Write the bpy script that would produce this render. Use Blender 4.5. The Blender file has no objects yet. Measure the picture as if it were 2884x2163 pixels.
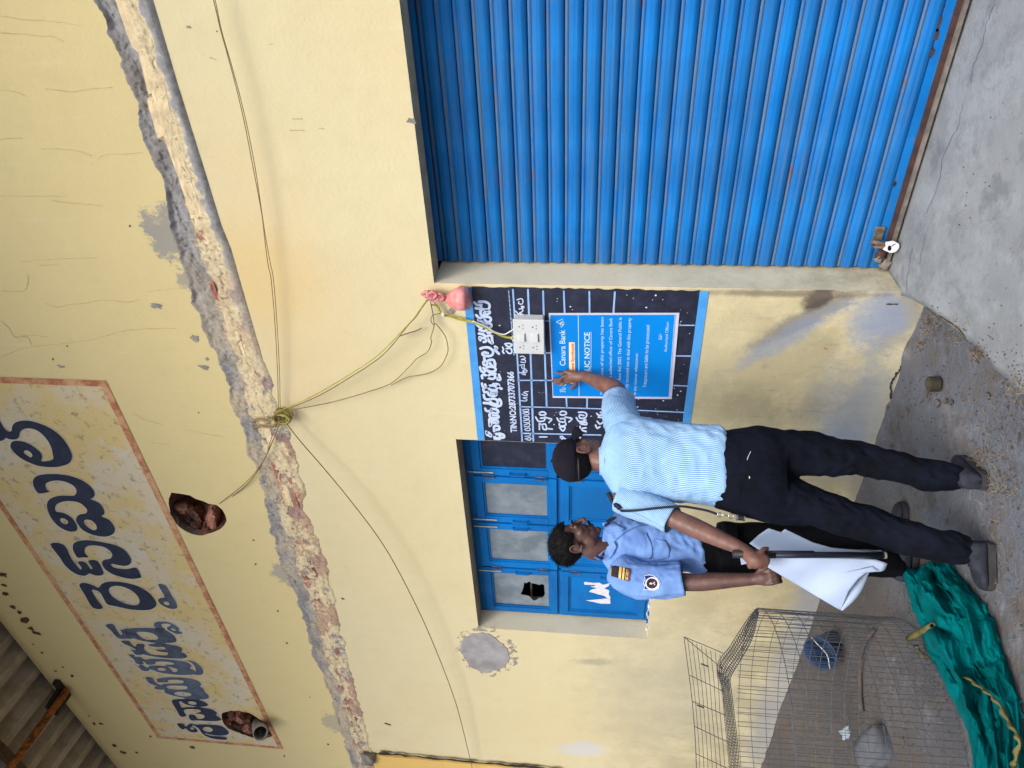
import bpy, bmesh, math, random
import numpy as np
from mathutils import Vector, Matrix, noise as mnoise
from mathutils.geometry import tessellate_polygon
from mathutils.bvhtree import BVHTree

scene = bpy.context.scene
COL = scene.collection
R = math.radians
random.seed(7)

# ------------------------------------------------------------------ camera
# photograph is a phone picture lying on its side: world "up" points to the left of the frame
CAM = np.array([0.0, -3.1, 1.503])
YAW, PITCH, ROLL = R(38.43), R(6.22), R(1.84)
FPX, CX, CY = 2094.8, 1442.0, 1081.5            # focal length and centre, in photograph pixels (2884 x 2163)
_f = np.array([-math.sin(YAW)*math.cos(PITCH), math.cos(YAW)*math.cos(PITCH), math.sin(PITCH)])
_r = np.array([math.cos(YAW), math.sin(YAW), 0.0])
_u = np.cross(_r, _f)
RGT = _r*math.cos(ROLL) + _u*math.sin(ROLL)
UPV = -_r*math.sin(ROLL) + _u*math.cos(ROLL)
FWD = _f
cam_d = bpy.data.cameras.new('camera')
cam_o = bpy.data.objects.new('camera', cam_d)
COL.objects.link(cam_o)
cx_, cy_, cz_ = -UPV, RGT, -FWD                 # camera x axis is real "down", its y axis is real "right"
cam_o.matrix_world = Matrix(((cx_[0], cy_[0], cz_[0], CAM[0]), (cx_[1], cy_[1], cz_[1], CAM[1]),
                             (cx_[2], cy_[2], cz_[2], CAM[2]), (0, 0, 0, 1)))
cam_d.sensor_fit = 'HORIZONTAL'
cam_d.sensor_width = 36.0
cam_d.lens = FPX/2884.0*36.0
cam_d.clip_start = 0.05
cam_d.clip_end = 500
scene.camera = cam_o

# ------------------------------------------------------------------ world, sun, exposure
SUN_EL, SUN_AZ = R(48), R(150)                  # azimuth of the sun direction, measured from +Y clockwise
world = bpy.data.worlds.new('World')
scene.world = world
world.use_nodes = True
wn = world.node_tree
wn.nodes.clear()
wo = wn.nodes.new('ShaderNodeOutputWorld')
wb = wn.nodes.new('ShaderNodeBackground')
ws = wn.nodes.new('ShaderNodeTexSky')
ws.sky_type = 'NISHITA'
ws.sun_disc = False
ws.sun_elevation = SUN_EL
ws.sun_rotation = SUN_AZ
ws.air_density = 1.0
ws.dust_density = 4.0
ws.ozone_density = 1.5
wb.inputs['Strength'].default_value = 0.15
wn.links.new(ws.outputs['Color'], wb.inputs['Color'])
wn.links.new(wb.outputs['Background'], wo.inputs['Surface'])
sun_d = bpy.data.lights.new('sun', 'SUN')
sun_d.energy = 1.5
sun_d.angle = R(35)
sun_d.color = (1.0, 0.975, 0.925)
sun_o = bpy.data.objects.new('sun', sun_d)
COL.objects.link(sun_o)
sd = Vector((math.sin(SUN_AZ)*math.cos(SUN_EL), math.cos(SUN_AZ)*math.cos(SUN_EL), math.sin(SUN_EL)))
sun_o.rotation_euler = sd.to_track_quat('Z', 'Y').to_euler()
sun_o.location = (0, -6, 9)
scene.view_settings.view_transform = 'Standard'
scene.view_settings.look = 'None'
scene.view_settings.gamma = 1.0
scene.view_settings.use_curve_mapping = False
scene.view_settings.exposure = 0.60
scene.render.engine = 'CYCLES'

# ------------------------------------------------------------------ pixel -> place
def ray(p):
    return FWD + RGT*(-(p[1]-CY)/FPX) + UPV*(-(p[0]-CX)/FPX)
def onY(p, y=0.0):
    d = ray(p); return Vector(CAM + d*((y-CAM[1])/d[1]))
def onZ(p, z=0.0):
    d = ray(p); return Vector(CAM + d*((z-CAM[2])/d[2]))
def onX(p, x):
    d = ray(p); return Vector(CAM + d*((x-CAM[0])/d[0]))
def onD(p, dist):
    d = ray(p); return Vector(CAM + d*(dist/math.hypot(d[0], d[1])))
def mpp(v):
    return float(np.dot(np.array(v)-CAM, FWD))/FPX
def Z(o, s):
    """zoom view at origin o, scale s -> photograph pixel"""
    return lambda x, y: (o[0]+x/s, o[1]+y/s)
def zmap(o, s, pts):
    return [(o[0]+q[0]/s, o[1]+q[1]/s) for q in pts]
VIEWC = Vector(tuple(CAM))

# ------------------------------------------------------------------ object helpers
def link(name, me, mat=None, parent=None, smooth=False):
    o = bpy.data.objects.new(name, me)
    COL.objects.link(o)
    if mat is not None and len(me.materials) == 0:
        me.materials.append(mat)
    if parent is not None:
        o.parent = parent
    if smooth:
        for p in me.polygons: p.use_smooth = True
    return o
def tag(o, label=None, cat=None, group=None, kind=None):
    if label: o['label'] = label
    if cat: o['category'] = cat
    if group: o['group'] = group
    if kind: o['kind'] = kind
    return o
def thing(name, label, cat, group=None):
    o = bpy.data.objects.new(name, None)
    COL.objects.link(o)
    o.empty_display_size = 0.1
    return tag(o, label, cat, group)
def pyd(name, vs, fs, mat=None, parent=None, smooth=False):
    me = bpy.data.meshes.new(name)
    me.from_pydata([tuple(v) for v in vs], [], [tuple(f) for f in fs])
    me.update()
    return link(name, me, mat, parent, smooth)
class MB:
    def __init__(s): s.v = []; s.f = []; s.uv = None
    def add(s, vs, fs):
        n = len(s.v); s.v += [tuple(v) for v in vs]; s.f += [tuple(i+n for i in f) for f in fs]; return s
    def box(s, x0, x1, y0, y1, z0, z1, M=None, bev=0.0):
        if bev > 0:
            bm = bmesh.new(); bmesh.ops.create_cube(bm, size=1)
            for v in bm.verts:
                v.co = Vector((x0+(v.co.x+.5)*(x1-x0), y0+(v.co.y+.5)*(y1-y0), z0+(v.co.z+.5)*(z1-z0)))
            bmesh.ops.bevel(bm, geom=list(bm.edges), offset=bev, segments=2, affect='EDGES', profile=.5)
            bm.verts.index_update()
            vs = [v.co.copy() for v in bm.verts]; fs = [[v.index for v in f.verts] for f in bm.faces]; bm.free()
        else:
            vs = [Vector(c) for c in ((x0,y0,z0),(x1,y0,z0),(x1,y1,z0),(x0,y1,z0),(x0,y0,z1),(x1,y0,z1),(x1,y1,z1),(x0,y1,z1))]
            fs = [(0,3,2,1),(4,5,6,7),(0,1,5,4),(1,2,6,5),(2,3,7,6),(3,0,4,7)]
        if M is not None: vs = [M @ v for v in vs]
        return s.add(vs, fs)
    def tube(s, pts, r, n=6, cap=True):
        pts = [Vector(p) for p in pts]; N = len(pts)
        rr = r if hasattr(r, '__len__') else [r]*N
        t0 = (pts[1]-pts[0]).normalized()
        a = t0.orthogonal().normalized(); rings = []
        for i, p in enumerate(pts):
            t = (pts[min(i+1, N-1)]-pts[max(i-1, 0)])
            t = t.normalized() if t.length > 1e-9 else t0
            a = (a - t*a.dot(t)); a = a.normalized() if a.length > 1e-6 else t.orthogonal().normalized()
            b = t.cross(a)
            rings.append([p + (a*math.cos(2*math.pi*k/n)+b*math.sin(2*math.pi*k/n))*rr[i] for k in range(n)])
        vs = [v for rg in rings for v in rg]
        fs = [(i*n+k, i*n+(k+1) % n, (i+1)*n+(k+1) % n, (i+1)*n+k) for i in range(N-1) for k in range(n)]
        if cap: fs += [tuple(range(n-1, -1, -1)), tuple((N-1)*n+k for k in range(n))]
        return s.add(vs, fs)
    def ell(s, c, r, ax=None, nu=16, nv=10):
        c = Vector(c)
        ax = ax or (Vector((1,0,0)), Vector((0,1,0)), Vector((0,0,1)))
        vs = [c - ax[2]*r[2]]
        for j in range(1, nv):
            ph = -math.pi/2 + math.pi*j/nv
            for i in range(nu):
                th = 2*math.pi*i/nu
                vs.append(c + ax[0]*r[0]*math.cos(ph)*math.cos(th) + ax[1]*r[1]*math.cos(ph)*math.sin(th) + ax[2]*r[2]*math.sin(ph))
        vs.append(c + ax[2]*r[2])
        fs = [(0, 1+(i+1) % nu, 1+i) for i in range(nu)]
        for j in range(nv-2):
            b = 1+j*nu
            fs += [(b+i, b+(i+1) % nu, b+nu+(i+1) % nu, b+nu+i) for i in range(nu)]
        b = 1+(nv-2)*nu; L = len(vs)-1
        fs += [(b+i, b+(i+1) % nu, L) for i in range(nu)]
        return s.add(vs, fs)
    def build(s, name, mat=None, parent=None, smooth=False):
        return pyd(name, s.v, s.f, mat, parent, smooth)
def catmull(pts, sub=4, closed=False):
    P = [np.array(p, float) for p in pts]; n = len(P); out = []
    rng = range(n if closed else n-1)
    for i in rng:
        p0 = P[(i-1) % n] if (closed or i > 0) else P[0]*2-P[1]
        p1 = P[i]; p2 = P[(i+1) % n]
        p3 = P[(i+2) % n] if (closed or i < n-2) else P[-1]*2-P[-2]
        for k in range(sub):
            t = k/sub
            out.append(.5*((2*p1)+(-p0+p2)*t+(2*p0-5*p1+4*p2-p3)*t*t+(-p0+3*p1-3*p2+p3)*t**3))
    if not closed: out.append(P[-1])
    return out
def ellipse(cx, cy, rx, ry, rot=0.0, n=14):
    return [(cx+rx*math.cos(a)*math.cos(rot)-ry*math.sin(a)*math.sin(rot), cy+rx*math.cos(a)*math.sin(rot)+ry*math.sin(a)*math.cos(rot))
            for a in [2*math.pi*i/n for i in range(n)]]
def poly_mesh(loops, place):
    """filled outline (first loop) with holes, flat pixel loops -> vertices placed by place(p)"""
    L = [[Vector((p[0], p[1], 0)) for p in lp] for lp in loops]
    tri = tessellate_polygon(L)
    flat = [p for lp in loops for p in lp]
    vs = [place(p) for p in flat]
    fs = []
    for t in tri:
        a, b, c = (Vector(vs[i]) for i in t)
        n = (b-a).cross(c-a)
        fs.append(tuple(t) if n.dot(VIEWC-a) > 0 else tuple(reversed(t)))
    return vs, fs
def stroke_px(pts, w):
    """ribbon with round ends along a pixel path; returns outline polygon"""
    P = [np.array(p[:2], float) for p in pts]
    W = [p[2] if len(p) > 2 else w for p in pts]
    L, Rr = [], []
    for i, p in enumerate(P):
        t = P[min(i+1, len(P)-1)]-P[max(i-1, 0)]
        l = np.hypot(*t); t = t/l if l > 1e-9 else np.array([1., 0.])
        nrm = np.array([-t[1], t[0]])
        L.append(p+nrm*W[i]/2); Rr.append(p-nrm*W[i]/2)
    return L, Rr
def stroke_mesh(mb, pts, w, place, sub=3):
    c = catmull(pts, sub) if len(pts) > 2 and sub > 1 else [np.array(p, float) for p in pts]
    c = [tuple(q) for q in c]
    L, Rr = stroke_px(c, w)
    n = len(c)
    vs = [place(p) for p in L]+[place(p) for p in Rr]
    fs = []
    for i in range(n-1):
        q = (i, i+1, n+i+1, n+i)
        a, b, d = (Vector(vs[k]) for k in q[:3])
        fs.append(q if (b-a).cross(d-a).dot(VIEWC-a) > 0 else tuple(reversed(q)))
    mb.add(vs, fs)
    for e, s in ((0, 1), (n-1, -1)):
        ww = (c[e][2] if len(c[e]) > 2 else w)/2
        d = np.array(c[e][:2])-np.array(c[e+s][:2]); l = np.hypot(*d)
        if l < 1e-9: continue
        d /= l; nn = np.array([-d[1], d[0]])
        arc = [np.array(c[e][:2])+(nn*math.cos(a)+d*math.sin(a))*ww for a in [math.pi*k/6 for k in range(7)]]
        v2 = [place(p) for p in arc]
        a, b, g = Vector(v2[0]), Vector(v2[3]), Vector(v2[6])
        f = tuple(range(7))
        mb.add(v2, [f if (b-a).cross(g-a).dot(VIEWC-a) > 0 else tuple(reversed(f))])

# ------------------------------------------------------------------ materials
class NT:
    def __init__(s, name):
        s.m = bpy.data.materials.new(name); s.m.use_nodes = True
        s.t = s.m.node_tree; s.b = s.t.nodes['Principled BSDF']; s.out = s.t.nodes['Material Output']
        s.co = None
    def n(s, typ, **kw):
        nd = s.t.nodes.new(typ)
        for k, v in kw.items():
            if k.startswith('i_'):
                key = k[2:]
                key = int(key) if key.isdigit() else key.replace('_', ' ')
                s.put(nd.inputs[key], v)
            else: setattr(nd, k, v)
        return nd
    def put(s, sock, v):
        if hasattr(v, 'is_output'): s.t.links.new(v, sock)
        else: sock.default_value = v
    def coord(s, which='Object'):
        if s.co is None: s.co = s.n('ShaderNodeTexCoord')
        return s.co.outputs[which]
    def noise(s, scale, detail=4, rough=.55, vec=None, dist=0.0):
        nd = s.n('ShaderNodeTexNoise', i_Scale=scale, i_Detail=detail, i_Roughness=rough, i_Distortion=dist)
        s.t.links.new(vec if vec is not None else s.coord(), nd.inputs['Vector'])
        return nd.outputs['Fac']
    def vor(s, scale, vec=None, feature='F1'):
        nd = s.n('ShaderNodeTexVoronoi', i_Scale=scale); nd.feature = feature
        s.t.links.new(vec if vec is not None else s.coord(), nd.inputs['Vector'])
        return nd.outputs['Distance']
    def map(s, vec=None, scale=(1,1,1), loc=(0,0,0), rot=(0,0,0)):
        nd = s.n('ShaderNodeMapping', i_Scale=scale, i_Location=loc, i_Rotation=rot)
        s.t.links.new(vec if vec is not None else s.coord(), nd.inputs['Vector'])
        return nd.outputs['Vector']
    def ramp(s, fac, a, b, lo=0.0, hi=1.0):
        nd = s.n('ShaderNodeMapRange', i_0=fac, i_1=a, i_2=b, i_3=lo, i_4=hi); nd.interpolation_type = 'SMOOTHSTEP'
        return nd.outputs[0]
    def math(s, op, a, b=0.0):
        nd = s.n('ShaderNodeMath', operation=op); s.put(nd.inputs[0], a); s.put(nd.inputs[1], b); return nd.outputs[0]
    def mix(s, fac, a, b, blend='MIX'):
        nd = s.n('ShaderNodeMix', data_type='RGBA', blend_type=blend)
        s.put(nd.inputs[0], fac); s.put(nd.inputs[6], c4(a)); s.put(nd.inputs[7], c4(b)); return nd.outputs[2]
    def sep(s, vec=None):
        nd = s.n('ShaderNodeSeparateXYZ'); s.t.links.new(vec if vec is not None else s.coord(), nd.inputs[0]); return nd.outputs
    def fin(s, color=None, rough=.8, bump=None, bstr=.3, bdist=.01, metal=0.0, spec=None):
        if color is not None: s.put(s.b.inputs['Base Color'], c4(color))
        s.put(s.b.inputs['Roughness'], rough); s.put(s.b.inputs['Metallic'], metal)
        if spec is not None: s.b.inputs['Specular IOR Level'].default_value = spec
        if bump is not None:
            bn = s.n('ShaderNodeBump', i_Strength=bstr, i_Distance=bdist); s.t.links.new(bump, bn.inputs['Height'])
            s.t.links.new(bn.outputs[0], s.b.inputs['Normal'])
        return s.m
def c4(c):
    return (c[0], c[1], c[2], 1.0) if isinstance(c, (tuple, list)) and len(c) == 3 else c
def srgb(r, g, b):
    f = lambda v: (v/12.92 if v <= .04045 else ((v+.055)/1.055)**2.4)
    return (f(r/255), f(g/255), f(b/255))
def simple(name, col, rough=.7, var=.25, scale=20, bump=0.0, metal=0.0, spec=None, bscale=None):
    t = NT(name)
    f = t.ramp(t.noise(scale, 5), .3, .7)
    d = tuple(c*(1-var) for c in col); l = tuple(min(1, c*(1+var*.6)) for c in col)
    return t.fin(t.mix(f, d, l), rough, t.noise(bscale or scale*4, 4) if bump else None, bump, .004, metal, (.25 if (rough >= .85 and spec is None) else spec))

def plaster(name, stains, base_mid, base_up, zsplit=3.4, dirt=True):
    t = NT(name)
    sx = t.sep()
    big = t.noise(.9, 4, .6); mid = t.noise(5, 6, .65); fine = t.noise(60, 5, .6)
    streak = t.noise(1.0, 5, .6, vec=t.map(scale=(18, 1, 1.6)))
    z = t.math('ADD', sx[2], t.math('MULTIPLY', t.math('SUBTRACT', big, .5), .15))
    col = t.mix(t.ramp(z, zsplit-.05, zsplit+.05), base_mid, base_up)
    col = t.mix(t.ramp(big, .38, .68, 0, .30), col, tuple(c*f for c, f in zip(base_mid, (.97, .88, .76))))
    col = t.mix(t.ramp(mid, .50, .75, 0, .28), col, tuple(c*f for c, f in zip(base_mid, (.84, .80, .74))))
    col = t.mix(t.ramp(streak, .56, .74, 0, .30), col, tuple(c*f for c, f in zip(base_mid, (1.06, 1.08, 1.14))))
    if dirt:  # soil dirt; the greying low down also paints in light falling off
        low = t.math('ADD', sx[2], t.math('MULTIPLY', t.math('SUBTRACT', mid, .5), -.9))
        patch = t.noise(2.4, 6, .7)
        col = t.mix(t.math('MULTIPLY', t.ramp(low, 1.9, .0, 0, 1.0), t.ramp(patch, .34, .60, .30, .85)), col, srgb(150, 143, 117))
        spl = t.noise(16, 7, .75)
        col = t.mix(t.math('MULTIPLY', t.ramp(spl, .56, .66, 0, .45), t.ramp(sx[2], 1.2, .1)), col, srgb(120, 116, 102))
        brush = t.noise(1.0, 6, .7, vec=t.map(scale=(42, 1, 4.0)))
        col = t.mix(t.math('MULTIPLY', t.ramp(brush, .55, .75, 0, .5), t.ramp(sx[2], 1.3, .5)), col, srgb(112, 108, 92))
    warp = t.noise(7, 6, .7); warp2 = t.noise(24, 7, .75, vec=t.map(scale=(1.6, 1, .8)))
    for (X, ZZ, rx, rz, rot, colr, amt, soft, wob) in stains:
        m = t.map(loc=(-X, 0, -ZZ))
        m2 = t.n('ShaderNodeMapping', i_Rotation=(0, rot, 0), i_Scale=(1/rx, 0, 1/rz)); t.t.links.new(m, m2.inputs[0])
        m2.vector_type = 'POINT'
        # rotate first, scale second
        m2.inputs['Scale'].default_value = (1, 0, 1)
        m3 = t.n('ShaderNodeMapping', i_Scale=(1/rx, 0, 1/rz)); t.t.links.new(m2.outputs[0], m3.inputs[0])
        ln = t.n('ShaderNodeVectorMath', operation='LENGTH'); t.t.links.new(m3.outputs[0], ln.inputs[0])
        dd = t.math('ADD', ln.outputs['Value'], t.math('MULTIPLY', t.math('SUBTRACT', warp, .5), wob))
        dd = t.math('ADD', dd, t.math('MULTIPLY', t.math('SUBTRACT', warp2, .5), wob*.9))
        col = t.mix(t.ramp(dd, 1.0+soft, 1.0-soft, 0, amt), col, colr)
    blot = t.noise(11, 7, .72)
    col = t.mix(t.ramp(blot, .60, .72, 0, .22), col, tuple(c*f for c, f in zip(base_mid, (.72, .66, .55))))
    spk = t.vor(34)
    col = t.mix(t.ramp(spk, .05, .03, 0, .25), col, srgb(120, 110, 90))
    h = t.math('ADD', t.math('MULTIPLY', mid, .6), t.math('ADD', t.math('MULTIPLY', fine, .25), t.math('MULTIPLY', streak, .3)))
    h = t.math('ADD', h, t.math('MULTIPLY', t.noise(2.2, 3, .5), 2.2))
    return t.fin(col, t.ramp(mid, .3, .7, .78, .95), h, .38, .014, spec=.2)

# ================================================================== THE BUILDING
XJ = -1.845                       # left jamb of the shutter opening
ZL = 2.292                        # lintel height
XW0, XW1, ZW0, ZW1 = -4.735, -2.878, 1.063, 2.277   # window opening
XL = -6.845                       # left end of the wall (joint with the next wall)
ZTOP = 6.258
SHY = 0.205                       # plane of the rolling shutter
cream = srgb(217, 206, 166)
creamup = srgb(217, 201, 148)
def wxz(D): p = onY((D[0]*1.30380, D[1]*1.30380)); return p.x, p.z
stn = []
def stain(D, rx, rz, rot, col, amt, soft, wob):
    x, z = wxz(D); stn.append((x, z, rx, rz, rot, col, amt, soft, wob))
stain((1735, 690), .27, .050, R(-52), srgb(110, 112, 116), .70, .45, 1.5)
stain((1770, 643), .085, .05, R(-40), srgb(70, 58, 58), .85, .40, 1.3)
stain((1700, 730), .26, .05, R(-50), srgb(128, 142, 168), .6, .6, 1.9)
stain((1905, 690), .15, .14, 0, srgb(132, 146, 172), .8, .55, 1.7)
stain((1730, 634), .018, .34, 0, srgb(104, 96, 88), .65, .7, 1.5)
stain((1600, 634), .014, .25, 0, srgb(130, 120, 104), .5, .8, 1.8)
stain((1850, 900), .32, .20, R(10), srgb(144, 154, 168), .65, .8, 2.0)
stain((1800, 960), .18, .10, 0, srgb(118, 140, 172), .5, .8, 2.0)
stain((1880, 1050), .26, .10, 0, srgb(140, 134, 122), .65, .6, 1.8)
stain((1880, 800), .20, .05, 0, srgb(136, 142, 148), .4, .7, 1.9)
stain((1255, 1618), .12, .20, R(15), srgb(200, 203, 207), .7, .4, 1.8)
stain((1290, 1430), .04, .14, R(5), srgb(150, 147, 130), .55, .6, 1.8)
stain((1600, 1270), .5, .35, 0, srgb(170, 156, 120), .35, .7, 1.6)
stain((1450, 1500), .8, .5, 0, srgb(172, 168, 150), .45, .7, 1.4)
stain((378, 500), .13, .17, R(20), srgb(150, 148, 143), .9, .16, 2.2)
stain((425, 600), .06, .10, R(20), srgb(152, 149, 142), .8, .16, 2.2)
stain((505, 765), .05, .06, R(20), srgb(150, 148, 142), .8, .16, 2.4)
stain((560, 905), .07, .08, 0, srgb(152, 150, 144), .8, .16, 2.4)
stain((596, 1030), .10, .09, 0, srgb(152, 150, 144), .8, .16, 2.4)
stain((622, 1240), .12, .11, 0, srgb(152, 150, 144), .75, .16, 2.4)
stain((725, 1560), .16, .12, 0, srgb(152, 148, 140), .6, .18, 2.4)
stain((560, 600), .25, .25, 0, srgb(222, 190, 120), .5, .7, 1.0)
stain((600, 640), .9, .3, 0, srgb(226, 198, 146), .30, .7, 1.0)
stain((1290, 700), .10, .10, 0, srgb(168, 158, 145), .35, .5, 1.4)
stain((1690, 1490), 1.5, .13, 0, srgb(146, 148, 150), .75, .6, 1.6)
stain((1770, 1290), .5, .12, 0, srgb(142, 144, 148), .6, .6, 1.8)
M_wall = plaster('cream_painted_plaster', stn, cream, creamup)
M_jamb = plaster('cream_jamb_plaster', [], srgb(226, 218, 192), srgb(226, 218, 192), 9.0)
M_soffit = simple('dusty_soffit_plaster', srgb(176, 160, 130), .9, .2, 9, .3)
M_next = plaster('yellow_painted_plaster', [], srgb(224, 190, 112), srgb(224, 190, 112), 9.0, False)

def rag(n, amp, seed):
    rr = random.Random(seed); return [rr.uniform(-amp, amp) for _ in range(n)]
hole1_px = zmap((0, 1413), 2.212, [(1052,-20),(1068,-57),(1140,-47),(1180,-40),(1220,-17),(1270,-2),(1300,13),(1350,20),(1385,50),(1405,85),(1412,120),(1395,150),(1370,172),(1330,190),(1295,200),(1260,211),(1225,208),(1190,200),(1150,180),(1120,160),(1095,135),(1080,105),(1062,75),(1056,40),(1050,10)])
hole2_px = zmap((380, 1880), 5.53, [(1350,720),(1372,700),(1400,690),(1450,680),(1500,668),(1560,676),(1620,666),(1670,684),(1720,690),(1775,700),(1830,728),(1900,770),(1950,806),(2000,830),(2040,860),(2080,900),(2105,940),(2130,980),(2148,1030),(2140,1066),(2100,1080),(2060,1092),(1990,1132),(1940,1140),(1900,1132),(1850,1090),(1810,1080),(1780,1072),(1730,1050),(1680,1040),(1620,1010),(1560,990),(1500,965),(1460,950),(1420,910),(1390,880),(1370,840),(1356,790)])
H1 = [onY(p) for p in hole1_px]; H2 = [onY(p) for p in hole2_px]
top_px = zmap((0, 0), 2.212, [(560,-90),(595,0),(640,140),(700,270),(770,440),(830,600),(880,750),(910,870),(960,1040),(1010,1180),(1060,1310),(1068,1400),(1095,1500),(1120,1620)]) \
    + zmap((0, 700), 2.212, [(1150,150),(1215,370),(1260,500),(1330,620),(1390,780),(1430,920),(1490,1050),(1540,1250),(1610,1400),(1650,1560)]) \
    + zmap((0, 1413), 2.212, [(1672,120),(1740,380),(1800,500),(1850,620),(1900,750),(1950,950),(2030,1130),(2080,1300),(2130,1450),(2200,1680)])
bot_px = zmap((0, 0), 2.212, [(915,-90),(955,0),(1110,530),(1260,1010),(1380,1400)]) + zmap((0, 700), 2.212, [(1440,0),(1540,350),(1640,690),(1690,800),(1720,980),(1790,1130),(1850,1330),(1900,1500)]) \
    + zmap((0, 1413), 2.212, [(1900,60),(1960,180),(2050,450),(2090,650),(2140,850)]) + zmap((950, 1413), 2.212, [(60,980),(150,1300),(215,1560),(240,1700)])
def interp_y(px, ys):
    px = sorted(px, key=lambda p: p[1]); yy = [p[1] for p in px]; xx = [p[0] for p in px]
    return np.interp(ys, yy, xx)
NL, NC = 900, 40
ys = np.linspace(-40, 2170, NL)
tx = interp_y(top_px, ys); bx_ = interp_y(bot_px, ys)
cols_w = [(onY((tx[i], ys[i])), onY((bx_[i], ys[i])), float(ys[i])) for i in range(NL)]
cols_w = [c for c in cols_w if c[0].x > XL+.03 and c[1].x > XL+.03]
w0, b0w, _ = cols_w[0]
XE = np.linspace(2.59, max(w0.x, b0w.x)+.02, 60)
cols_w = [(Vector((x, 0, w0.z)), Vector((x, 0, b0w.z)), -60.0) for x in XE]+cols_w
wl, bl_, yl = cols_w[-1]
cols_w += [(Vector((x, 0, wl.z)), Vector((x, 0, bl_.z)), yl) for x in np.linspace(XL+.005, -10.4, 60)]
NL = len(cols_w)
def jag(p, q, up):
    k_ = .030*mnoise.fractal(Vector((p.x*5, 40+up, 0)), .7, 2.2, 6)
    return Vector((p.x, 0, p.z+k_*(1.0 if up else min(1, max(0, (q-900)/300)))))
top_w = [jag(c[0], c[2], 1) for c in cols_w]; bot_w = [jag(c[1], c[2], 0) for c in cols_w]; ys = np.array([c[2] for c in cols_w])
bld = thing('building', 'cream plastered mill wall with rolling shutter, window, broken ledge and rusty roof above', 'building')
outer = [(XL, -.06), (XJ, -.06), (XJ, ZL), (.95, ZL), (.95, -.06), (2.6, -.06)]+[(p.x, p.z) for p in bot_w if p.x > XL]+[(XL, bot_w[-1].z)]
upper = [(2.6, ZTOP), (-10.5, ZTOP), (-10.5, top_w[-1].z)]+[(p.x, p.z) for p in reversed(top_w)]
winl = [(XW0, ZW0), (XW1, ZW0), (XW1, ZW1), (XW0, ZW1)]
mb = MB()
vs, fs = poly_mesh([outer, winl], lambda p: Vector((p[0], 0, p[1])))
mb.add(vs, fs)
vs, fs = poly_mesh([upper, [(h.x, h.z) for h in H1], [(h.x, h.z) for h in H2]], lambda p: Vector((p[0], 0, p[1])))
mb.add(vs, fs)
mb.box(XL, XL+.02, .001, .3, -.06, 3.2)
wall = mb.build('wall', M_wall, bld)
# window reveals
mb = MB()
mb.add([(XW0,0,ZW0),(XW0,.30,ZW0),(XW0,.30,ZW1),(XW0,0,ZW1)], [(0,1,2,3)])
mb.add([(XW1,0,ZW0),(XW1,0,ZW1),(XW1,.30,ZW1),(XW1,.30,ZW0)], [(0,1,2,3)])
mb.add([(XW0,0,ZW0),(XW1,0,ZW0),(XW1,.30,ZW0),(XW0,.30,ZW0)], [(0,1,2,3)])
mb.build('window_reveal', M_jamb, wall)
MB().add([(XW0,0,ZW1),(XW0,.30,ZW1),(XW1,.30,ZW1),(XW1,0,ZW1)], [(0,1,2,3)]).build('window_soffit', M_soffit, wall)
# shutter jamb + lintel soffit
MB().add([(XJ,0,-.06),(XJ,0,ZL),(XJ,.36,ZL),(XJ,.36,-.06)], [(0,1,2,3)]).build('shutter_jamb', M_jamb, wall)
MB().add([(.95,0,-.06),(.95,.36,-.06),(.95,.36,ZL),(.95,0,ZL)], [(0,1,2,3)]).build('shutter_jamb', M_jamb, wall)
mb = MB(); mb.box(XJ, .95, .0, .12, ZL, ZL+.05); mb.box(XJ, .95, .121, .36, ZL+.05, ZL+.10)
# soffit steps up behind the lintel
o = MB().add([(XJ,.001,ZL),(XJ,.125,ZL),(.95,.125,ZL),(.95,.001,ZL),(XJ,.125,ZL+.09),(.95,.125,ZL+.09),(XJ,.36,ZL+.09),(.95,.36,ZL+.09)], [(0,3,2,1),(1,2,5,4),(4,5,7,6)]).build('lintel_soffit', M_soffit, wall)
# dark room behind
M_dark = simple('dark_interior', (.02, .019, .018), .95, .2, 3)
mb = MB(); mb.box(XL+.03, 2.55, .40, 3.0, -.05, 3.4)
rm = mb.build('interior', M_dark, bld); rm.data.flip_normals()
rr = bmesh.new(); rr.from_mesh(rm.data)
for f in list(rr.faces):
    if abs(f.calc_center_median().y-.40) < 1e-4: rr.faces.remove(f)
rr.to_mesh(rm.data); rr.free()
MB().box(-10.5, 2.6, .35, .399, ZW1+.2, 6.6).build('wall_core', M_jamb, bld)
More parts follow.
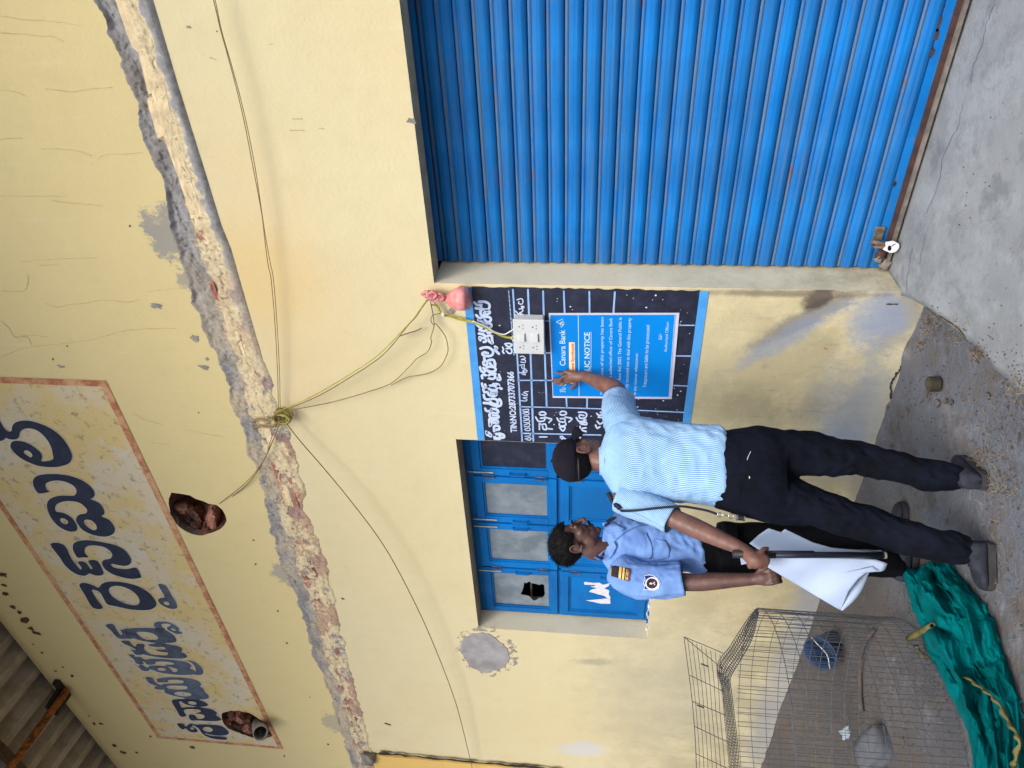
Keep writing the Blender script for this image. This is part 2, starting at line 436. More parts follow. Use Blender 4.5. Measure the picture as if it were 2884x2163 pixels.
# ---- holes knocked through the plaster
def rubble(name):
    t = NT(name)
    v = t.n('ShaderNodeTexVoronoi', i_Scale=16.0); t.t.links.new(t.map(scale=(1, .8, 1.5)), v.inputs['Vector'])
    a = t.mix(t.ramp(t.noise(9, 5, .7), .42, .56), srgb(112, 100, 90), srgb(150, 100, 80))
    a = t.mix(t.ramp(t.noise(30, 5, .7), .45, .7, 0, .6), a, srgb(72, 62, 56))
    return t.fin(a, 1.0, t.noise(28, 7, .7), .9, .03, spec=.03)
M_rubble = rubble('broken_brick_and_mortar')
def hole_liner(loop, depth, name, seed):
    c = sum(loop, Vector())/len(loop); n = len(loop); rr = random.Random(seed); rings = []
    for k in range(8):
        t = k/7; sh = 1+.05*math.sin(t*3)-.55*max(0, t-.45)/.55*1.0
        ring = []
        for i, p in enumerate(loop):
            q = c+(p-c)*(sh if k else 1.0)
            j = .02*t*(1 if k else 0)
            nz = mnoise.noise_vector(Vector((p.x*9, t*4, p.z*9)))*(.035 if k else 0)
            ring.append(Vector((q.x+nz.x, depth*t*(.9 if t < 1 else 1)+nz.y*.6+(.002 if k == 0 else 0), q.z+nz.z)))
        rings.append(ring)
    v = [p for r_ in rings for p in r_]; v.append(c+Vector((0, depth, 0)))
    f = [(i+k*n, (i+1) % n+k*n, (i+1) % n+(k+1)*n, i+(k+1)*n) for k in range(7) for i in range(n)]
    f += [(7*n+i, 7*n+(i+1) % n, len(v)-1) for i in range(n)]
    o = pyd(name, v, f, M_rubble, bld)
    return o
hole_liner(H1, .26, 'hole_in_plaster', 1)
hole_liner(H2, .20, 'hole_in_plaster', 2)
M_brick = simple('terracotta_brick', srgb(176, 124, 106), .95, .4, 14, .8, 0, .1)
M_brickd = simple('soot_darkened_brick', srgb(126, 90, 74), .95, .45, 18, .8, 0, .05)
M_mortar = simple('grey_mortar', srgb(140, 136, 130), .95, .35, 12, .8, 0, .05)
M_creamlump = simple('limewashed_brick', srgb(226, 206, 166), .9, .22, 16, .7)
def lump(name, c, size, mat, parent, seed, rot=0.0, amp=.18, rnd=.35):
    bm = bmesh.new(); bmesh.ops.create_cube(bm, size=1)
    bmesh.ops.subdivide_edges(bm, edges=list(bm.edges), cuts=3, use_grid_fill=True)
    for v in bm.verts:
        p = v.co.copy()
        l = max(abs(p.x), abs(p.y), abs(p.z)); q = p.normalized()*.62
        p = p.lerp(q, rnd)
        nz = mnoise.noise_vector(p*2.3+Vector((seed*7.1, seed*3.3, 0)))
        p += nz*amp
        p = Vector((p.x*size[0], p.y*size[1], p.z*size[2]))
        v.co = Matrix.Rotation(rot, 3, 'Y') @ p + c
    me = bpy.data.meshes.new(name); bm.to_mesh(me); bm.free()
    return link(name, me, mat, parent, name not in ('brick',))
# rubble bricks standing in the holes
hp = Z((0, 1413), 2.212)
for i, (x, y, w, h, d, m) in enumerate([(1330,95,.17,.07,.05,M_brick),(1240,160,.12,.06,.06,M_rubble),(1130,90,.10,.14,.09,M_rubble),(1210,60,.12,.10,.12,M_rubble),(1310,160,.10,.05,.05,M_brickd),(1110,20,.08,.16,.07,M_rubble),(1175,135,.09,.08,.07,M_rubble)]):
    lump('brick', onY(hp(x, y), d+.03), (w, .09, h), m, wall, i+3, rag(1, .4, i)[0], .22)
hp = Z((380, 1880), 5.53)
for i, (x, y, w, h, d, m) in enumerate([(1530,715,.11,.06,.03,M_brickd),(1620,750,.12,.07,.04,M_brick),(1440,800,.09,.09,.04,M_brickd),(1780,950,.11,.07,.03,M_brick),(1640,930,.11,.09,.05,M_rubble),(1540,890,.10,.09,.06,M_rubble),(1740,780,.10,.08,.08,M_brickd),(1690,1000,.09,.05,.04,M_mortar)]):
    lump('brick', onY(hp(x, y), d+.025), (w, .08, h), m, wall, i+23, rag(1, .4, i+40)[0], .22)
# pvc pipe poking out of the second hole
M_pvc = simple('grey_plastic_pipe', srgb(150, 146, 138), .55, .15, 8)
pc0 = onY(hp(1955, 1020), -.16); pc1 = onY(hp(1925, 870), .12)
mb = MB(); ax = (pc1-pc0).normalized(); a1 = ax.orthogonal().normalized(); b1 = ax.cross(a1)
rings = []
for (pp, rad) in ((pc1, .062), (pc0, .062), (pc0, .055), (pc0.lerp(pc1, .9), .055)):
    rings.append([pp+(a1*math.cos(2*math.pi*k/28)+b1*math.sin(2*math.pi*k/28))*rad for k in range(28)])
vv = [q for g in rings for q in g]
ff = [(i*28+k, i*28+(k+1) % 28, (i+1)*28+(k+1) % 28, (i+1)*28+k) for i in range(3) for k in range(28)]
ff.append(tuple(3*28+k for k in range(28)))
pp_ = mb.add(vv, ff).build('drain_pipe', M_pvc, None, True)
tag(pp_, 'grey plastic pipe end sticking out of the broken hole in the painted sign', 'pipe')

# ---- broken ledge (scar of a hacked-off sunshade) across the wall
verts, faces, cols = [], [], []
CR, GR, GD, TC, DK = (np.array(srgb(*c)) for c in ((226,210,170), (152,152,154), (140,136,131), (172,124,104), (86,78,70)))
cream_n = np.array(srgb(226, 204, 150))
for i in range(NL):
    w = top_w[i]; b = bot_w[i]
    left = min(1, max(0, (ys[i]-640)/500))             # 0 = right part (limewashed), 1 = left part (exposed)
    for j in range(NC):
        t = j/(NC-1)
        p = w.lerp(b, t)
        n1 = mnoise.fractal(Vector((p.x*7, 3.1, p.z*9)), .8, 2.1, 6)
        n2 = mnoise.fractal(Vector((p.x*22, 8.0, p.z*30)), .9, 2.0, 5)
        brick = mnoise.noise(Vector((p.x*4.2, 1.7, 0)))
        # relief: hollow mortar band on top, a split, plastered brick face, flush strip below
        n3 = mnoise.fractal(Vector((p.x*3.0, 12.1, p.z*4)), .8, 2.1, 5)
        n4 = mnoise.fractal(Vector((p.x*60, 5.0, p.z*75)), .7, 2.0, 4)
        tw = t+.09*n1+.06*n2+.03*n4
        s1 = (.45-.10*left)+.12*n3; s2 = .80+.05*n3
        crack = math.exp(-((tw-s1)/.016)**2)*(.25+.65*abs(brick)*1.6) + .8*math.exp(-((tw-(.61+.10*brick))/.010)**2)*(1 if brick > -.1 else .1) + .5*max(0, 1-abs(mnoise.noise(Vector((p.x*5.5, 2.2, 0)))-.02)/.025)*math.exp(-((tw-.55)/.14)**2)
        crack = min(1, crack)
        top_ = 1/(1+math.exp((tw-s1)*45))
        d = (.014-.008*left)*top_*(1+.8*n1) - .003*(1-top_) + .006*n1 + .005*n2 + .0025*n4 + .018*crack
        strip = 1/(1+math.exp(-(tw-s2)*60))*(1-left)
        d = d*(1-strip) + (-.013+.002*n2)*strip
        e = min(1, min(t, 1-t)*12)
        y = d*e - .003
        if j == NC-1: y = .0
        if j == 0: y = .0
        jit = (.006*n2+.010*n1) if 0 < j < NC-1 else 0
        verts.append((p.x+(.004*n2 if 0 < j < NC-1 else 0), y, p.z+jit*min(1, min(t, 1-t)*8)*(0 if (t > .8 and left < .5) else 1)))
        # colours of what is exposed: mortar, limewash, brick
        c = CR.copy()
        dirt = max(0, min(1, (n2*1.4+.5*n1+.6*n4-.18)*3))
        c = c*(1-dirt*.35)+np.array(srgb(196,166,120))*dirt*.35
        mk = max(0, min(1, .62+1.3*n1+.9*n2+.9*n4)); mort = GD*(1-mk)+GR*1.10*mk
        g = top_*(1-.55*left*max(0, min(1, .5+2.5*n3+1.2*n4)))
        c = c*(1-g)+mort*g
        c = c*(1-strip)+GR*(1.06+.25*n2+.2*n4)*strip
        gap = max(0, min(1, (n1*1.5+.8*n2+.7*n4-.42)*6))*(.25+.75*left)*(1-top_)
        c = c*(1-gap)+GR*.98*gap
        tc = max(0, min(1, (n3*1.5+.8*n1+.6*n2+.5*n4-.16)*5))*(1-.8*top_)*left*.6
        if 600 < ys[i] < 760 and t > .45: tc = max(tc, max(0, min(1, (n1*2+.1)*4)))
        c = c*(1-tc)+TC*(1+.3*n2)*tc
        k = min(1, crack*.9); c = c*(1-k*.7)+DK*k*.7
        cols.append(c)
for i in range(NL-1):
    for j in range(NC-1):
        a = i*NC+j; faces.append((a, a+NC, a+NC+1, a+1))
def attr_mat(name, rough, bump=.6, bs=40):
    t = NT(name); at = t.n('ShaderNodeVertexColor', layer_name='tint')
    c = t.mix(t.ramp(t.noise(45, 6, .7), .35, .7, 0, .35), at.outputs['Color'], srgb(92, 86, 78))
    return t.fin(c, rough, t.noise(bs, 7, .7), bump, .012)
M_scar = attr_mat('hacked_plaster_and_mortar', .95, .35, 70)
led = pyd('broken_ledge', verts, faces, M_scar, bld, True)
ca = led.data.color_attributes.new('tint', 'FLOAT_COLOR', 'POINT')
ca.data.foreach_set('color', np.array([list(np.clip(c, 0, 1))+[1.0] for c in cols], dtype=np.float32).ravel())
# separate bricks that can be picked out along the ledge
def ledge_brick(y, t, L, h, mat, seed, proud=.012):
    i = int(np.clip(np.searchsorted(ys, y), 0, NL-1))
    p = top_w[i].lerp(bot_w[i], t)
    lump('brick', Vector((p.x, -proud+.022, p.z)), (L, .030, h*(.75 if mat is M_creamlump else .5)), mat, led, seed, .03+rag(1, .06, seed)[0], .20, .08)
for k, (y, t, L, h, m) in enumerate([(40,.56,.26,.13,M_creamlump),(150,.57,.30,.12,M_creamlump),(262,.56,.20,.09,M_creamlump),(335,.50,.17,.13,M_creamlump),(405,.55,.20,.08,M_creamlump),(420,.78,.26,.06,M_creamlump),
        (500,.50,.22,.07,M_creamlump),(515,.73,.24,.055,M_creamlump),(575,.55,.15,.08,M_creamlump),(635,.60,.22,.06,M_creamlump),(700,.80,.22,.07,M_brick),(690,.58,.12,.05,M_creamlump),(735,.62,.10,.06,M_brick),(820,.45,.10,.06,M_brick),(868,.85,.14,.05,M_brick),
        (930,.60,.24,.08,M_creamlump),(1010,.62,.26,.09,M_creamlump),(1100,.62,.24,.10,M_creamlump),(1190,.55,.22,.08,M_creamlump),(1260,.62,.2,.08,M_creamlump),(1330,.45,.16,.07,M_brick),(1335,.75,.2,.06,M_brick),(1395,.55,.2,.07,M_creamlump),(1405,.80,.16,.05,M_brick),
        (1470,.5,.14,.06,M_brick),(1490,.78,.2,.05,M_creamlump),(1560,.55,.22,.07,M_creamlump),(1600,.70,.16,.05,M_brickd),(1640,.46,.16,.06,M_brick),(1665,.7,.2,.05,M_creamlump),(1700,.55,.18,.07,M_brick),(1750,.7,.16,.05,M_creamlump),(1800,.55,.2,.05,M_creamlump),(1840,.75,.16,.05,M_brick),(1890,.55,.2,.05,M_brick),(1940,.70,.2,.05,M_creamlump),(1985,.55,.16,.05,M_brick),(2030,.72,.18,.05,M_brickd),(2075,.5,.18,.05,M_creamlump)]):
    ledge_brick(y, t, L, h, m, 60+k)
# mortar lump at the ledge's far end
lump('mortar_lump', onY(Z((950,1413),2.212)(190, 1600), -.03), (.16, .07, .12), M_mortar, led, 91, .3, .3)

# ---- neighbouring yellow wall beyond the joint, with the dark joint crack
MB().box(-10.5, XL-.012, -.02, .3, -.06, bot_w[-1].z+.01).build('adjoining_wall', M_next, bld)
M_crack = simple('dark_crack', srgb(58, 50, 40), 1.0, .2, 30)
def crack(pts, w, parent, name='crack', y=-.003, wob=1.5, seed=0, mat=None):
    rr = random.Random(seed); q = [tuple(p) for p in catmull(pts, 6)] if len(pts) > 2 else [tuple(np.array(pts[0])*(1-t)+np.array(pts[1])*t) for t in np.linspace(0, 1, 12)]
    q = [(p[0]+rr.uniform(-wob, wob), p[1]+rr.uniform(-wob, wob), w*rr.uniform(.45, 1.3)) for p in q]
    mbb = MB(); stroke_mesh(mbb, q, w, lambda p: onY(p, y), 1)
    return mbb.build(name, mat or M_crack, parent)
crack(zmap((950,1413),2.212,[(262,1566),(420,1580),(600,1598),(840,1620),(1050,1640),(1260,1658),(1400,1670)]), 6, wall, seed=5, y=-.0225)
# hairline cracks of the upper wall
z1 = (0, 0); CK = srgb
M_hairl = simple('hairline_crack', srgb(182, 160, 114), 1.0, .2, 30)
for sd_, (o_, pts, w) in enumerate([
    ((0,0), [(0,100),(80,112),(150,125),(270,128)], 3), ((0,0), [(270,128),(380,140),(500,160)], 2), ((0,0), [(0,205),(60,208),(130,212)], 4),
    ((0,0), [(130,212),(250,225),(330,228),(400,262)], 2.4), ((0,0), [(280,553),(380,565),(450,573),(560,556),(700,543)], 3.4), ((0,0), [(0,560),(90,572),(160,600)], 2.4),
    ((0,0), [(0,870),(70,862),(140,860)], 4), ((0,0), [(260,925),(400,930),(500,945),(575,972)], 2.4), ((0,0), [(610,998),(650,965),(780,960),(890,950)], 2.6),
    ((0,0), [(0,1222),(120,1222),(250,1222),(420,1225)], 2.6), ((0,0), [(320,1248),(400,1262),(500,1270),(640,1282)], 2.6), ((0,0), [(130,1632),(300,1618),(520,1608),(610,1605)], 2.2),
    ((0,700), [(0,265),(80,268),(150,262),(172,225),(175,160)], 3), ((0,700), [(280,340),(350,366),(430,350),(520,342),(600,325),(690,322),(800,334),(865,316)], 3),
    ((0,700), [(0,450),(50,490),(90,550),(170,552),(200,610)], 3), ((0,700), [(90,550),(180,540),(300,553)], 2.2), ((0,700), [(0,680),(120,630),(250,605),(420,590),(600,560),(750,520),(900,500),(1100,500)], 2.6),
    ((0,700), [(245,105),(360,98)], 2.4), ((0,700), [(920,272),(1000,258),(1110,246)], 2.2), ((0,700), [(830,1025),(900,1065),(1020,1100)], 2.4), ((0,700), [(930,1205),(1060,1225)], 2), ((0,700), [(1150,1128),(1260,1150),(1400,1175)], 1.8)]):
    crack(zmap(o_, 2.212, pts), w*.34, wall, 'hairline_crack', -.002, .9, sd_+10, M_hairl)
# chips and splashes on the upper wall
M_chip = simple('grey_plaster_chip', srgb(150, 146, 138), 1.0, .3, 30)
M_soot = simple('dark_splash', srgb(92, 74, 48), 1.0, .3, 30)
def blotch(px, r, mat, parent, name, seed, y=-.0022, asp=1.0, rot=0.0):
    rr = random.Random(seed); n = 11
    pts = []
    for i in range(n):
        a = 2*math.pi*i/n; q = r*rr.uniform(.55, 1.25)
        dx, dy = q*math.cos(a)*asp, q*math.sin(a)/asp
        pts.append((px[0]+dx*math.cos(rot)-dy*math.sin(rot), px[1]+dx*math.sin(rot)+dy*math.cos(rot)))
    v_, f_ = poly_mesh([[tuple(q) for q in catmull(pts, 2, True)]], lambda p: onY(p, y))
    return pyd(name, v_, f_, mat, parent)
for i, (o_, x, y, r_, m, asp) in enumerate([((0,0),1175,168,7,M_chip,1.3),((0,0),808,1408,4.5,M_soot,1),((0,0),1350,195,3,M_soot,1),((0,700),973,357,13,M_chip,1.6),((0,700),1215,560,14,M_chip,1.3),((0,700),1270,740,12,M_chip,1.6),((0,700),1290,690,6,M_chip,1),
        ((0,700),418,607,4,M_soot,1.4),((0,700),330,690,4,M_soot,1),((0,700),382,736,8,M_chip,1.7),((0,700),1238,1024,3,M_soot,1),((0,1413),1580,240,4,M_soot,1.2),((0,1413),1592,390,4,M_soot,1),((0,1413),1730,680,4,M_soot,1.2),((0,1413),1788,882,5,M_soot,1.3),((0,1413),1930,1218,3,M_soot,1),
        ((0,1413),20,455,14,M_soot,1.3),((0,1413),25,520,9,M_soot,1.5),((0,1413),35,575,11,M_soot,1.4),((0,1413),80,655,10,M_soot,1.4),((0,1413),120,690,9,M_soot,1.2),((0,1413),160,740,15,M_soot,1.2),((0,1413),190,790,10,M_soot,1.3),((0,1413),228,820,11,M_soot,1.7),((0,1413),205,887,4,M_soot,1.5),((0,1413),262,942,5,M_soot,1.5),((0,1413),345,1055,5,M_soot,1.8),((0,1413),392,1030,4,M_soot,1.4),((0,1413),450,1085,6,M_soot,1),
        ((0,1413),555,1335,4,M_soot,1.4),((0,1413),585,1383,6,M_soot,1.2),((0,1413),630,1384,6,M_soot,1.7),((0,1413),712,1518,9,M_soot,1.5),((0,1413),765,1562,9,M_soot,1.7),((0,1413),850,1562,5,M_soot,1.6),((0,1413),1200,1530,8,M_soot,1.5),((0,1413),938,1463,4,M_soot,1.4),((0,1413),1770,1585,4,M_soot,1),((0,1413),2045,1512,4,M_soot,1.4),
        ((950,1413),312,1385,7,M_soot,2.2),((950,1413),35,605,5,M_soot,2),((950,0),460,755,13,M_chip,1.4),((1884,700),978,625,5,simple('ochre_fleck', srgb(176,130,60),.9),1.3)]):
    blotch(Z(o_, 2.212)(x, y), r_*(.72 if m is M_soot else .9), m, wall, 'chip', 300+i, asp=asp, rot=.3)
for i, (x0, y0, x1, y1) in enumerate([(1820,741,1880,741),(1805,812,1893,812),(1985,801,2020,802),(1305,358,1345,370),(1680,275,1700,276)]):
    crack(zmap((0,0), 2.212, [(x0, y0), (x1, y1)]), 2.2, wall, 'scratch', -.002, .3, 500+i, M_hairl)
# round cement patch left of the window: smooth repair set a little proud
t = NT('fresh_cement_patch')
M_patch = t.fin(t.mix(t.ramp(t.noise(6, 5, .6), .3, .7), srgb(138, 134, 134), srgb(170, 168, 170)), .9, t.noise(40, 5), .4, .006)
pc = zmap((950,1413), 2.212, [(770,900),(790,860),(830,830),(880,818),(940,828),(985,850),(1030,890),(1060,930),(1070,970),(1050,1010),(1010,1040),(950,1058),(900,1060),(850,1040),(815,1005),(785,960)])
pc = [tuple(q) for q in catmull(pc, 3, True)]
rr_ = random.Random(3); pc = [(p[0]+rr_.uniform(-2.5, 2.5), p[1]+rr_.uniform(-2.5, 2.5)) for p in pc]
cpc = (sum(p[0] for p in pc)/len(pc), sum(p[1] for p in pc)/len(pc))
vs, fs = poly_mesh([pc], lambda p: onY(p, -.0045)); n0 = len(pc)
vs2 = [onY(p, -.0045) for p in pc]+[onY((cpc[0]+(p[0]-cpc[0])*1.03, cpc[1]+(p[1]-cpc[1])*1.03), .001) for p in pc]
MB().add(vs, fs).add(vs2, [(i, n0+i, n0+(i+1) % n0, (i+1) % n0) for i in range(n0)]).build('cement_patch', M_patch, wall)
M_smear = NT('thin_cement_smear')
tt = M_smear
g = tt.ramp(tt.noise(14, 6, .7), .50, .60)
tr = tt.n('ShaderNodeBsdfTransparent'); mx = tt.n('ShaderNodeMixShader'); tt.put(mx.inputs[0], tt.math('MULTIPLY', g, .75))
tt.t.links.new(tr.outputs[0], mx.inputs[1]); tt.t.links.new(tt.b.outputs[0], mx.inputs[2]); tt.t.links.new(mx.outputs[0], tt.out.inputs[0])
tt.fin(srgb(152, 148, 140), .95)
pts = [(cpc[0]+(p[0]-cpc[0])*1.32+6, cpc[1]+(p[1]-cpc[1])*1.3-4) for p in pc]
vs, fs = poly_mesh([pts], lambda p: onY(p, -.0006)); pyd('cement_smear', vs, fs, M_smear.m, wall)
# gap where the wall meets the ground
crack([(2607,867),(2595,905),(2580,967),(2560,1000),(2539,1034),(2522,1060),(2512,1075),(2509,1110),(2514,1138),(2506,1170),(2494,1220),(2484,1250),(2478,1268)], 7, wall, 'base_crack', -.004, 2, 77)
crack([(2455,1340),(2440,1385),(2431,1410),(2420,1440)], 4, wall, 'base_crack', -.004, 2, 78)
crack([(2497,857),(2510,857),(2528,857)], 4, wall, 'base_crack', -.004, .6, 79)
# stained upper edge of the jamb corner
# ================================================================== ROOF
t = NT('weathered_asbestos_sheet')
rc = t.mix(t.ramp(t.noise(4, 5, .65), .4, .65), srgb(184, 172, 150), srgb(158, 144, 120))
rc = t.mix(t.ramp(t.noise(14, 6, .7), .5, .7, 0, .4), rc, srgb(176, 146, 96))
M_sheet = t.fin(rc, .95, t.noise(30, 6), .5, .01)
t = NT('grey_corrugated_sheet')
M_sheet2 = t.fin(t.mix(t.ramp(t.noise(5, 5, .65), .35, .7), srgb(176, 174, 168), srgb(146, 142, 136)), .9, t.noise(30, 6), .3, .008)
roof = bpy.data.objects.new('roof', None); COL.objects.link(roof); roof.parent = bld
def sheet(x0, y0, y1, z0, sl, mat, pitch=.26, waves=4, amp=.12):
    n = waves*12+1; v, f = [], []
    shp = lambda k: max(-.75, min(.75, math.cos(2*math.pi*k/12)*1.25))/.75
    for k, y in enumerate((y0, y1)):
        for i in range(n):
            x = x0+pitch*waves*i/(n-1)
            v.append((x, y, z0+(-y)*sl+amp*(1+shp(i))*.5))
    off = len(v)
    v += [(a, b, c+.007) for a, b, c in v]
    f += [(i, i+1, n+i+1, n+i) for i in range(n-1)] + [(off+i, off+n+i, off+n+i+1, off+i+1) for i in range(n-1)]
    f += [(i, off+i, off+i+1, i+1) for i in range(n-1)] + [(n+i, n+i+1, off+n+i+1, off+n+i) for i in range(n-1)]
    return pyd('corrugated_sheet', v, f, mat, roof, False)
SL = .16
for k in range(13):
    x0 = -10.6+k*1.02
    sheet(x0, .34, -.62, 6.285+(.012 if k % 2 else 0), SL, M_sheet)
    sheet(x0+.05, -.50, -3.4 if x0 < -2.2 else -2.35, 6.32+(.012 if k % 2 else 0), SL, M_sheet2)  # left sheets lengthened out of view to shade the wall below
M_rust = NT('rusty_orange_steel')
tt = M_rust
M_rust = tt.fin(tt.mix(tt.ramp(tt.noise(22, 6, .7), .4, .65), srgb(176, 108, 44), srgb(84, 56, 42)), .8, tt.noise(60, 5), .5, .004, .2)
M_brownp = simple('old_brown_purlin', srgb(96, 76, 58), .9, .4, 14, .5)
M_black = simple('black_painted_steel', srgb(34, 28, 26), .6, .3, 20, .2)
pb = onY(Z((0,1413),2.212)(405, 1195), -.06)
MB().tube([(pb.x, -.03, pb.z), (pb.x, -2.35, pb.z+2.3*.12)], .034, 12).build('roof_pipe', M_rust, roof, True)
pe = (pb.x, -1.15, pb.z)
MB().box(-10.2, 2.4, -.63, -.56, 6.20+.1, 6.255+.1).build('purlin', M_brownp, roof)
mb = MB()
mb.box(pb.x-.13, pb.x+.13, -.05, -.004, pb.z+.03, pb.z+.075); mb.box(pb.x-.05, pb.x+.05, -.22, -.051, pb.z+.036, pb.z+.068)
mb.box(pb.x-.13, pb.x-.09, -.20, -.051, pb.z+.035, pb.z+.07)
mb.build('pipe_bracket', M_black, roof)

# ================================================================== ROLLING SHUTTER
def blue_paint(name, dust=.3, rust=True, objrand=False):
    t = NT(name)
    base = t.mix(t.ramp(t.noise(3, 4), .35, .7), srgb(0, 102, 176), srgb(0, 119, 198))
    oi = t.n('ShaderNodeObjectInfo')
    base = t.mix(t.ramp(oi.outputs['Random'], 0, 1, 0, .45), base, srgb(20, 92, 152))
    st = t.noise(1.0, 6, .7, vec=t.map(t.coord('Object'), scale=(3, 20, 60)))
    base = t.mix(t.ramp(st, .56, .80, 0, dust), base, srgb(120, 132, 140))
    if rust:
        geo = t.n('ShaderNodeNewGeometry')
        r1 = t.noise(1.0, 5, .65, vec=t.map(geo.outputs['Position'], scale=(2.2, 5, 16)))
        r2 = t.noise(24, 6, .7, vec=geo.outputs['Position'])
        k = t.math('MULTIPLY', t.ramp(r1, .66, .78), t.ramp(r2, .45, .62))
        base = t.mix(t.math('MULTIPLY', k, .8), base, srgb(122, 76, 60))
        d2 = t.noise(1.0, 4, .6, vec=t.map(geo.outputs['Position'], scale=(1.2, 5, 40)))
        base = t.mix(t.ramp(d2, .50, .70, 0, dust*1.3), base, srgb(84, 118, 152))
        d3 = t.noise(1.0, 6, .7, vec=t.map(geo.outputs['Position'], scale=(1.6, 3, 90)))
        base = t.mix(t.ramp(d3, .55, .72, 0, .55), base, srgb(8, 66, 124))
        d4 = t.noise(1.6, 4, .6, vec=geo.outputs['Position'])
        base = t.mix(t.ramp(d4, .45, .7, 0, .35), base, srgb(40, 110, 170))
        so = t.sep(t.coord('Object')); tz = t.math('DIVIDE', so[2], .0770)
        stp = t.math('MULTIPLY', t.ramp(tz, .68, .74), t.ramp(tz, 1.0, .95))
        d5 = t.noise(1.0, 6, .7, vec=t.map(geo.outputs['Position'], scale=(2.4, 1, 13)))
        base = t.mix(t.math('MULTIPLY', stp, t.ramp(d5, .36, .62, .1, .8)), base, srgb(92, 116, 140))
        d6 = t.noise(1.0, 6, .75, vec=t.map(geo.outputs['Position'], scale=(4, 1, 14), loc=(3, 0, 1)))
        base = t.mix(t.math('MULTIPLY', t.ramp(tz, .60, .98, .15, 1), t.ramp(d6, .58, .68, 0, .8)), base, srgb(112, 84, 74))
        ch = t.vor(60, vec=geo.outputs['Position'])
        base = t.mix(t.ramp(ch, .07, .04, 0, .35), base, srgb(170, 180, 188))
    return t.fin(base, t.ramp(t.noise(9, 4), .3, .7, .5, .75), t.noise(50, 4), .15, .003, spec=.22)
M_blue = blue_paint('blue_shutter_paint')
M_bluew = blue_paint('blue_window_paint', .25, False)
sh = thing('rolling_shutter', 'bright blue corrugated steel rolling shutter, pulled down and padlocked', 'shutter')
NS, ZS0, ZS1 = 28, .205, 2.36
PH = (ZS1-ZS0)/NS
prof = [(0, .012), (.012, .0)]
for k in range(9):
    t_ = k/8; prof.append((.02+.66*t_, -.001-.0095*math.sin(math.pi*t_)**.75+(.0028 if k == 5 else 0)))
prof += [(.70, .0035), (.73, .0045)]
for k in range(4):
    t_ = k/3; prof.append((.75+.20*t_, .0035-.0045*math.sin(math.pi*t_)))
prof += [(.965, .006), (.972, .014), (1.0, .014)]
sv, sf = [], []
XS0, XS1 = XJ+.012, .94
nseg = 40
for i in range(nseg+1):
    x = XS0+(XS1-XS0)*i/nseg
    wv_ = .0016*mnoise.noise(Vector((x*2.3, 0, 1)))+.0010*mnoise.noise(Vector((x*9, 0, 4)))
    for (t_, y) in prof: sv.append((x, y*(1+.12*mnoise.noise(Vector((x*4, t_*2, 9))))+wv_, PH*t_+.0012*mnoise.noise(Vector((x*1.7, 3, 0)))))
m_ = len(prof)
for i in range(nseg):
    for k in range(m_-1):
        a = i*m_+k; sf.append((a, a+m_, a+m_+1, a+1))
slat_me = bpy.data.meshes.new('slat'); slat_me.from_pydata(sv, [], sf); slat_me.update(); slat_me.materials.append(M_blue)
for p in slat_me.polygons: p.use_smooth = True
rr = random.Random(4)
for k in range(NS):
    o = link('slat', slat_me, None, sh)
    o.location = (0, SHY+rr.uniform(-.0018, .0018), ZS0+PH*k)
    o.rotation_euler = (0, rr.uniform(-.0007, .0007), 0)
M_brown = NT('brown_rusted_angle_iron'); tt = M_brown
M_brown = tt.fin(tt.mix(tt.ramp(tt.noise(18, 6, .7), .4, .65), srgb(74, 48, 42), srgb(48, 36, 36)), .85, tt.noise(60, 5), .6, .004)
M_bar = simple('worn_grey_steel', srgb(120, 112, 104), .7, .35, 16, .3)
MB().box(XS0, XS1, SHY-.004, SHY+.012, .168, .2045).build('bottom_plate', M_blue, sh)
MB().box(XS0, XS1, SHY-.022, SHY+.01, .147, .1675).build('bottom_rail', M_brown, sh)
MB().box(XS0, XS1, SHY-.040, SHY-.023, .135, .149).build('bottom_angle', M_bar, sh)
# rust eaten patches on the plate near the right
for i, (x, y, r_) in enumerate([(1690,60,16),(1680,150,13),(1660,220,12),(1625,285,10),(1640,330,10),(1405,1150,6)]):
    b = blotch(Z((1884,0),2.212)(x, y), r_, M_brown if i != 5 else M_black, sh, 'rust_patch', 700+i, SHY-.0065, 1.6, 1.9)
# hasp, staple and the white sealed padlock
hz = Z((2400, 600), 7.373)
hb = onY(hz(560, 400), SHY-.01)
MB().box(hb.x-.035, hb.x+.03, SHY-.018, SHY-.006, hb.z-.02, hb.z+.022, None, .003).build('hasp_plate', simple('greased_old_steel', srgb(104, 92, 78), .6, .5, 30, .4), sh)
mb = MB(); hs = [onY(hz(440, 640), SHY-.03), onY(hz(430, 600), SHY-.05), onY(hz(520, 610), SHY-.07), onY(hz(700, 640), SHY-.07)]
mb.tube([tuple(q) for q in catmull(hs, 5)], .010, 8)
hs = [onY(hz(440, 690), SHY-.03), onY(hz(500, 705), SHY-.06), onY(hz(700, 700), SHY-.07)]
mb.tube([tuple(q) for q in catmull(hs, 5)], .008, 8); mb.build('hasp_staple', simple('worn_brown_steel', srgb(104, 86, 72), .7, .4, 20, .3), sh, True)
for i, (x, y, s_) in enumerate([(590,850,.045),(690,1060,.05),(560,930,.04)]):
    lump('lock_housing', onY(hz(x, y), SHY-.03), (s_, .03, s_*.8), M_brown if i == 0 else M_bar, sh, 800+i, .4, .2)
plk = thing('padlock', 'white cloth-wrapped padlock sealing the foot of the blue shutter', 'padlock')
lp = [(640,740),(690,690),(690,600),(760,588),(850,575),(930,610),(975,640),(985,700),(950,770),(890,815),(800,830),(720,800),(660,775)]
lp = [tuple(q) for q in catmull(zmap((2400,600), 7.373, lp), 3, True)]
kh = zmap((2400,600), 7.373, ellipse(777, 730, 40, 56, .1, 12))
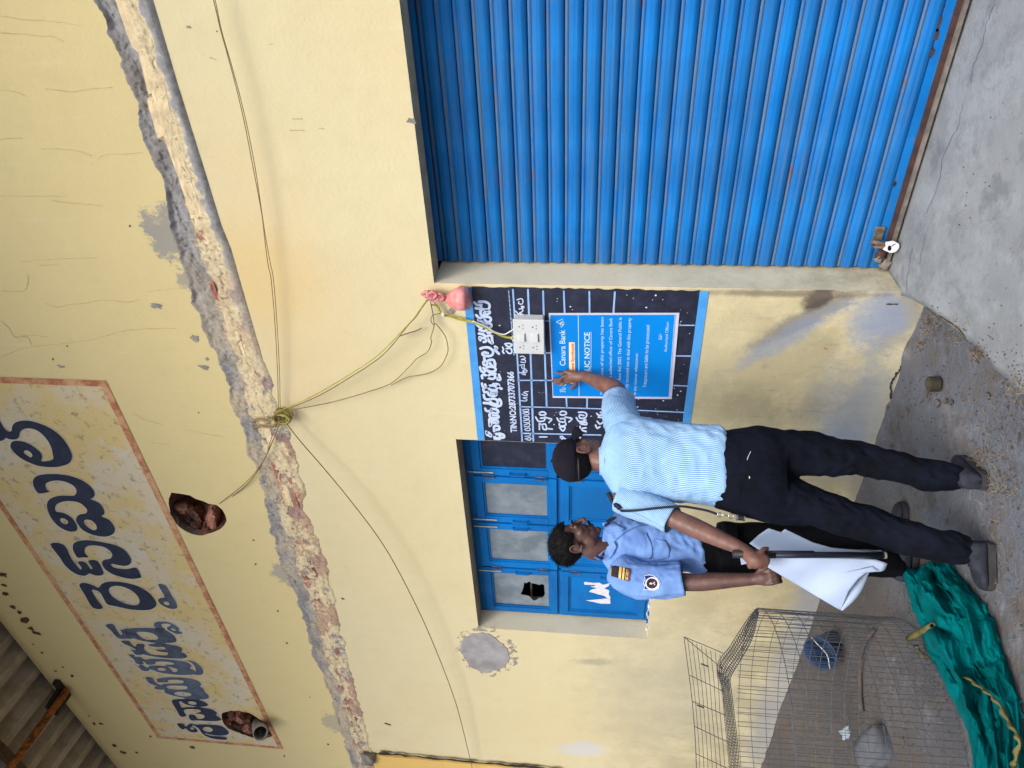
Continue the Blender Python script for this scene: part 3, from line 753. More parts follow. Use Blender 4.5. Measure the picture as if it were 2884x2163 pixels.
cx0 = sum(p[0] for p in lp)/len(lp); cy0 = sum(p[1] for p in lp)/len(lp)
YP = SHY-.085
n0 = len(lp); vs = []
for s_, y_ in ((.90, YP+.028), (1.0, YP+.018), (1.0, YP+.006)):
    vs += [onY((cx0+(p[0]-cx0)*s_, cy0+(p[1]-cy0)*s_), y_) for p in lp]
fs = [(k*n0+i, k*n0+(i+1) % n0, (k+1)*n0+(i+1) % n0, (k+1)*n0+i) for k in range(2) for i in range(n0)]
fs.append(tuple(range(n0-1, -1, -1)))
mb = MB().add(vs, fs)
shr = [(cx0+(p[0]-cx0)*.93, cy0+(p[1]-cy0)*.93) for p in lp]
vs2, fs2 = poly_mesh([shr, kh], lambda p: onY(p, YP)); mb.add(vs2, fs2)
vs3 = [onY(p, YP+.006) for p in lp]+[onY(p, YP) for p in shr]
mb.add(vs3, [(i, (i+1) % n0, n0+(i+1) % n0, n0+i) for i in range(n0)])
M_white = simple('white_cloth_tape', srgb(222, 222, 230), .8, .1, 40, .3)
mb.build('lock_body', M_white, plk)
vs, fs = poly_mesh([kh], lambda p: onY(p, YP+.012)); pyd('keyhole', vs, fs, M_black, plk)
mbb = MB(); stroke_mesh(mbb, zmap((2400,600), 7.373, [(820,690),(860,660),(895,645)]), 2.2, lambda p: onY(p, YP-.0012)); mbb.build('seam', M_black, plk)
mb = MB(); mb.tube([tuple(q) for q in catmull([onY(hz(690,625), YP+.014), onY(hz(560,610), YP+.02), onY(hz(500,660), YP+.03), onY(hz(560,720), YP+.02), onY(hz(690,740), YP+.014)], 5)], .004, 7)
mb.build('shackle', M_bar, plk, True)

# ================================================================== WINDOW
WY = .150
win = thing('window', 'blue wooden window with dusty panes, four shutters wide, left pane broken', 'window')
def wpx(D, y=WY): return onY((D[0]*1.3038, D[1]*1.3038), y)
xb = [XW1+.03, wpx((1100, 1027)).x, wpx((1100, 1128)).x, wpx((1100, 1224)).x, XW0+.012]
zt = wpx((1208, 1180)).z
Zb = [ZW0+.02, zt, ZW1-.045]
MB().box(XW0, XW1, WY+.002, WY+.06, ZW1-.045, ZW1-.003).build('frame_head', M_bluew, win)
MB().box(XW0, XW1, WY+.002, WY+.06, ZW0+.002, ZW0+.02).build('frame_sill', M_bluew, win)
MB().box(XW0, XW1, WY+.004, WY+.05, zt-.012, zt+.012).build('transom', M_bluew, win)
for x in xb[1:4]: MB().box(x-.008, x+.008, WY+.004, WY+.05, Zb[0], Zb[2]).build('mullion', M_bluew, win)
def dusty_glass():
    t = NT('dusty_window_glass')
    c = t.mix(t.ramp(t.noise(7, 5, .65), .3, .7), srgb(108, 122, 134), srgb(140, 150, 156))
    c = t.mix(t.ramp(t.noise(1, 6, .7, vec=t.map(scale=(40, 1, 5))), .6, .75, 0, .6), c, srgb(176, 184, 186))
    c = t.mix(t.ramp(t.noise(4, 3), .58, .66, 0, .5), c, srgb(86, 100, 112))
    m = t.fin(c, t.ramp(t.noise(20, 4), .3, .7, .35, .6), t.noise(30, 3), .1, .003)
    t.b.inputs['Coat Weight'].default_value = .6; t.b.inputs['Coat Roughness'].default_value = .12
    return m
M_glass = dusty_glass()
t = NT('blackboard_paint')
M_bb = t.fin(t.mix(t.ramp(t.noise(12, 6, .7), .4, .7), srgb(24, 28, 48), srgb(42, 46, 68)), .55, t.noise(60, 5), .3, .004)
M_steel = simple('bright_worn_steel', srgb(170, 165, 160), .5, .3, 20, .2, .6)
M_bolt = simple('painted_over_bolt', srgb(60, 96, 140), .6, .5, 30, .3)
broken_px = zmap((1300,1180), 2.86, [(503,1318),(520,1322),(548,1308),(560,1322),(600,1328),(625,1338),(640,1330),(665,1335),(668,1380),(672,1410),(655,1440),(620,1445),(600,1462),(578,1462),(560,1440),(540,1425),(510,1420),(480,1415),(478,1405),(490,1380),(500,1350)])
for c in range(4):
    for r_ in range(2):
        x1, x0 = xb[c]-.009, xb[c+1]+.009
        z0, z1 = (Zb[1]+.013, Zb[2]-.003) if r_ else (Zb[0]+.003, Zb[1]-.013)
        fw = .052 if x1-x0 > .3 else .045
        mb = MB(); b = .003
        mb.box(x0, x1, WY-.012, WY+.022, z0, z0+fw, None, b); mb.box(x0, x1, WY-.012, WY+.022, z1-fw, z1, None, b)
        mb.box(x0, x0+fw, WY-.0122, WY+.0222, z0+fw, z1-fw, None, b); mb.box(x1-fw, x1, WY-.0122, WY+.0222, z0+fw, z1-fw, None, b)
        # glazing bead
        for q in (0,):
            mb.box(x0+fw, x1-fw, WY-.002, WY+.008, z0+fw, z0+fw+.012); mb.box(x0+fw, x1-fw, WY-.002, WY+.008, z1-fw-.012, z1-fw)
            mb.box(x0+fw, x0+fw+.012, WY-.0021, WY+.0081, z0+fw+.012, z1-fw-.012); mb.box(x1-fw-.012, x1-fw, WY-.0021, WY+.0081, z0+fw+.012, z1-fw-.012)
        cs = mb.build('casement', M_bluew, win)
        if r_ == 1 and c == 3:
            out = [(x0+fw, z0+fw), (x1-fw, z0+fw), (x1-fw, z1-fw), (x0+fw, z1-fw)]
            hl = [(q.x, q.z) for q in (onY(p, WY+.010) for p in broken_px)]
            vs, fs = poly_mesh([out, hl], lambda p: Vector((p[0], WY+.010, p[1])))
            vs2 = [Vector((p[0], WY+.010, p[1])) for p in hl]+[Vector((p[0], WY+.014, p[1])) for p in hl]; n0 = len(hl)
            pn = MB().add(vs, fs).add(vs2, [(i, (i+1) % n0, n0+(i+1) % n0, n0+i) for i in range(n0)]).build('broken_pane', M_glass, cs)
            q0, q1 = onY(zmap((1300,1180),2.86,[(556,1250)])[0], WY+.09), onY(zmap((1300,1180),2.86,[(558,1520)])[0], WY+.09)
            MB().tube([(x0-.0, WY+.09, q0.z), (x1+.1, WY+.09, q0.z)], .009, 8).build('window_bar', M_steel, win, True)
        elif r_ == 1 and c == 0:
            MB().box(x0+fw, x1-fw, WY+.004, WY+.012, z0+fw, z1-fw).build('blackened_pane', M_bb, cs)
        elif r_ == 1:
            MB().box(x0+fw, x1-fw, WY+.008, WY+.012, z0+fw, z1-fw).build('pane', M_glass, cs)
        else:
            MB().box(x0+fw, x1-fw, WY+.003, WY+.012, z0+fw, z1-fw).build('wood_panel', M_bluew, cs)
            if c == 3:
                for pl in ([(985,1315),(1000,1312),(1060,1320),(1110,1318),(1140,1335),(1195,1322),(1185,1345),(1150,1365),(1190,1380),(1185,1410),(1200,1440),(1180,1452),(1150,1425),(1090,1410),(1060,1400),(1025,1392),(1045,1375),(1090,1362),(1035,1350),(1085,1345),(1070,1338),(990,1335)],
                           [(1000,1460),(1040,1458),(1080,1455),(1140,1448),(1195,1445),(1200,1488),(1120,1488),(1070,1475),(1030,1468)]):
                    v_, f_ = poly_mesh([zmap((1300,1180), 2.86, pl)], lambda p: onY(p, WY+.0015)); pyd('white_paint_smear', v_, f_, M_white, cs)
        # pull handle and hinges
        hx = x0+fw*.5 if c % 2 == 0 else x1-fw*.5
        if c == 1: hx = x0+fw*.5
        if c == 2: hx = x1-fw*.5
        if c == 0: hx = x0+fw*.5
        zc = (z0+z1)/2-.02
        mb = MB(); mb.tube([(hx, WY-.012, zc-.05), (hx, WY-.035, zc-.045), (hx, WY-.035, zc+.045), (hx, WY-.012, zc+.05)], .006, 6)
        mb.build('handle', M_bluew, cs)
        ex = x1-.004 if c in (1, 3) else x0+.004
        for zz in (z0+.1, z1-.1): MB().box(ex-.006, ex+.006, WY-.0185, WY-.0125, zz-.035, zz+.035).build('hinge', M_bolt, cs)
        if r_ == 1:
            MB().tube([(hx, WY-.018, z1-.13), (hx, WY-.018, z1+.03)], .005, 6).build('tower_bolt', M_steel, cs)
# sill flakes
for i in range(9):
    lump('paint_flake', Vector((XW0+.05+.06*i, .05+.02*(i % 3), ZW0+.006)), (.03, .02, .012), M_bluew if i % 2 else M_white, wall, 950+i, 0, .3)

# ================================================================== PAINTED SIGN (faded, high on the wall)
def sign_ground():
    t = NT('flaking_sign_paint')
    c = t.mix(t.ramp(t.noise(2.2, 5, .65), .42, .58), srgb(208, 196, 168), srgb(212, 190, 132))
    c = t.mix(t.ramp(t.noise(5, 6, .7), .56, .66, 0, .75), c, srgb(206, 202, 192))
    c = t.mix(t.ramp(t.noise(13, 7, .75), .54, .64, 0, .75), c, srgb(150, 134, 100))
    c = t.mix(t.ramp(t.noise(1, 7, .75, vec=t.map(scale=(50, 1, 16))), .60, .70, 0, .7), c, srgb(120, 104, 74))
    c = t.mix(t.ramp(t.noise(1, 6, .7, vec=t.map(scale=(9, 1, 45))), .63, .72, 0, .6), c, srgb(160, 136, 84))
    return t.fin(c, .95, t.noise(20, 7, .7), .5, .008)
M_sign = sign_ground()
def faded(name, a, b, lo=.45, hi=.62, peel=None):
    t = NT(name)
    c = t.mix(t.ramp(t.noise(9, 6, .7), lo, hi), a, b)
    if peel: c = t.mix(t.ramp(t.noise(24, 7, .75), .62, .68), c, peel)
    return t.fin(c, .9, t.noise(30, 5), .25, .004)
M_border = faded('faded_red_border', srgb(206, 160, 118), srgb(168, 104, 72), .40, .62, srgb(206, 180, 130))
M_ink = faded('navy_sign_paint', srgb(36, 43, 62), srgb(46, 54, 76), .4, .6, None)
M_ink2 = faded('faded_blue_sign_paint', srgb(96, 108, 124), srgb(72, 84, 106), .35, .65, None)
M_ink3 = faded('scraped_blue_sign_paint', srgb(86, 98, 114), srgb(58, 64, 78), .35, .65, srgb(150, 140, 110))
sg = thing('painted_wall_sign', 'faded hand-painted sign with dark blue lettering and red border high on the wall', 'sign')
TL, BL, BR = (445, 2078), (797, 2106), (296, 1071)
pTL, pBL, pBR = onY(TL), onY(BL), onY(BR)
sx0, sx1, sz0, sz1 = pTL.x, pBR.x, pBL.z, pTL.z
bw = .046
vs, fs = poly_mesh([[(sx0+bw, sz0+bw), (sx1-bw, sz0+bw), (sx1-bw, sz1-bw), (sx0+bw, sz1-bw)], [(h.x, h.z) for h in H2]], lambda p: Vector((p[0], -.003, p[1])))
pyd('sign_panel', vs, fs, M_sign, sg)
for (a, b, c, d) in ((sx0, sx1, sz0, sz0+bw), (sx0, sx1, sz1-bw, sz1), (sx0, sx0+bw, sz0+bw, sz1-bw), (sx1-bw, sx1, sz0+bw, sz1-bw)):
    MB().add([(a, -.0035, c), (b, -.0035, c), (b, -.0035, d), (a, -.0035, d)], [(0, 1, 2, 3)]).build('border', M_border, sg)
M_halo = faded('pale_letter_outline', srgb(206, 206, 204), srgb(196, 192, 180), .4, .6, srgb(190, 170, 120))
A_, B_, C_, D_ = ((0,1150), 5.53), ((100,1420), 5.53), ((270,1720), 6.9125), ((380,1880), 5.53)
def glyph(view, outer, holes=(), mat=M_ink, parent=sg, y=-.0062):
    lps = [[tuple(q) for q in catmull(zmap(view[0], view[1], outer), 3, True)]]
    for h in holes: lps.append([tuple(q) for q in (catmull(zmap(view[0], view[1], h), 2, True))])
    v_, f_ = poly_mesh(lps, lambda p: onY(p, y))
    for k, lp in enumerate(lps):
        mbb = MB(); stroke_mesh(mbb, lp+[lp[0]], 3.2, lambda p, k=k: onY(p, y+.0012-.0002*k), 1); mbb.build('letter_outline', M_halo, parent)
    return pyd('letter', v_, f_, mat, parent)
bA = lambda pts: [(x+553, y+1493) for x, y in pts]
glyph(A_, [(-150,60),(-40,140),(0,195),(40,270),(95,340),(150,362),(180,345),(187,290),(215,240),(280,205),(400,190),(550,215),(700,270),(830,340),(960,450),(1050,570),(1110,690),(1122,770),(1085,850),(1000,890),(880,915),(740,915),(590,895),(430,835),(300,760),(210,680),(165,610),(165,560),(190,520),(260,505),(370,520),(480,570),(580,640),(640,700),(657,760),(645,822),(740,820),(825,790),(820,720),(800,620),(740,500),(640,390),(540,330),(440,312),(360,330),(312,375),(302,430),(270,475),(210,487),(140,480),(95,460),(60,490),(0,510),(-150,500)],
      [[(370,670),(420,655),(480,690),(505,735),(480,765),(430,740),(385,705)]])
glyph(A_, [(605,1325),(530,1230),(510,1150),(530,1090),(600,1045),(720,1025),(900,1025),(1080,1050),(1250,1110),(1380,1190),(1460,1280),(1475,1350),(1440,1400),(1405,1412),(1500,1450),(1580,1510),(1625,1600),(1620,1650),(1583,1683)]
      + bA([(1140,240),(1215,330),(1237,400),(1200,470),(1100,505),(960,495),(820,450),(720,390),(660,310),(630,250),(650,188),(700,157),(780,145),(805,100)])
      + [(1333,1550),(1250,1480),(1130,1448),(1000,1450),(900,1485),(858,1540),(873,1608)] + bA([(380,125),(470,150),(560,210),(618,280),(648,350),(640,410),(560,430),(450,400),(330,320),(240,210),(190,100)])
      + [(730,1500),(760,1430),(830,1385),(950,1360),(1100,1362),(1160,1355),(1190,1310),(1180,1250),(1120,1190),(1000,1140),(880,1125),(780,1140),(720,1170),(707,1200),(730,1270),(770,1300)],
      [bA(ellipse(445, 265, 68, 38, .5)), bA([(755,260),(800,240),(880,260),(945,330),(950,390),(900,405),(830,370),(770,310)])])
glyph(B_, [(230,620),(440,632),(560,850),(680,1000),(715,1010),(715,985),(660,895),(775,905),(850,1000),(875,1010),(880,985),(820,880),(965,885),(1050,1040),(1055,1090),(1010,1112),(930,1110),(840,1080),(790,1110),(730,1115),(640,1090),(540,1030),(450,940),(370,820)])
glyph(B_, [(655,830),(600,750),(580,690),(590,620),(650,580),(760,562),(900,568),(1080,600),(1250,640),(1380,710),(1460,800),(1490,870),(1480,920),(1430,955),(1340,960),(1200,930),(1180,945),(1220,985),(1320,1005),(1440,1010),(1570,990),(1645,1125),(1620,1150),(1500,1165),(1350,1140),(1200,1090),(1080,1010),(1035,930),(1040,890),(1090,862),(1160,850),(1195,800),(1170,740),(1090,680),(990,650),(880,642),(800,660),(765,710),(775,770),(825,825),(740,830)])
glyph(B_, [(890,1610),(760,1400),(690,1290),(685,1250),(720,1228),(790,1230),(900,1265),(980,1300),(1030,1245),(1120,1210),(1280,1208),(1450,1235),(1600,1280),(1740,1360),(1840,1460),(1882,1540),(1865,1600),(1780,1645),(1620,1652),(1450,1635),(1250,1590),(1120,1560),(1060,1470),(1000,1370),(900,1332),(880,1345),(900,1390),(960,1490),(1050,1620)],
      [[(1140,1330),(1200,1280),(1320,1275),(1470,1330),(1580,1420),(1620,1500),(1600,1560),(1520,1575),(1400,1550),(1280,1495),(1180,1420)]])
glyph(B_, [(1910,1255),(2030,1270),(2130,1440),(2180,1510),(2207,1590),(2190,1625),(2120,1632),(2020,1600),(1940,1550),(1908,1490),(1950,1460),(2010,1440)], [ellipse(2042, 1547, 46, 26, .3)], M_ink3)
glyph(C_, [(190,285),(330,258),(400,370),(470,460),(512,470),(490,400),(430,320),(520,345),(600,450),(632,490),(600,430),(540,360),(640,345),(800,335),(1050,335),(1250,350),(1400,400),(1510,480),(1567,560),(1550,610),(1450,628),(1250,632),(1050,615),(870,580),(730,540),(700,552),(600,545),(460,545),(370,480),(290,380)],
      [[(785,430),(860,412),(1000,418),(1120,450),(1205,510),(1190,560),(1100,568),(980,560),(870,510)]], M_ink3)
glyph(C_, [(1130,270),(1150,230),(1250,212),(1400,225),(1520,270),(1600,330),(1622,365),(1590,390),(1510,350),(1465,350),(1490,385),(1640,405),(1685,440),(1640,452),(1560,450),(1470,410),(1400,370),(1385,320),(1440,300),(1460,275),(1400,255),(1310,255),(1275,275),(1290,320),(1340,358),(1200,335),(1140,310)], (), M_ink2)
glyph(C_, [(500,585),(640,590),(700,660),(770,700),(800,650),(920,650),(950,690),(940,740),(980,790),(1080,850),(1200,865),(1350,870),(1400,850),(1390,815),(1250,800),(1170,770),(1190,755),(1320,755),(1350,730),(1310,710),(1190,710),(1050,690),(1020,660),(1100,645),(1300,645),(1480,665),(1620,700),(1690,760),(1662,800),(1740,840),(1775,900),(1700,930),(1500,930),(1250,910),(1050,880),(920,850),(880,862),(780,857),(720,800),(680,755),(790,770),(680,700),(560,650),(505,612)], (), M_ink3)
glyph(C_, [(640,860),(740,855),(760,895),(880,905),(950,950),(1100,935),(1300,940),(1600,970),(1780,1010),(1862,1080),(1830,1120),(1920,1170),(1940,1220),(1850,1250),(1650,1252),(1400,1230),(1200,1190),(1050,1140),(1030,1172),(920,1170),(840,1110),(828,1070),(900,1060),(1000,1110),(1060,1072),(1200,1070),(1380,1085),(1470,1150),(1500,1190),(1570,1190),(1582,1140),(1490,1110),(1400,1078),(1350,1055),(1520,1048),(1480,1010),(1300,990),(1170,1000),(1150,1040),(1010,1050),(950,1000),(900,980),(930,1040),(790,1030),(740,950),(690,912)], [ellipse(1280, 1145, 80, 30, .1)], M_ink2)
glyph(C_, [(1790,970),(1900,990),(2020,1070),(2085,1160),(2070,1240),(1950,1252),(1920,1240),(1950,1190),(1930,1100),(1870,1020)], (), M_ink2)
glyph(D_, [(170,155),(265,158),(310,220),(400,280),(450,255),(600,250),(720,250),(762,225),(740,205),(640,192),(520,195),(510,228),(370,230),(340,200),(350,175),(480,155),(700,155),(900,180),(1010,230),(1032,275),(1010,290),(1070,340),(1087,380),(1130,420),(1152,460),(1120,490),(1000,497),(850,490),(650,450),(500,410),(455,370),(480,345),(570,335),(640,345),(780,340),(818,320),(790,290),(650,282),(530,285),(490,305),(520,330),(420,347),(320,335),(305,300),(380,300),(260,260),(200,220)], [ellipse(748, 415, 135, 34, .08)], M_ink2)
glyph(D_, [(575,535),(600,500),(700,492),(900,495),(1050,520),(1132,570),(1120,600),(1030,612),(900,600),(780,570),(720,530),(690,535),(700,570),(735,622),(850,615),(1050,625),(1200,655),(1282,710),(1260,740),(1332,790),(1332,825),(1200,837),(1000,825),(870,820),(840,740),(930,740),(980,800),(1060,790),(1087,760),(1040,730),(940,715),(1022,690),(1000,660),(880,648),(780,655),(765,690),(800,752),(710,762),(640,650)], [ellipse(895, 555, 70, 24, .15)], M_ink)
glyph(D_, [(660,880),(690,868),(760,880),(790,920),(860,872),(950,890),(1050,885),(1250,895),(1350,912),(1400,945),(1460,1000),(1440,1045),(1350,1060),(1200,1050),(1080,1020),(1090,1035),(1200,1065),(1400,1080),(1432,1122),(1300,1122),(1150,1090),(1050,1030),(1000,960),(930,910),(880,905),(960,960),(972,1000),(910,1013),(840,990),(790,950),(740,966),(680,920)], [ellipse(1135, 965, 78, 38, .15), ellipse(890, 950, 30, 18, .3)], M_ink)

# ================================================================== PAINTED PRICE BOARD
r1 = ((1280, 760), 2.949)
zq = lambda x, y: (1280+x/2.949, 760+y/2.949)
bd = thing('painted_price_board', 'black painted notice board with white lettering and pale blue bands between window and shutter', 'notice board')
bxr = XJ-.012
zi0, zi1 = onY(zq(155, 300)).z, onY(zq(2020, 300)).z
zo0, zo1 = onY(zq(86, 300)).z, onY(zq(2096, 300)).z
bxl = XW1+.004
M_lblue = faded('pale_blue_band', srgb(74, 156, 226), srgb(64, 146, 218))
rng = random.Random(12)
edge = [(bxr+rng.uniform(-.006, .002), z) for z in np.linspace(zi0, zi1, 40)]
vs, fs = poly_mesh([[(bxl, zi0), (bxl, zi1)]+[e for e in reversed(edge)]], lambda p: Vector((p[0], -.003, p[1])))
pyd('board_panel', vs, fs, M_bb, bd)
MB().add([(bxl,-.003,zi0+.0005),(bxr-.005,-.003,zi0+.0005),(bxr-.005,-.003,zo0),(bxl,-.003,zo0)], [(0,1,2,3)]).build('band', M_lblue, bd)
MB().add([(bxl,-.003,zo1),(bxr-.005,-.003,zo1),(bxr-.005,-.003,zi1-.0005),(bxl,-.003,zi1-.0005)], [(0,1,2,3)]).build('band', M_lblue, bd)
M_chalk = faded('white_lettering_paint', srgb(196, 212, 240), srgb(178, 198, 232))
M_line = faded('pale_blue_line_paint', srgb(150, 186, 232), srgb(130, 168, 222))
def bline(pts, w):
    mbb = MB(); stroke_mesh(mbb, zmap(r1[0], r1[1], pts), w, lambda p: onY(p, -.0050), 3); mbb.build('ruled_line', M_line, bd)
for pts, w in [([(485,165),(520,700),(562,1420)],4.6),([(610,165),(632,700),(655,1420)],5.2),([(736,178),(750,690),(766,1135)],5.0),([(908,178),(915,365)],4.6),([(928,1060),(933,1140)],4.6),([(1120,182),(1122,360)],4.8),([(1102,1062),(1100,1145)],4.8),([(1332,186),(1320,360)],5.0),
               ([(525,918),(805,918)],3.4),([(545,1137),(900,1145),(1235,1155)],3.2),([(560,1357),(900,1365),(1215,1372)],3.6),([(750,425),(788,425)],3.2),([(750,690),(800,690)],3.2),([(1862,460),(1990,461)],3.4),([(1835,715),(1962,716)],3.4),([(1815,960),(1935,965)],3.4),([(1500,1165),(1905,1184)],3.2)]:
    bline(pts, w)
for k in range(15):
    y0 = 172+k*36.5; bline([(449+k*3.05, y0), (450+(k+.7)*3.05, y0+25)], 2.4)
E_, F_, G_, H_ = ((1320,820), 7.544), ((1340,1030), 7.544), ((1430,780), 7.215), ((1450,1000), 6.637)
def letters(view, items, w, y=-.0066):
    for k, strokes in enumerate(items):
        mbb = MB()
        for j, s in enumerate(strokes): stroke_mesh(mbb, zmap(view[0], view[1], s), w/view[1], lambda p, j=j: onY(p, y-.0004*j))
        mbb.build('letter', M_chalk, bd)
letters(E_, [
 [[(215,225),(340,225),(430,270),(440,350),(400,390),(300,385),(258,340),(270,290)],[(120,240),(180,290),(250,290)],[(150,360),(240,380),(262,430)]],
 [[(250,430),(260,500),(330,510),(440,470),(440,430),(370,420),(330,460)]],
 [[(160,510),(210,560),(240,600)],[(260,560),(360,545),(450,560),(470,620),(400,660),(340,610)]],
 [[(200,610),(280,650),(340,700),(460,690),(480,750),(420,780),(370,740)],[(160,700),(230,760),(280,780)]],
 [[(230,820),(330,850),(420,800),(480,870),(400,880)]],
 [[(220,900),(330,930),(330,1000),(220,980),(250,1040)],[(320,1080),(370,1060),(380,960),(480,950),(500,1060),(510,1110),(440,1070),(400,1000)]],
 [[(250,1220),(330,1195),(430,1200),(510,1260),(510,1340),(440,1380),(330,1370),(290,1330),(330,1300),(410,1320)],[(560,1180),(610,1210),(555,1240),(600,1290),(640,1330)]],
 [[(330,1420),(340,1480),(310,1510),(330,1570),(390,1560),(400,1480),(520,1460),(550,1520),(560,1600),(490,1580),(450,1530)]]], 56)
letters(E_, [[[(770,1120),(870,1110),(920,1150),(850,1180),(790,1150)]], [[(720,1190),(740,1240),(720,1280),(750,1320)],[(800,1220),(900,1220),(910,1310),(850,1320),(800,1270)]]], 34)
letters(F_, [
 [[(90,30),(110,100),(170,140),(200,90),(160,50)],[(230,40),(300,20),(400,40),(420,100),(340,130),(270,110)],[(240,100),(330,160),(420,170)]],
 [[(140,265),(130,210),(180,190),(240,220)],[(240,240),(300,190),(390,190),(410,250),(350,280),(280,265),(242,242)],[(490,190),(510,240),(520,300),(460,290),(470,260)]],
 [[(130,380),(150,440),(210,470),(200,400)],[(260,440),(330,420),(430,440),(440,510),(370,520),(290,500),(262,442)],[(370,390),(460,390),(500,430),(450,440),(550,490)]],
 [[(160,500),(180,560),(250,560),(280,620),(400,640),(440,600),(330,590),(340,550),(450,560)]],
 [[(170,620),(190,690),(250,720),(380,700),(460,740),(450,820),(350,800),(300,750)],[(170,790),(280,800),(400,850),(460,830)],[(500,710),(535,760),(530,840),(440,870)]],
 [[(200,910),(230,960),(330,960),(320,920),(440,930),(480,990),(400,1010),(330,990),(290,1050),(330,1110),(470,1110),(470,1060),(360,1050)]],
 [[(285,1140),(300,1290),(340,1200)],[(330,1160),(460,1170),(470,1210),(380,1210)],[(390,1390),(390,1290),(480,1280),(500,1350),(430,1360)]],
 [[(220,1400),(240,1460),(330,1500),(290,1430),(240,1420)],[(390,1470),(450,1450),(520,1480),(480,1540),(400,1520),(392,1472)],[(500,1440),(590,1470),(600,1520),(550,1530)],[(400,1550),(510,1555)]]], 54)
letters(H_, [
 [[(450,1080),(520,1060),(580,1090),(560,1120),(480,1120),(452,1082)]],[[(390,1160),(420,1210),(450,1240),(540,1230),(560,1180),(480,1180)],[(560,1160),(620,1180),(690,1200),(640,1260)]],[[(460,1390),(460,1270),(490,1300),(570,1290),(590,1390),(530,1380),(520,1330)],[(610,1375),(700,1385)]],
 [[(830,1080),(890,1050),(960,1070),(950,1110),(870,1120),(832,1082)]],[[(790,1180),(830,1240),(930,1250),(930,1190),(850,1190)],[(940,1160),(1000,1170),(1070,1190),(1010,1250)]],[[(830,1280),(850,1330),(950,1310),(950,1270)],[(840,1360),(900,1420),(940,1350),(860,1340)]],
 [[(1190,1070),(1290,1070),(1340,1100),(1320,1170),(1220,1180),(1210,1120),(1290,1130)]],[[(1150,1170),(1200,1240),(1300,1230),(1340,1220),(1290,1200)],[(1220,1270),(1330,1260),(1340,1300),(1240,1290)]],[[(1160,1340),(1210,1420)],[(1220,1330),(1230,1390),(1330,1430)],[(1260,1370),(1330,1360)]],
 [[(1530,1090),(1580,1130),(1660,1090),(1600,1070)],[(1560,1160),(1640,1170)]],[[(1540,1240),(1590,1290),(1640,1260)],[(1510,1310),(1540,1370),(1590,1340)]]], 30)
letters(H_, [[[(460,1530),(600,1530)]], [[(850,1520),(900,1525),(890,1570),(850,1540)],[(900,1540),(950,1570)]], [[(1200,1530),(1250,1560),(1290,1545)]]], 24)
letters(H_, [[[(100,30),(150,20),(200,60),(130,80)],[(120,90),(190,90),(190,140),(110,130)]],[[(90,190),(180,180),(170,230),(200,260),(140,250),(130,210)]],[[(150,290),(220,280),(220,320),(150,310)],[(90,330),(170,330),(200,370),(130,350)]],
 [[(130,730),(190,760),(240,740),(160,700),(250,680)]],[[(120,850),(200,860),(230,830),(150,800),(230,790)]],
 [[(140,1030),(250,1010),(250,1050),(160,1060)]],[[(150,1090),(250,1070),(260,1110),(170,1120)]],[[(160,1160),(250,1140),(260,1190),(170,1190)]],[[(160,1230),(260,1210),(270,1260),(170,1260)]],[[(170,1310),(270,1280),(270,1330),(180,1340)]],[[(180,1390),(270,1360),(280,1410),(200,1410)]],
 [[(180,1470),(280,1470),(280,1510),(190,1520)]],[[(190,1570),(290,1540),(290,1590),(220,1580)]]], 17)
letters(G_, [[[(190,465),(270,440),(310,480),(290,550),(220,540),(230,500)]],[[(275,595),(330,600)],[(280,620),(330,625)]],[[(160,690),(220,760)],[(230,650),(300,650),(300,700),(230,740),(310,760)]]], 22)
def text(s, px0, px1, hpx, mat, parent, name, y, width=None, align='LEFT', shear=0.0, bold=0.0):
    """flat lettering on the wall from pixel px0 (left end of baseline) to px1 (right end)"""
    a = onY(px0, y); b = onY(px1, y)
    cu = bpy.data.curves.new(name, 'FONT'); cu.body = s; cu.size = 1.0; cu.shear = shear; cu.offset = bold; cu.resolution_u = 3
    tmp = bpy.data.objects.new(name+'_curve', cu); COL.objects.link(tmp)
    bpy.context.view_layer.update()
    dg = bpy.context.evaluated_depsgraph_get()
    me = bpy.data.meshes.new_from_object(tmp.evaluated_get(dg))
    bpy.data.objects.remove(tmp); bpy.data.curves.remove(cu)
    xs = [v.co.x for v in me.vertices]
    if not xs: return None
    w0, w1 = min(xs), max(xs); h = onY((px0[0]-hpx, px0[1]), y).z-a.z
    capm = max(v.co.y for v in me.vertices)
    dx = (b.x-a.x)
    for v in me.vertices:
        t_ = (v.co.x-w0)/(w1-w0)
        v.co = Vector((a.x+dx*t_, y, a.z+(b.z-a.z)*t_+v.co.y/capm*h))
    me.materials.clear(); me.materials.append(mat)
    return link(name, me, None, parent)
fq = lambda x, y: (1340+x/7.544, 1030+y/7.544)
text('TIN:NO:28733707366', fq(872, 1420), fq(800, 125), 18, M_chalk, bd, 'lettering', -.0066, bold=.035)
# paint specks on the board
mbb = MB()
for i in range(150):
    x = rng.uniform(bxl+.02, bxr-.03); z = rng.uniform(zi1+.02, zi0-.02); s_ = rng.choice([.002, .0025, .003, .005]); a = rng.uniform(0, 3)
    if rng.random() < .45: z = rng.uniform(zi1+.02, zi1+.35)
    mbb.add([(x+s_*math.cos(a+k*1.26)*rng.uniform(.6, 1.3), -.0056, z+s_*math.sin(a+k*1.26)) for k in range(5)], [(0, 1, 2, 3, 4)])
tag(mbb.build('paint_specks', M_chalk, bd), kind='stuff')

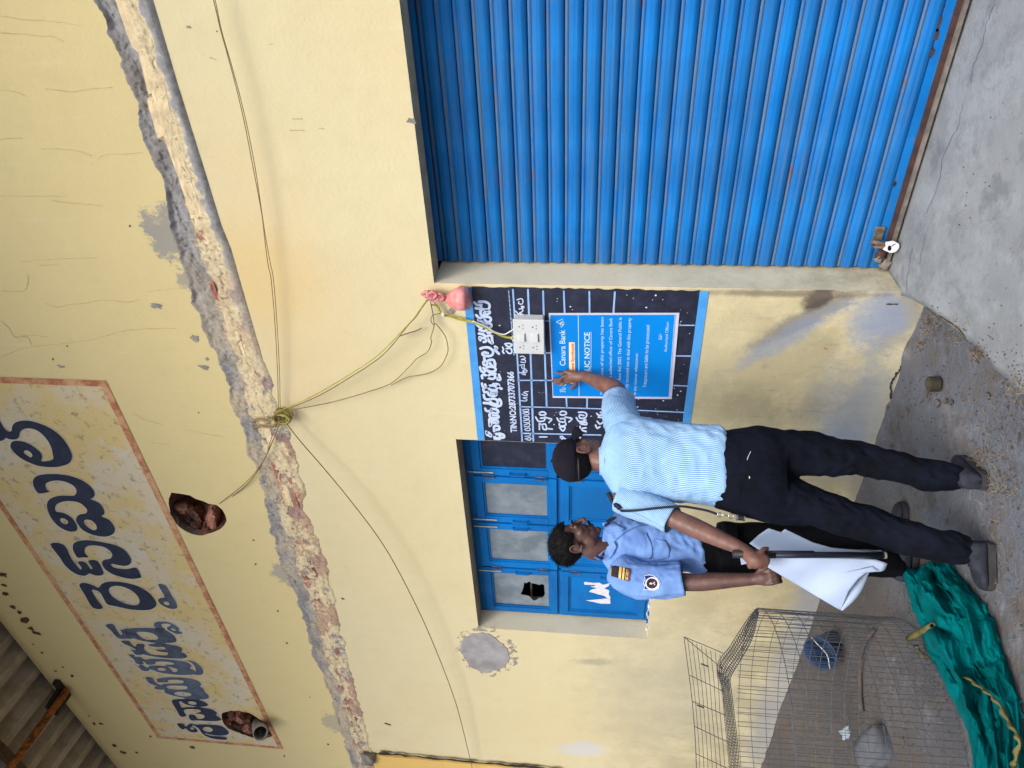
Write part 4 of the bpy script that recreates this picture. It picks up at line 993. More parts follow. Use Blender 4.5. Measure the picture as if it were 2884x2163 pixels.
# ================================================================== BANK POSTER
po = thing('public_notice_poster', 'bright blue public notice poster with white print and white edge taped to the board', 'poster')
P0 = ((1540, 870), 5.53)
pq = lambda x, y: (1540+x/5.53, 870+y/5.53)
t = NT('glossy_blue_print'); M_pblue = t.fin(t.mix(t.ramp(t.noise(1.5, 2), .3, .7), srgb(0, 136, 226), srgb(0, 127, 216)), .4, t.noise(6, 2), .08, .01, spec=.25)
M_paper = simple('white_poster_paper', srgb(200, 202, 224), .6, .05, 10)
M_print = simple('white_print', srgb(190, 228, 250), .5, .02, 10)
def sheetgrid(c4px, y, nx=10, ny=10, wob=.0012, seed=0):
    tl, tr, br, bl = (np.array(p, float) for p in c4px); v, f = [], []
    for j in range(ny+1):
        for i in range(nx+1):
            a = i/nx; b = j/ny
            p = (tl*(1-a)+tr*a)*(1-b)+(bl*(1-a)+br*a)*b
            v.append(onY(tuple(p), y-wob*(1+mnoise.noise(Vector((a*3+seed, b*3, 1))))))
    for j in range(ny):
        for i in range(nx):
            k = j*(nx+1)+i; f.append((k, k+nx+1, k+nx+2, k+1))
    return v, f
v_, f_ = sheetgrid([pq(92,1385), pq(30,65), pq(2065,62), pq(1945,1405)], -.0080)
MB().add(v_, f_).add([(p.x, p.y+.0012, p.z) for p in v_], [tuple(reversed(f)) for f in f_]).build('paper', M_paper, po)
v_, f_ = sheetgrid([pq(100,1358), pq(52,98), pq(2005,92), pq(1895,1372)], -.0096)
pyd('blue_print', v_, f_, M_pblue, po)
def pline(pts, w, mat=M_print, nm='print_line', y=-.0125):
    mbb = MB(); stroke_mesh(mbb, zmap(P0[0], P0[1], pts), w, lambda p: onY(p, y), 1); return mbb.build(nm, mat, po)
pline([(490,105),(497,600),(503,1350)], 1.8); pline([(690,360),(690,650),(686,1160)], 1.4)
pline([(1960,560),(1996,92)], 1.2); pline([(1960,560),(1903,1372)], 1.2)
tg = zmap(P0[0], P0[1], [(345,520),(435,520),(445,1160),(350,1160)])
v_, f_ = poly_mesh([tg], lambda p: onY(p, -.0125)); pyd('print_tag', v_, f_, simple('cream_print', srgb(244, 220, 170), .6, .03, 9), po)
M_redp = simple('red_print', srgb(196, 66, 60), .6, .05, 9)
T = lambda s, a, b, h, nm='print_text', m=M_print, y=-.0127, bold=.0: text(s, pq(*a), pq(*b), h/5.53, m, po, nm, y, bold=bold)
T('Canara Bank', (290,885), (285,325), 88, bold=.01)
T('eSyndicate Syndicate', (425,1150), (418,540), 42, m=M_redp, y=-.0132, bold=.02)
T('PUBLIC NOTICE', (668,1150), (668,365), 82, bold=.02)
T('The possession of this property has been', (878,1345), (885,130), 46)
T('taken by the authorised officer of Canara Bank', (1010,1345), (1022,140), 46)
T('under Sarfaesi Act 2002. The General Public is', (1150,1345), (1168,135), 48)
T('here by cautioned not to deal with this property', (1262,1340), (1316,140), 50)
T('in any manner whatsoever.', (1392,1335), (1425,680), 48)
T('Trespassers are liable to be prosecuted', (1550,1225), (1605,255), 54)
T('Sd/-', (1795,480), (1790,385), 50)
T('Authorised Officer', (1870,670), (1905,200), 46)
# emblem: outlined triangle with a smaller triangle
pline([(145,205),(250,155),(240,250),(145,205)], 1.9); pline([(205,225),(258,195),(270,235),(225,290),(215,262)], 1.9)
pline([(205,222),(238,200),(238,238),(210,226)], 1.7, simple('gold_print', srgb(236, 200, 90), .6, .02, 9), 'print_line', -.0130)
# the local-script bank name beside the English one
pline([(205,1280),(290,1280)], 2.0); pline([(205,1255),(292,1250)], 1.6); pline([(215,1250),(215,1300)], 1.6); pline([(235,1180),(300,1180)], 2.0); pline([(240,1235),(270,1215),(290,1235),(262,1250)], 1.6); pline([(250,1295),(275,1275),(285,1300)], 1.5); pline([(205,1195),(295,1190)], 1.5)

# ================================================================== SWITCH BOX, BAG, WIRES
sb = thing('switch_box', 'white plastic switch and socket box on the painted board, wires at its side', 'switch box')
gq = lambda x, y: (1430+x/7.215, 780+y/7.215)
q0, q1 = onY(gq(130, 1560), -.062), onY(gq(735, 880), -.062)
M_plas = simple('white_switch_plastic', srgb(204, 208, 208), .45, .04, 6)
bx0, bx1, bz0, bz1 = q0.x, q1.x, q1.z, q0.z
MB().box(bx0+.004, bx1-.004, -.050, -.003, bz0+.004, bz1-.004, None, .006).build('box', M_plas, sb, False)
MB().box(bx0, bx1, -.062, -.0505, bz0, bz1, None, .004).build('face_plate', M_plas, sb)
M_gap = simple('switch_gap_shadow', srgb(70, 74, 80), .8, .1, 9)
W_, H__ = bx1-bx0, bz1-bz0
for row in (0, 1):
    zc = bz1-H__*(.27+.43*row)
    mb = MB()
    cxs = (bx0+bx1)/2
    MB().box(cxs-.026, cxs+.026, -.0645, -.0615, zc-.019, zc+.019, None, .001).build('switch_frame', M_plas, sb)
    M3 = Matrix.Translation(Vector((cxs, -.0665, zc))) @ Matrix.Rotation(R(10), 4, 'Z')
    MB().box(-.022, .022, -.004, .003, -.015, .015, M3, .0015).build('switch', M_plas, sb)
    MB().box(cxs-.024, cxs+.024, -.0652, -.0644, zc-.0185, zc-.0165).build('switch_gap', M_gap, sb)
    for s_ in (-1, 1):
        sx_ = cxs+s_*W_*.30
        for (dx, dz, r_) in ((0, .010, .0038), (-.009, -.008, .0029), (.009, -.008, .0029)):
            n0 = 10; vs = [(sx_+dx+r_*math.cos(2*math.pi*k/n0), -.0628, zc+dz+r_*math.sin(2*math.pi*k/n0)) for k in range(n0)]
            pyd('socket_hole', vs, [tuple(range(n0))], M_black, sb)
# knotted pink plastic bag
bq = lambda x, y: (1150+x/5.53, 750+y/5.53)
t = NT('thin_pink_polythene')
geo_c = t.mix(t.ramp(t.noise(30, 5, .6), .35, .7), srgb(206, 122, 122), srgb(226, 152, 150))
M_bag = t.fin(geo_c, .35, t.noise(1, 5, .6, vec=t.map(scale=(60, 60, 18))), .5, .006)
t.b.inputs['Transmission Weight'].default_value = .15
bag = thing('plastic_bag', 'knotted pink plastic bag of cables hanging at the corner of the shutter opening', 'bag')
prof_ = [(205,430,12),(250,440,40),(300,450,62),(360,455,78),(430,465,62),(500,470,62),(550,490,42),(590,510,62),(660,520,120),(740,515,165),(820,505,185),(890,505,180),(940,520,150),(975,540,100),(990,550,30)]
pr = catmull([(a, b, c) for a, b, c in prof_], 4)
v_, f_ = [], []; n0 = 36
for k, (x, y, hw) in enumerate(pr):
    yy = -.015-.045*min(1, hw/185)
    c = onY(bq(x, y), yy); r_ = hw/5.53*mpp(c)
    for i in range(n0):
        a = 2*math.pi*i/n0
        w_ = 1+.10*math.sin(a*7+k*.12)*(1 if k < 34 else .35)+.10*mnoise.noise(Vector((math.cos(a)*2, math.sin(a)*2, k*.22)))
        v_.append(c+Vector((RGT[0]*.8+.1, 0.15, 0)).normalized()*math.cos(a)*r_*w_+Vector((0, 1, 0))*math.sin(a)*min(r_*.75, .05)*w_)
L_ = len(pr)
f_ = [(k*n0+i, k*n0+(i+1) % n0, (k+1)*n0+(i+1) % n0, (k+1)*n0+i) for k in range(L_-1) for i in range(n0)]
f_ += [tuple(range(n0)), tuple((L_-1)*n0+i for i in reversed(range(n0)))]
pyd('bag_body', v_, f_, M_bag, bag, True)
mb = MB()
for k, (pts, r_) in enumerate([([(290,400),(330,470),(400,500),(440,430),(370,400),(300,450),(330,520)], .009), ([(470,420),(520,440),(550,500),(500,530),(460,500)], .008), ([(350,540),(400,545),(460,520),(540,500)], .006), ([(210,440),(260,400),(320,395)], .008)]):
    mb.tube([tuple(q) for q in catmull([onY(bq(*p), -.045) for p in pts], 4)], r_, 7)
mb.build('bag_knot', M_bag, bag, True)
blotch(bq(690, 680), 10, M_chip, wall, 'chip', 620)
M_ywire = simple('yellow_twin_flex', srgb(176, 168, 60), .5, .2, 30)
M_gwire = simple('dusty_brown_wire', srgb(120, 100, 62), .6, .25, 30)
M_wwire = simple('white_wire', srgb(214, 214, 200), .5, .1, 30)
def wire(name, label, paths, cat='wire', group=None):
    o = thing(name, label, cat, group)
    for (pts, r_, m, ys_) in paths:
        n_ = len(pts)
        p3 = [onY(p, (ys_ if not hasattr(ys_, '__len__') else np.interp(i/(n_-1), np.linspace(0, 1, len(ys_)), ys_))) for i, p in enumerate(pts)]
        MB().tube([tuple(q) for q in catmull(p3, 5)], r_, 6).build('wire_strand', m, o, True)
    return o
dz = lambda pts: [(x*1.3038, y*1.3038) for x, y in pts]
z1_ = lambda pts: zmap((0,0), 2.212, pts); z2_ = lambda pts: zmap((0,700), 2.212, pts)
wire('overhead_wire', 'long thin brown twin wire crossing the upper wall to the knot', [
    (z1_([(1290,-120),(1330,0),(1375,190),(1425,370),(1480,580),(1530,800),(1580,1060),(1630,1330),(1650,1500),(1672,1659)])+z2_([(1690,200),(1715,500),(1730,800),(1735,1000),(1748,1040)]), .0019, M_gwire, [-.05,-.05,-.05,-.04,-.03]),
    (z1_([(1300,-120),(1340,0),(1380,190),(1432,370),(1490,580),(1542,800),(1592,1060),(1632,1330),(1655,1480),(1684,1640)])+z2_([(1704,200),(1728,500),(1742,800),(1746,1000),(1760,1040)]), .0018, M_gwire, [-.06,-.06,-.06,-.05,-.035])])
kn = Z((0,700), 2.212)
mb = MB(); rk = random.Random(9)
knot = thing('wire_knot', 'tangle of yellow wire tied round a bent hook in the broken ledge', 'wire')
kc = onY(kn(1758, 1045), -.05)
for k in range(9):
    a0 = rk.uniform(0, 6); pts = []
    for j in range(9):
        a = a0+j*.8; pts.append(kc+Vector((math.cos(a)*.045*rk.uniform(.6, 1.1), math.sin(a*.7+k)*.03, math.sin(a)*.055*rk.uniform(.6, 1.1))))
    MB().tube([tuple(q) for q in catmull(pts, 4)], .0034, 5).build('wire_strand', M_ywire if k % 3 else M_gwire, knot, True)
MB().tube([tuple(q) for q in catmull([onY(kn(*p), y) for p, y in (((1575,1080),.0),((1600,1065),-.04),((1680,1070),-.055),((1740,1050),-.055),((1700,1110),-.055),((1620,1105),-.05),((1580,1120),-.0))], 4)], .008, 8).build('hook', simple('dusty_steel_hook', srgb(150, 128, 92), .9, .3, 20, .3), knot, True)
b5 = lambda pts: zmap((1150,750), 5.53, pts)
wire('hanging_wire', 'pair of yellow wires sagging from the ledge knot to the pink bag', [
    (dz([(612,884),(655,866),(700,842),(750,812),(800,780),(835,750)])+b5([(0,900),(100,790),(200,640),(285,525)]), .0030, M_ywire, [-.05,-.07,-.07,-.06]),
    (dz([(612,886),(660,868),(705,846),(755,816),(805,784),(838,756)])+b5([(0,915),(110,800),(210,650),(300,530)]), .0028, M_gwire, [-.05,-.08,-.08,-.06])])
wire('looping_wire', 'thin brown wire looping loosely below the bag on bare plaster', [
    (dz([(618,888),(660,880),(720,868),(790,848),(845,828)])+b5([(20,1560),(130,1440),(300,1330),(362,1180),(350,1110),(400,930),(382,740),(352,590),(350,545)]), .0023, M_gwire, [-.05,-.04,-.03,-.03,-.03,-.04]),
    (dz([(845,832),(880,815)])+b5([(160,1700),(330,1659),(500,1560),(600,1380),(617,1260),(570,1080),(430,900),(400,915),(352,850),(382,765),(500,730)]), .0023, M_gwire, [-.03,-.03,-.03,-.03]),
    (b5([(-140,1090),(0,1040),(110,1010),(200,965)]), .003, M_gwire, -.03)])
wire('switch_box_cable', 'yellow and white wires running from the bag to the white switch box', [
    (b5([(350,600),(440,620),(520,740),(640,770),(760,800),(900,835),(1000,860),(1200,940),(1340,1020),(1470,1080),(1570,1105),(1650,1095)]), .0040, M_ywire, [-.03,-.02,-.02,-.03,-.035]),
    (b5([(400,560),(470,640),(530,755),(660,790),(780,830),(920,860),(1010,880),(1190,960),(1330,1030),(1460,1090),(1560,1115),(1650,1105)]), .0034, M_ywire, [-.03,-.025,-.025,-.035,-.04]),
    (b5([(1000,850),(1190,930),(1340,1020),(1480,1060),(1560,1030),(1640,975)]), .0036, M_wwire, -.042), (b5([(1560,1110),(1610,1130),(1650,1160)]), .0034, M_wwire, -.035)])
lump('wire_joint', onY(b5([(545,745)])[0], -.03), (.022, .016, .016), M_wwire, bpy.data.objects['switch_box_cable'], 641)
wire('sagging_wire', 'single dark wire sagging from the ledge knot down to the left wall joint', [
    (dz([(612,906),(648,952),(700,1012),(760,1085),(830,1180),(890,1290),(940,1400),(985,1520),(1012,1625),(1022,1668),(1030,1700)]), .0028, simple('dark_brown_wire', srgb(92, 72, 40), .6, .2, 20), [-.05,-.09,-.10,-.08,-.04])])
wire('hole_wire', 'thin wires from the knocked hole up to the ledge', [
    (dz([(474,1088),(500,1068),(525,1048),(545,1028),(556,1014),(575,985),(585,950),(600,912)]), .0023, M_gwire, [-.0,-.03,-.03,-.04,-.05]), (dz([(476,1090),(505,1070),(530,1050),(552,1024),(572,990),(590,950),(604,914)]), .003, M_gwire, [.02,-.02,-.03,-.05])])

# ================================================================== GROUND
def ground_mat():
    t = NT('dusty_concrete_and_dirt')
    big = t.noise(.9, 5, .6); mid = t.noise(4.5, 6, .65); fine = t.noise(40, 5, .7)
    c = t.mix(t.ramp(big, .35, .65), srgb(90, 94, 102), srgb(106, 111, 119))
    c = t.mix(t.ramp(mid, .48, .66, 0, .75), c, srgb(90, 88, 88))
    c = t.mix(t.ramp(t.noise(2.2, 6, .7), .53, .66, 0, .6), c, srgb(126, 131, 139))
    c = t.mix(t.ramp(t.noise(9, 7, .75), .56, .70, 0, .85), c, srgb(74, 67, 61))
    c = t.mix(t.ramp(t.noise(22, 7, .78), .58, .68, 0, .6), c, srgb(72, 68, 66))
    c = t.mix(t.ramp(t.noise(6, 7, .75, vec=t.map(loc=(7, 3, 1))), .58, .70, 0, .6), c, srgb(150, 156, 162))
    sx = t.sep()
    # brown dirt to the left of the wall base, under the cage
    k = t.ramp(t.math('ADD', sx[0], t.math('MULTIPLY', t.math('SUBTRACT', mid, .5), 2.2)), -2.3, -4.0)
    c = t.mix(t.math('MULTIPLY', k, .7), c, srgb(86, 78, 71))
    c = t.mix(t.ramp(t.vor(28), .10, .05, 0, .7), c, srgb(70, 64, 58))
    c = t.mix(t.ramp(t.vor(46, vec=t.map(loc=(3, 1, 0))), .09, .05, 0, .5), c, srgb(180, 178, 172))
    h = t.math('ADD', t.math('MULTIPLY', mid, .5), t.math('MULTIPLY', fine, .5))
    big2 = t.noise(1.7, 7, .75)
    c = t.mix(t.ramp(big2, .50, .60, 0, .55), c, srgb(98, 88, 78))
    return t.fin(c, .98, h, .8, .025, spec=.1)
M_ground = ground_mat()
v_, f_ = [], []
gx = np.concatenate([np.linspace(-120, -8, 8), np.linspace(-7, 2.5, 260), np.linspace(4, 120, 8)])
gy = np.concatenate([np.linspace(-120, -6, 8), np.linspace(-5, -.2, 64), [-.15, -.11, -.08, -.055, -.035, -.018, 0, .03, .06, .45, 3, 40]])
for y in gy:
    for x in gx:
        near = (-7.5 < x < 3 and -5.5 < y < .3)
        v_.append((x, y, (.012*mnoise.fractal(Vector((x*1.6, y*1.6, 0)), .9, 2.0, 4) if near else 0)-.006+(max(0, .004+.022*mnoise.fractal(Vector((x*3.1, 4, 0)), .8, 2.1, 5))*max(0, 1+y/.12)**1.6 if near and y > -.12 and x < -1.95 else 0)))
nx_ = len(gx)
f_ = [(j*nx_+i, j*nx_+i+1, (j+1)*nx_+i+1, (j+1)*nx_+i) for j in range(len(gy)-1) for i in range(nx_-1)]
tag(pyd('ground', v_, f_, M_ground, None, True), kind='structure')
# concrete ramp in front of the shutter
t = NT('trowelled_concrete')
mid = t.noise(6, 6, .65)
c = t.mix(t.ramp(t.noise(1.2, 5), .35, .65), srgb(132, 136, 138), srgb(117, 122, 126))
c = t.mix(t.ramp(mid, .5, .7, 0, .6), c, srgb(98, 103, 109))
c = t.mix(t.ramp(t.noise(2.6, 7, .72), .47, .62, 0, .55), c, srgb(148, 155, 158))
c = t.mix(t.ramp(t.noise(3.1, 7, .75, vec=t.map(loc=(5, 2, 0))), .53, .66, 0, .55), c, srgb(90, 95, 102))
c = t.mix(t.ramp(t.noise(26, 7, .75), .58, .70, 0, .5), c, srgb(96, 96, 96))
c = t.mix(t.ramp(t.vor(30), .08, .04, 0, .6), c, srgb(88, 86, 84))
M_ramp = t.fin(c, .9, t.math('ADD', t.math('MULTIPLY', mid, .5), t.math('MULTIPLY', t.noise(60, 6, .7), .5)), .45, .015)
rp = [onZ((1960*1.3038, 637*1.3038), .10), onZ((1993*1.3038, 660*1.3038), .085), onZ((2040*1.3038, 692*1.3038), .06), onZ((2097*1.3038, 732*1.3038), .03), onZ((2150*1.3038, 775*1.3038), .004)]
v_, f_ = [], []
NY, NX = 30, 44
for j in range(NY+1):
    t_ = j/NY
    y = .36-(t_**1.0)*2.2
    # left edge follows the jamb, then the traced broken edge, then fades outward
    if y > 0: xl = XJ-.004 if y > .003 else XJ-.05
    else: xl = np.interp(-y, [0, .05, .15, .3, .5, .8, 1.3, 2.0], [rp[0].x-.02, rp[0].x-.0, rp[1].x, rp[2].x, rp[3].x+.0, rp[3].x+.02, -1.6, -1.4])
    zz = np.interp(-y, [-.4, 0, .1, .35, .65, 1.1, 2.0], [.130, .115, .10, .07, .03, .006, -.02])
    for i in range(NX+1):
        x = xl+(2.2-xl)*(i/NX)**1.3
        e = .0 if (i > 1 or y > 0) else (.006*mnoise.noise(Vector((y*14, 0, 0))))
        v_.append((x+e*3, y, zz+.004*mnoise.noise(Vector((x*3, y*3, 5)))))
for j in range(NY):
    for i in range(NX):
        a = j*(NX+1)+i; f_.append((a, a+NX+1, a+NX+2, a+1))
b0 = len(v_)
for j in range(NY+1):
    x, y, z = v_[j*(NX+1)]; v_.append((x+.01, y, -.05))
f_ += [(j*(NX+1), b0+j, b0+j+1, (j+1)*(NX+1)) for j in range(NY)]
ramp = tag(pyd('pavement', v_, f_, M_ramp, None, True), kind='structure')
bpy.context.view_layer.update()
bvh_ramp = BVHTree.FromPolygons([Vector(v) for v in v_], f_)
def drop(p, up=1.0):
    h = bvh_ramp.ray_cast(Vector((p[0], p[1], 2)), Vector((0, 0, -1)))[0]
    return Vector((p[0], p[1], max(h.z if h else -.01, .0)))
def gpx(px, lift=.002):
    """pixel -> point on ramp or ground"""
    d = Vector(tuple(ray(px))).normalized()
    h = bvh_ramp.ray_cast(VIEWC, d)[0]
    g = onZ(px, .0)
    if h is not None and (h-VIEWC).length < (g-VIEWC).length: return h-d*lift
    return g+Vector((0, 0, lift))
def gcrack(pts, w, seed, mat=None, name='crack', lift=.003, wob=1.2):
    rr = random.Random(seed); q = [tuple(p) for p in catmull(pts, 5)]
    q = [(p[0]+rr.uniform(-wob, wob), p[1]+rr.uniform(-wob, wob), w*rr.uniform(.5, 1.3)) for p in q]
    mbb = MB(); stroke_mesh(mbb, q, w, lambda p: gpx(p, lift), 1); return mbb.build(name, mat or M_crack, ramp)
M_gc = simple('grey_crack_dirt', srgb(98, 101, 106), 1.0, .3, 20)
gcrack(zmap((1884,700),2.212,[(1520,0),(1500,60),(1498,120),(1480,190),(1483,250),(1475,285)]), 1.5, 1, M_gc, wob=2.5)
gcrack(zmap((1884,0),2.212,[(2030,20),(1990,110),(1960,230),(1925,340),(1890,420),(1880,520)]), 1.3, 2, M_gc, wob=2.5)
gcrack(zmap((1884,0),2.212,[(1830,650),(1800,790),(1745,890),(1700,1000),(1680,1130),(1620,1290),(1580,1355)]), 1.2, 3, M_gc, wob=2.5)
gcrack(zmap((1884,700),2.212,[(1610,370),(1700,430),(1790,490),(1850,560)]), 4, 4, M_crack)
gcrack(zmap((1884,0),2.212,[(1560,1640),(1590,1500),(1610,1420)]), 1.2, 5, M_gc, wob=2)

# ================================================================== PEOPLE
def cloth_mat(name, a, b, scale=300, rough=.85, stripes=None):
    t = NT(name)
    uv = t.coord('UV')
    wv = t.noise(9, 4, .6)
    base = t.mix(t.ramp(wv, .35, .7), a, b)
    if stripes:
        sx = t.sep(uv)
        ph = t.math('MULTIPLY', sx[0], 2*math.pi/stripes[0])
        s_ = t.ramp(t.math('SINE', ph), .05, .5)
        base = t.mix(t.math('MULTIPLY', s_, stripes[2]), base, stripes[1])
    h = t.math('ADD', t.math('MULTIPLY', t.noise(14, 5, .55), .6), t.math('MULTIPLY', t.noise(400, 2), .1))
    return t.fin(base, rough, h, .6, .022, spec=.12)
def skin_mat(name, a, b):
    t = NT(name)
    c = t.mix(t.ramp(t.noise(22, 5, .6), .35, .7), a, b)
    m = t.fin(c, t.ramp(t.noise(60, 3), .3, .7, .45, .6), t.noise(180, 4), .12, .002)
    t.b.inputs['Subsurface Weight'].default_value = .06
    t.b.inputs['Subsurface Radius'].default_value = (.5, .2, .1)
    t.b.inputs['Subsurface Scale'].default_value = .01
    return m
M_skinA = skin_mat('brown_skin', srgb(100, 69, 59), srgb(120, 84, 72))
M_skinB = skin_mat('dark_brown_skin', srgb(76, 51, 45), srgb(94, 64, 56))
M_stripe = cloth_mat('blue_white_striped_cotton', srgb(170, 206, 232), srgb(156, 194, 226), stripes=(.0066, srgb(48, 100, 168), .8))
M_shirtB = cloth_mat('light_blue_uniform_cotton', srgb(118, 154, 212), srgb(102, 138, 200))
M_navy = cloth_mat('dark_navy_trouser_cloth', srgb(8, 11, 20), srgb(14, 19, 32), rough=.9)
M_blk = cloth_mat('black_trouser_cloth', srgb(5, 6, 10), srgb(9, 11, 17), rough=.9)
M_cap = cloth_mat('black_cap_cloth', srgb(24, 22, 32), srgb(32, 30, 42), rough=.85)
M_hair = simple('black_hair', srgb(8, 7, 9), .75, .4, 60, .6, 0, .2)

def perp_frame(c, ux):
    v = Vector((c.x-CAM[0], c.y-CAM[1], 0)).normalized()
    uy = v-ux*v.dot(ux); return uy.normalized()
def st(p1, p2, dist, ratio, z=None):
    """loft station from the two silhouette pixels at a horizontal distance"""
    m_ = ((p1[0]+p2[0])/2, (p1[1]+p2[1])/2)
    c = onD(m_, dist); e = onD(p2, dist)-onD(p1, dist)
    a = e.length/2; ux = e.normalized()
    return [c, a, a*ratio, ux, perp_frame(c, ux)]
def loft(sts, n=40, sub=6, expo=2.2, fold=0.0, fs=(1., 1.), seed=0, cap=(True, True), fade=(0, 0)):
    dat = [np.concatenate([np.array(s[0]), [s[1], s[2]], np.array(s[3]), np.array(s[4])]) for s in sts]
    sm = catmull(dat, sub)
    v, f, uv = [], [], []; L = 0; prev = None; N = len(sm)
    for k, d in enumerate(sm):
        c = Vector(d[0:3]); a, b = max(d[3], .001), max(d[4], .001); ux = Vector(d[5:8]).normalized(); uy = Vector(d[8:11]); uy = (uy-ux*uy.dot(ux)).normalized()
        if prev is not None: L += (c-prev).length
        prev = c
        per = math.pi*(a+b)
        e0 = min(1, k/(N*fade[0]+1e-6)) if fade[0] else 1; e1 = min(1, (N-1-k)/(N*fade[1]+1e-6)) if fade[1] else 1
        for i in range(n+1):
            th = 2*math.pi*i/n; ct, s_ = math.cos(th), math.sin(th)
            r_ = (abs(ct)**expo+abs(s_)**expo)**(-1/expo)
            p = c+ux*(a*ct*r_)+uy*(b*s_*r_)
            if fold:
                nn_ = (ux*(ct/a)+uy*(s_/b)).normalized()
                q = Vector((ct*fs[0]+seed, s_*fs[0], L*fs[1]))
                dsp = mnoise.noise(q*1.0)*.7+abs(mnoise.noise(q*2.3+Vector((5, 2, 0))))*-.9+.25
                p += nn_*dsp*fold*e0*e1
            v.append(p); uv.append((per*i/n, L))
    m_ = n+1
    for k in range(N-1):
        for i in range(n): f.append((k*m_+i, k*m_+i+1, (k+1)*m_+i+1, (k+1)*m_+i))
    if cap[0]: f.append(tuple(reversed(range(n))))
    if cap[1]: f.append(tuple((N-1)*m_+i for i in range(n)))
    return v, f, uv
class Cloth:
    def __init__(s): s.v = []; s.f = []; s.uv = []
    def add(s, d):
        o = len(s.v); s.v += d[0]; s.f += [tuple(i+o for i in f) for f in d[1]]; s.uv += d[2]; return s
    def build(s, name, mat, parent, solid=0.0):
        me = bpy.data.meshes.new(name); me.from_pydata([tuple(v) for v in s.v], [], s.f); me.update()
        ul = me.uv_layers.new(name='UVMap')
        li = np.zeros(len(me.loops), dtype=np.int32); me.loops.foreach_get('vertex_index', li)
        ul.data.foreach_set('uv', np.array(s.uv, dtype=np.float32)[li].ravel())
        bm = bmesh.new(); bm.from_mesh(me)
        bmesh.ops.recalc_face_normals(bm, faces=bm.faces); bm.to_mesh(me); bm.free()
        o = link(name, me, mat, parent, True)
        if solid:
            md = o.modifiers.new('thickness', 'SOLIDIFY'); md.thickness = solid; md.offset = -1
        return o
    def bvh(s): return BVHTree.FromPolygons([Vector(v) for v in s.v], s.f)
def remesh(o, voxel, smooth=6):
    md = o.modifiers.new('skin', 'REMESH'); md.mode = 'VOXEL'; md.voxel_size = voxel; md.use_smooth_shade = True
    ms = o.modifiers.new('soften', 'SMOOTH'); ms.iterations = smooth; ms.factor = .5
    return o
def limb(mb, pts, rad, n=14, sub=4, flat=1.0):
    c = catmull([list(p)+[r_] for p, r_ in zip(pts, rad)], sub)
    mb.tube([tuple(q[:3]) for q in c], [q[3] for q in c], n)
    mb.ell(Vector(c[0][:3]), (c[0][3],)*3, None, 12, 8); mb.ell(Vector(c[-1][:3]), (c[-1][3],)*3, None, 12, 8)
def decal(bvh, loops, lift, name, mat, parent, sub=0, fallback=None):
    """flat shape laid on the cloth: traced outline carried onto the surface it lies on"""
    lp = loops[0]; cx0 = sum(p[0] for p in lp)/len(lp); cy0 = sum(p[1] for p in lp)/len(lp)
    def place(p):
        d = Vector(tuple(ray(p))).normalized(); h = bvh.ray_cast(VIEWC, d)
        if h[0] is None: return fallback(p) if fallback else onD(p, 3.3)
        return h[0]-d*lift
    if sub:
        n0 = len(lp); v_, f_ = [], []
        for k in range(sub+1):
            s_ = 1-k/sub
            for p in lp: v_.append(place((cx0+(p[0]-cx0)*s_, cy0+(p[1]-cy0)*s_)))
        for k in range(sub):
            for i in range(n0): f_.append((k*n0+i, k*n0+(i+1) % n0, (k+1)*n0+(i+1) % n0, (k+1)*n0+i))
        o = pyd(name, v_, f_, mat, parent, True)
    else:
        v_, f_ = poly_mesh(loops, place); o = pyd(name, v_, f_, mat, parent)
    return o
def densify(pts, m=4, closed=True):
    out = []; n = len(pts)
    for i in range(n if closed else n-1):
        a, b = pts[i], pts[(i+1) % n]
        for k in range(m): out.append((a[0]+(b[0]-a[0])*k/m, a[1]+(b[1]-a[1])*k/m))
    if not closed: out.append(pts[-1])
    return out
def head_mesh(mb, M, ears=True):
    """skull, face, ears in head space (x right, y front, z up), moved by matrix M"""
    ax = (M.to_3x3() @ Vector((1,0,0)), M.to_3x3() @ Vector((0,1,0)), M.to_3x3() @ Vector((0,0,1)))
    E = lambda c, r_: mb.ell(M @ Vector(c), r_, ax, 20, 14)
    E((0,-.012,.035), (.073,.093,.084)); E((0,.034,-.018), (.061,.061,.084)); E((0,.040,-.072), (.049,.050,.040)); E((0,.074,-.099), (.023,.019,.018))
    for s_ in (-1, 1):
        E((s_*.041,.056,-.016), (.022,.024,.021)); E((s_*.045,.015,-.062), (.016,.035,.035)); E((s_*.028,.086,.030), (.026,.011,.009))
        E((s_*.031,.079,.009), (.015,.012,.0095)); E((s_*.0125,.108,-.031), (.0095,.011,.008))
        if ears:
            c = Vector((s_*.074, -.016, -.006))
            pts = [c+Vector((s_*(.006+.010*abs(math.sin(a*.5+.4))), -.004-.019*math.cos(a*1.0-.2)*.9, .030*math.sin(a))) for a in np.linspace(-1.5, 3.6, 12)]
            mb.tube([tuple(M @ p) for p in pts], .0058, 7)
            E((s_*.078,-.018,-.004), (.007,.017,.026)); E((s_*.078,-.004,-.030), (.008,.010,.011)); E((s_*.078,.004,-.006), (.008,.007,.010))
    mb.tube([tuple(M @ Vector(p)) for p in ((0,.092,.026),(0,.103,.004),(0,.116,-.020),(0,.117,-.028))], [.009,.0095,.0125,.011], 10)
    E((0,.117,-.026), (.0125,.0115,.0105)); E((0,.094,-.060), (.022,.013,.007)); E((0,.091,-.071), (.019,.012,.007)); E((0,.088,-.064), (.026,.012,.016))
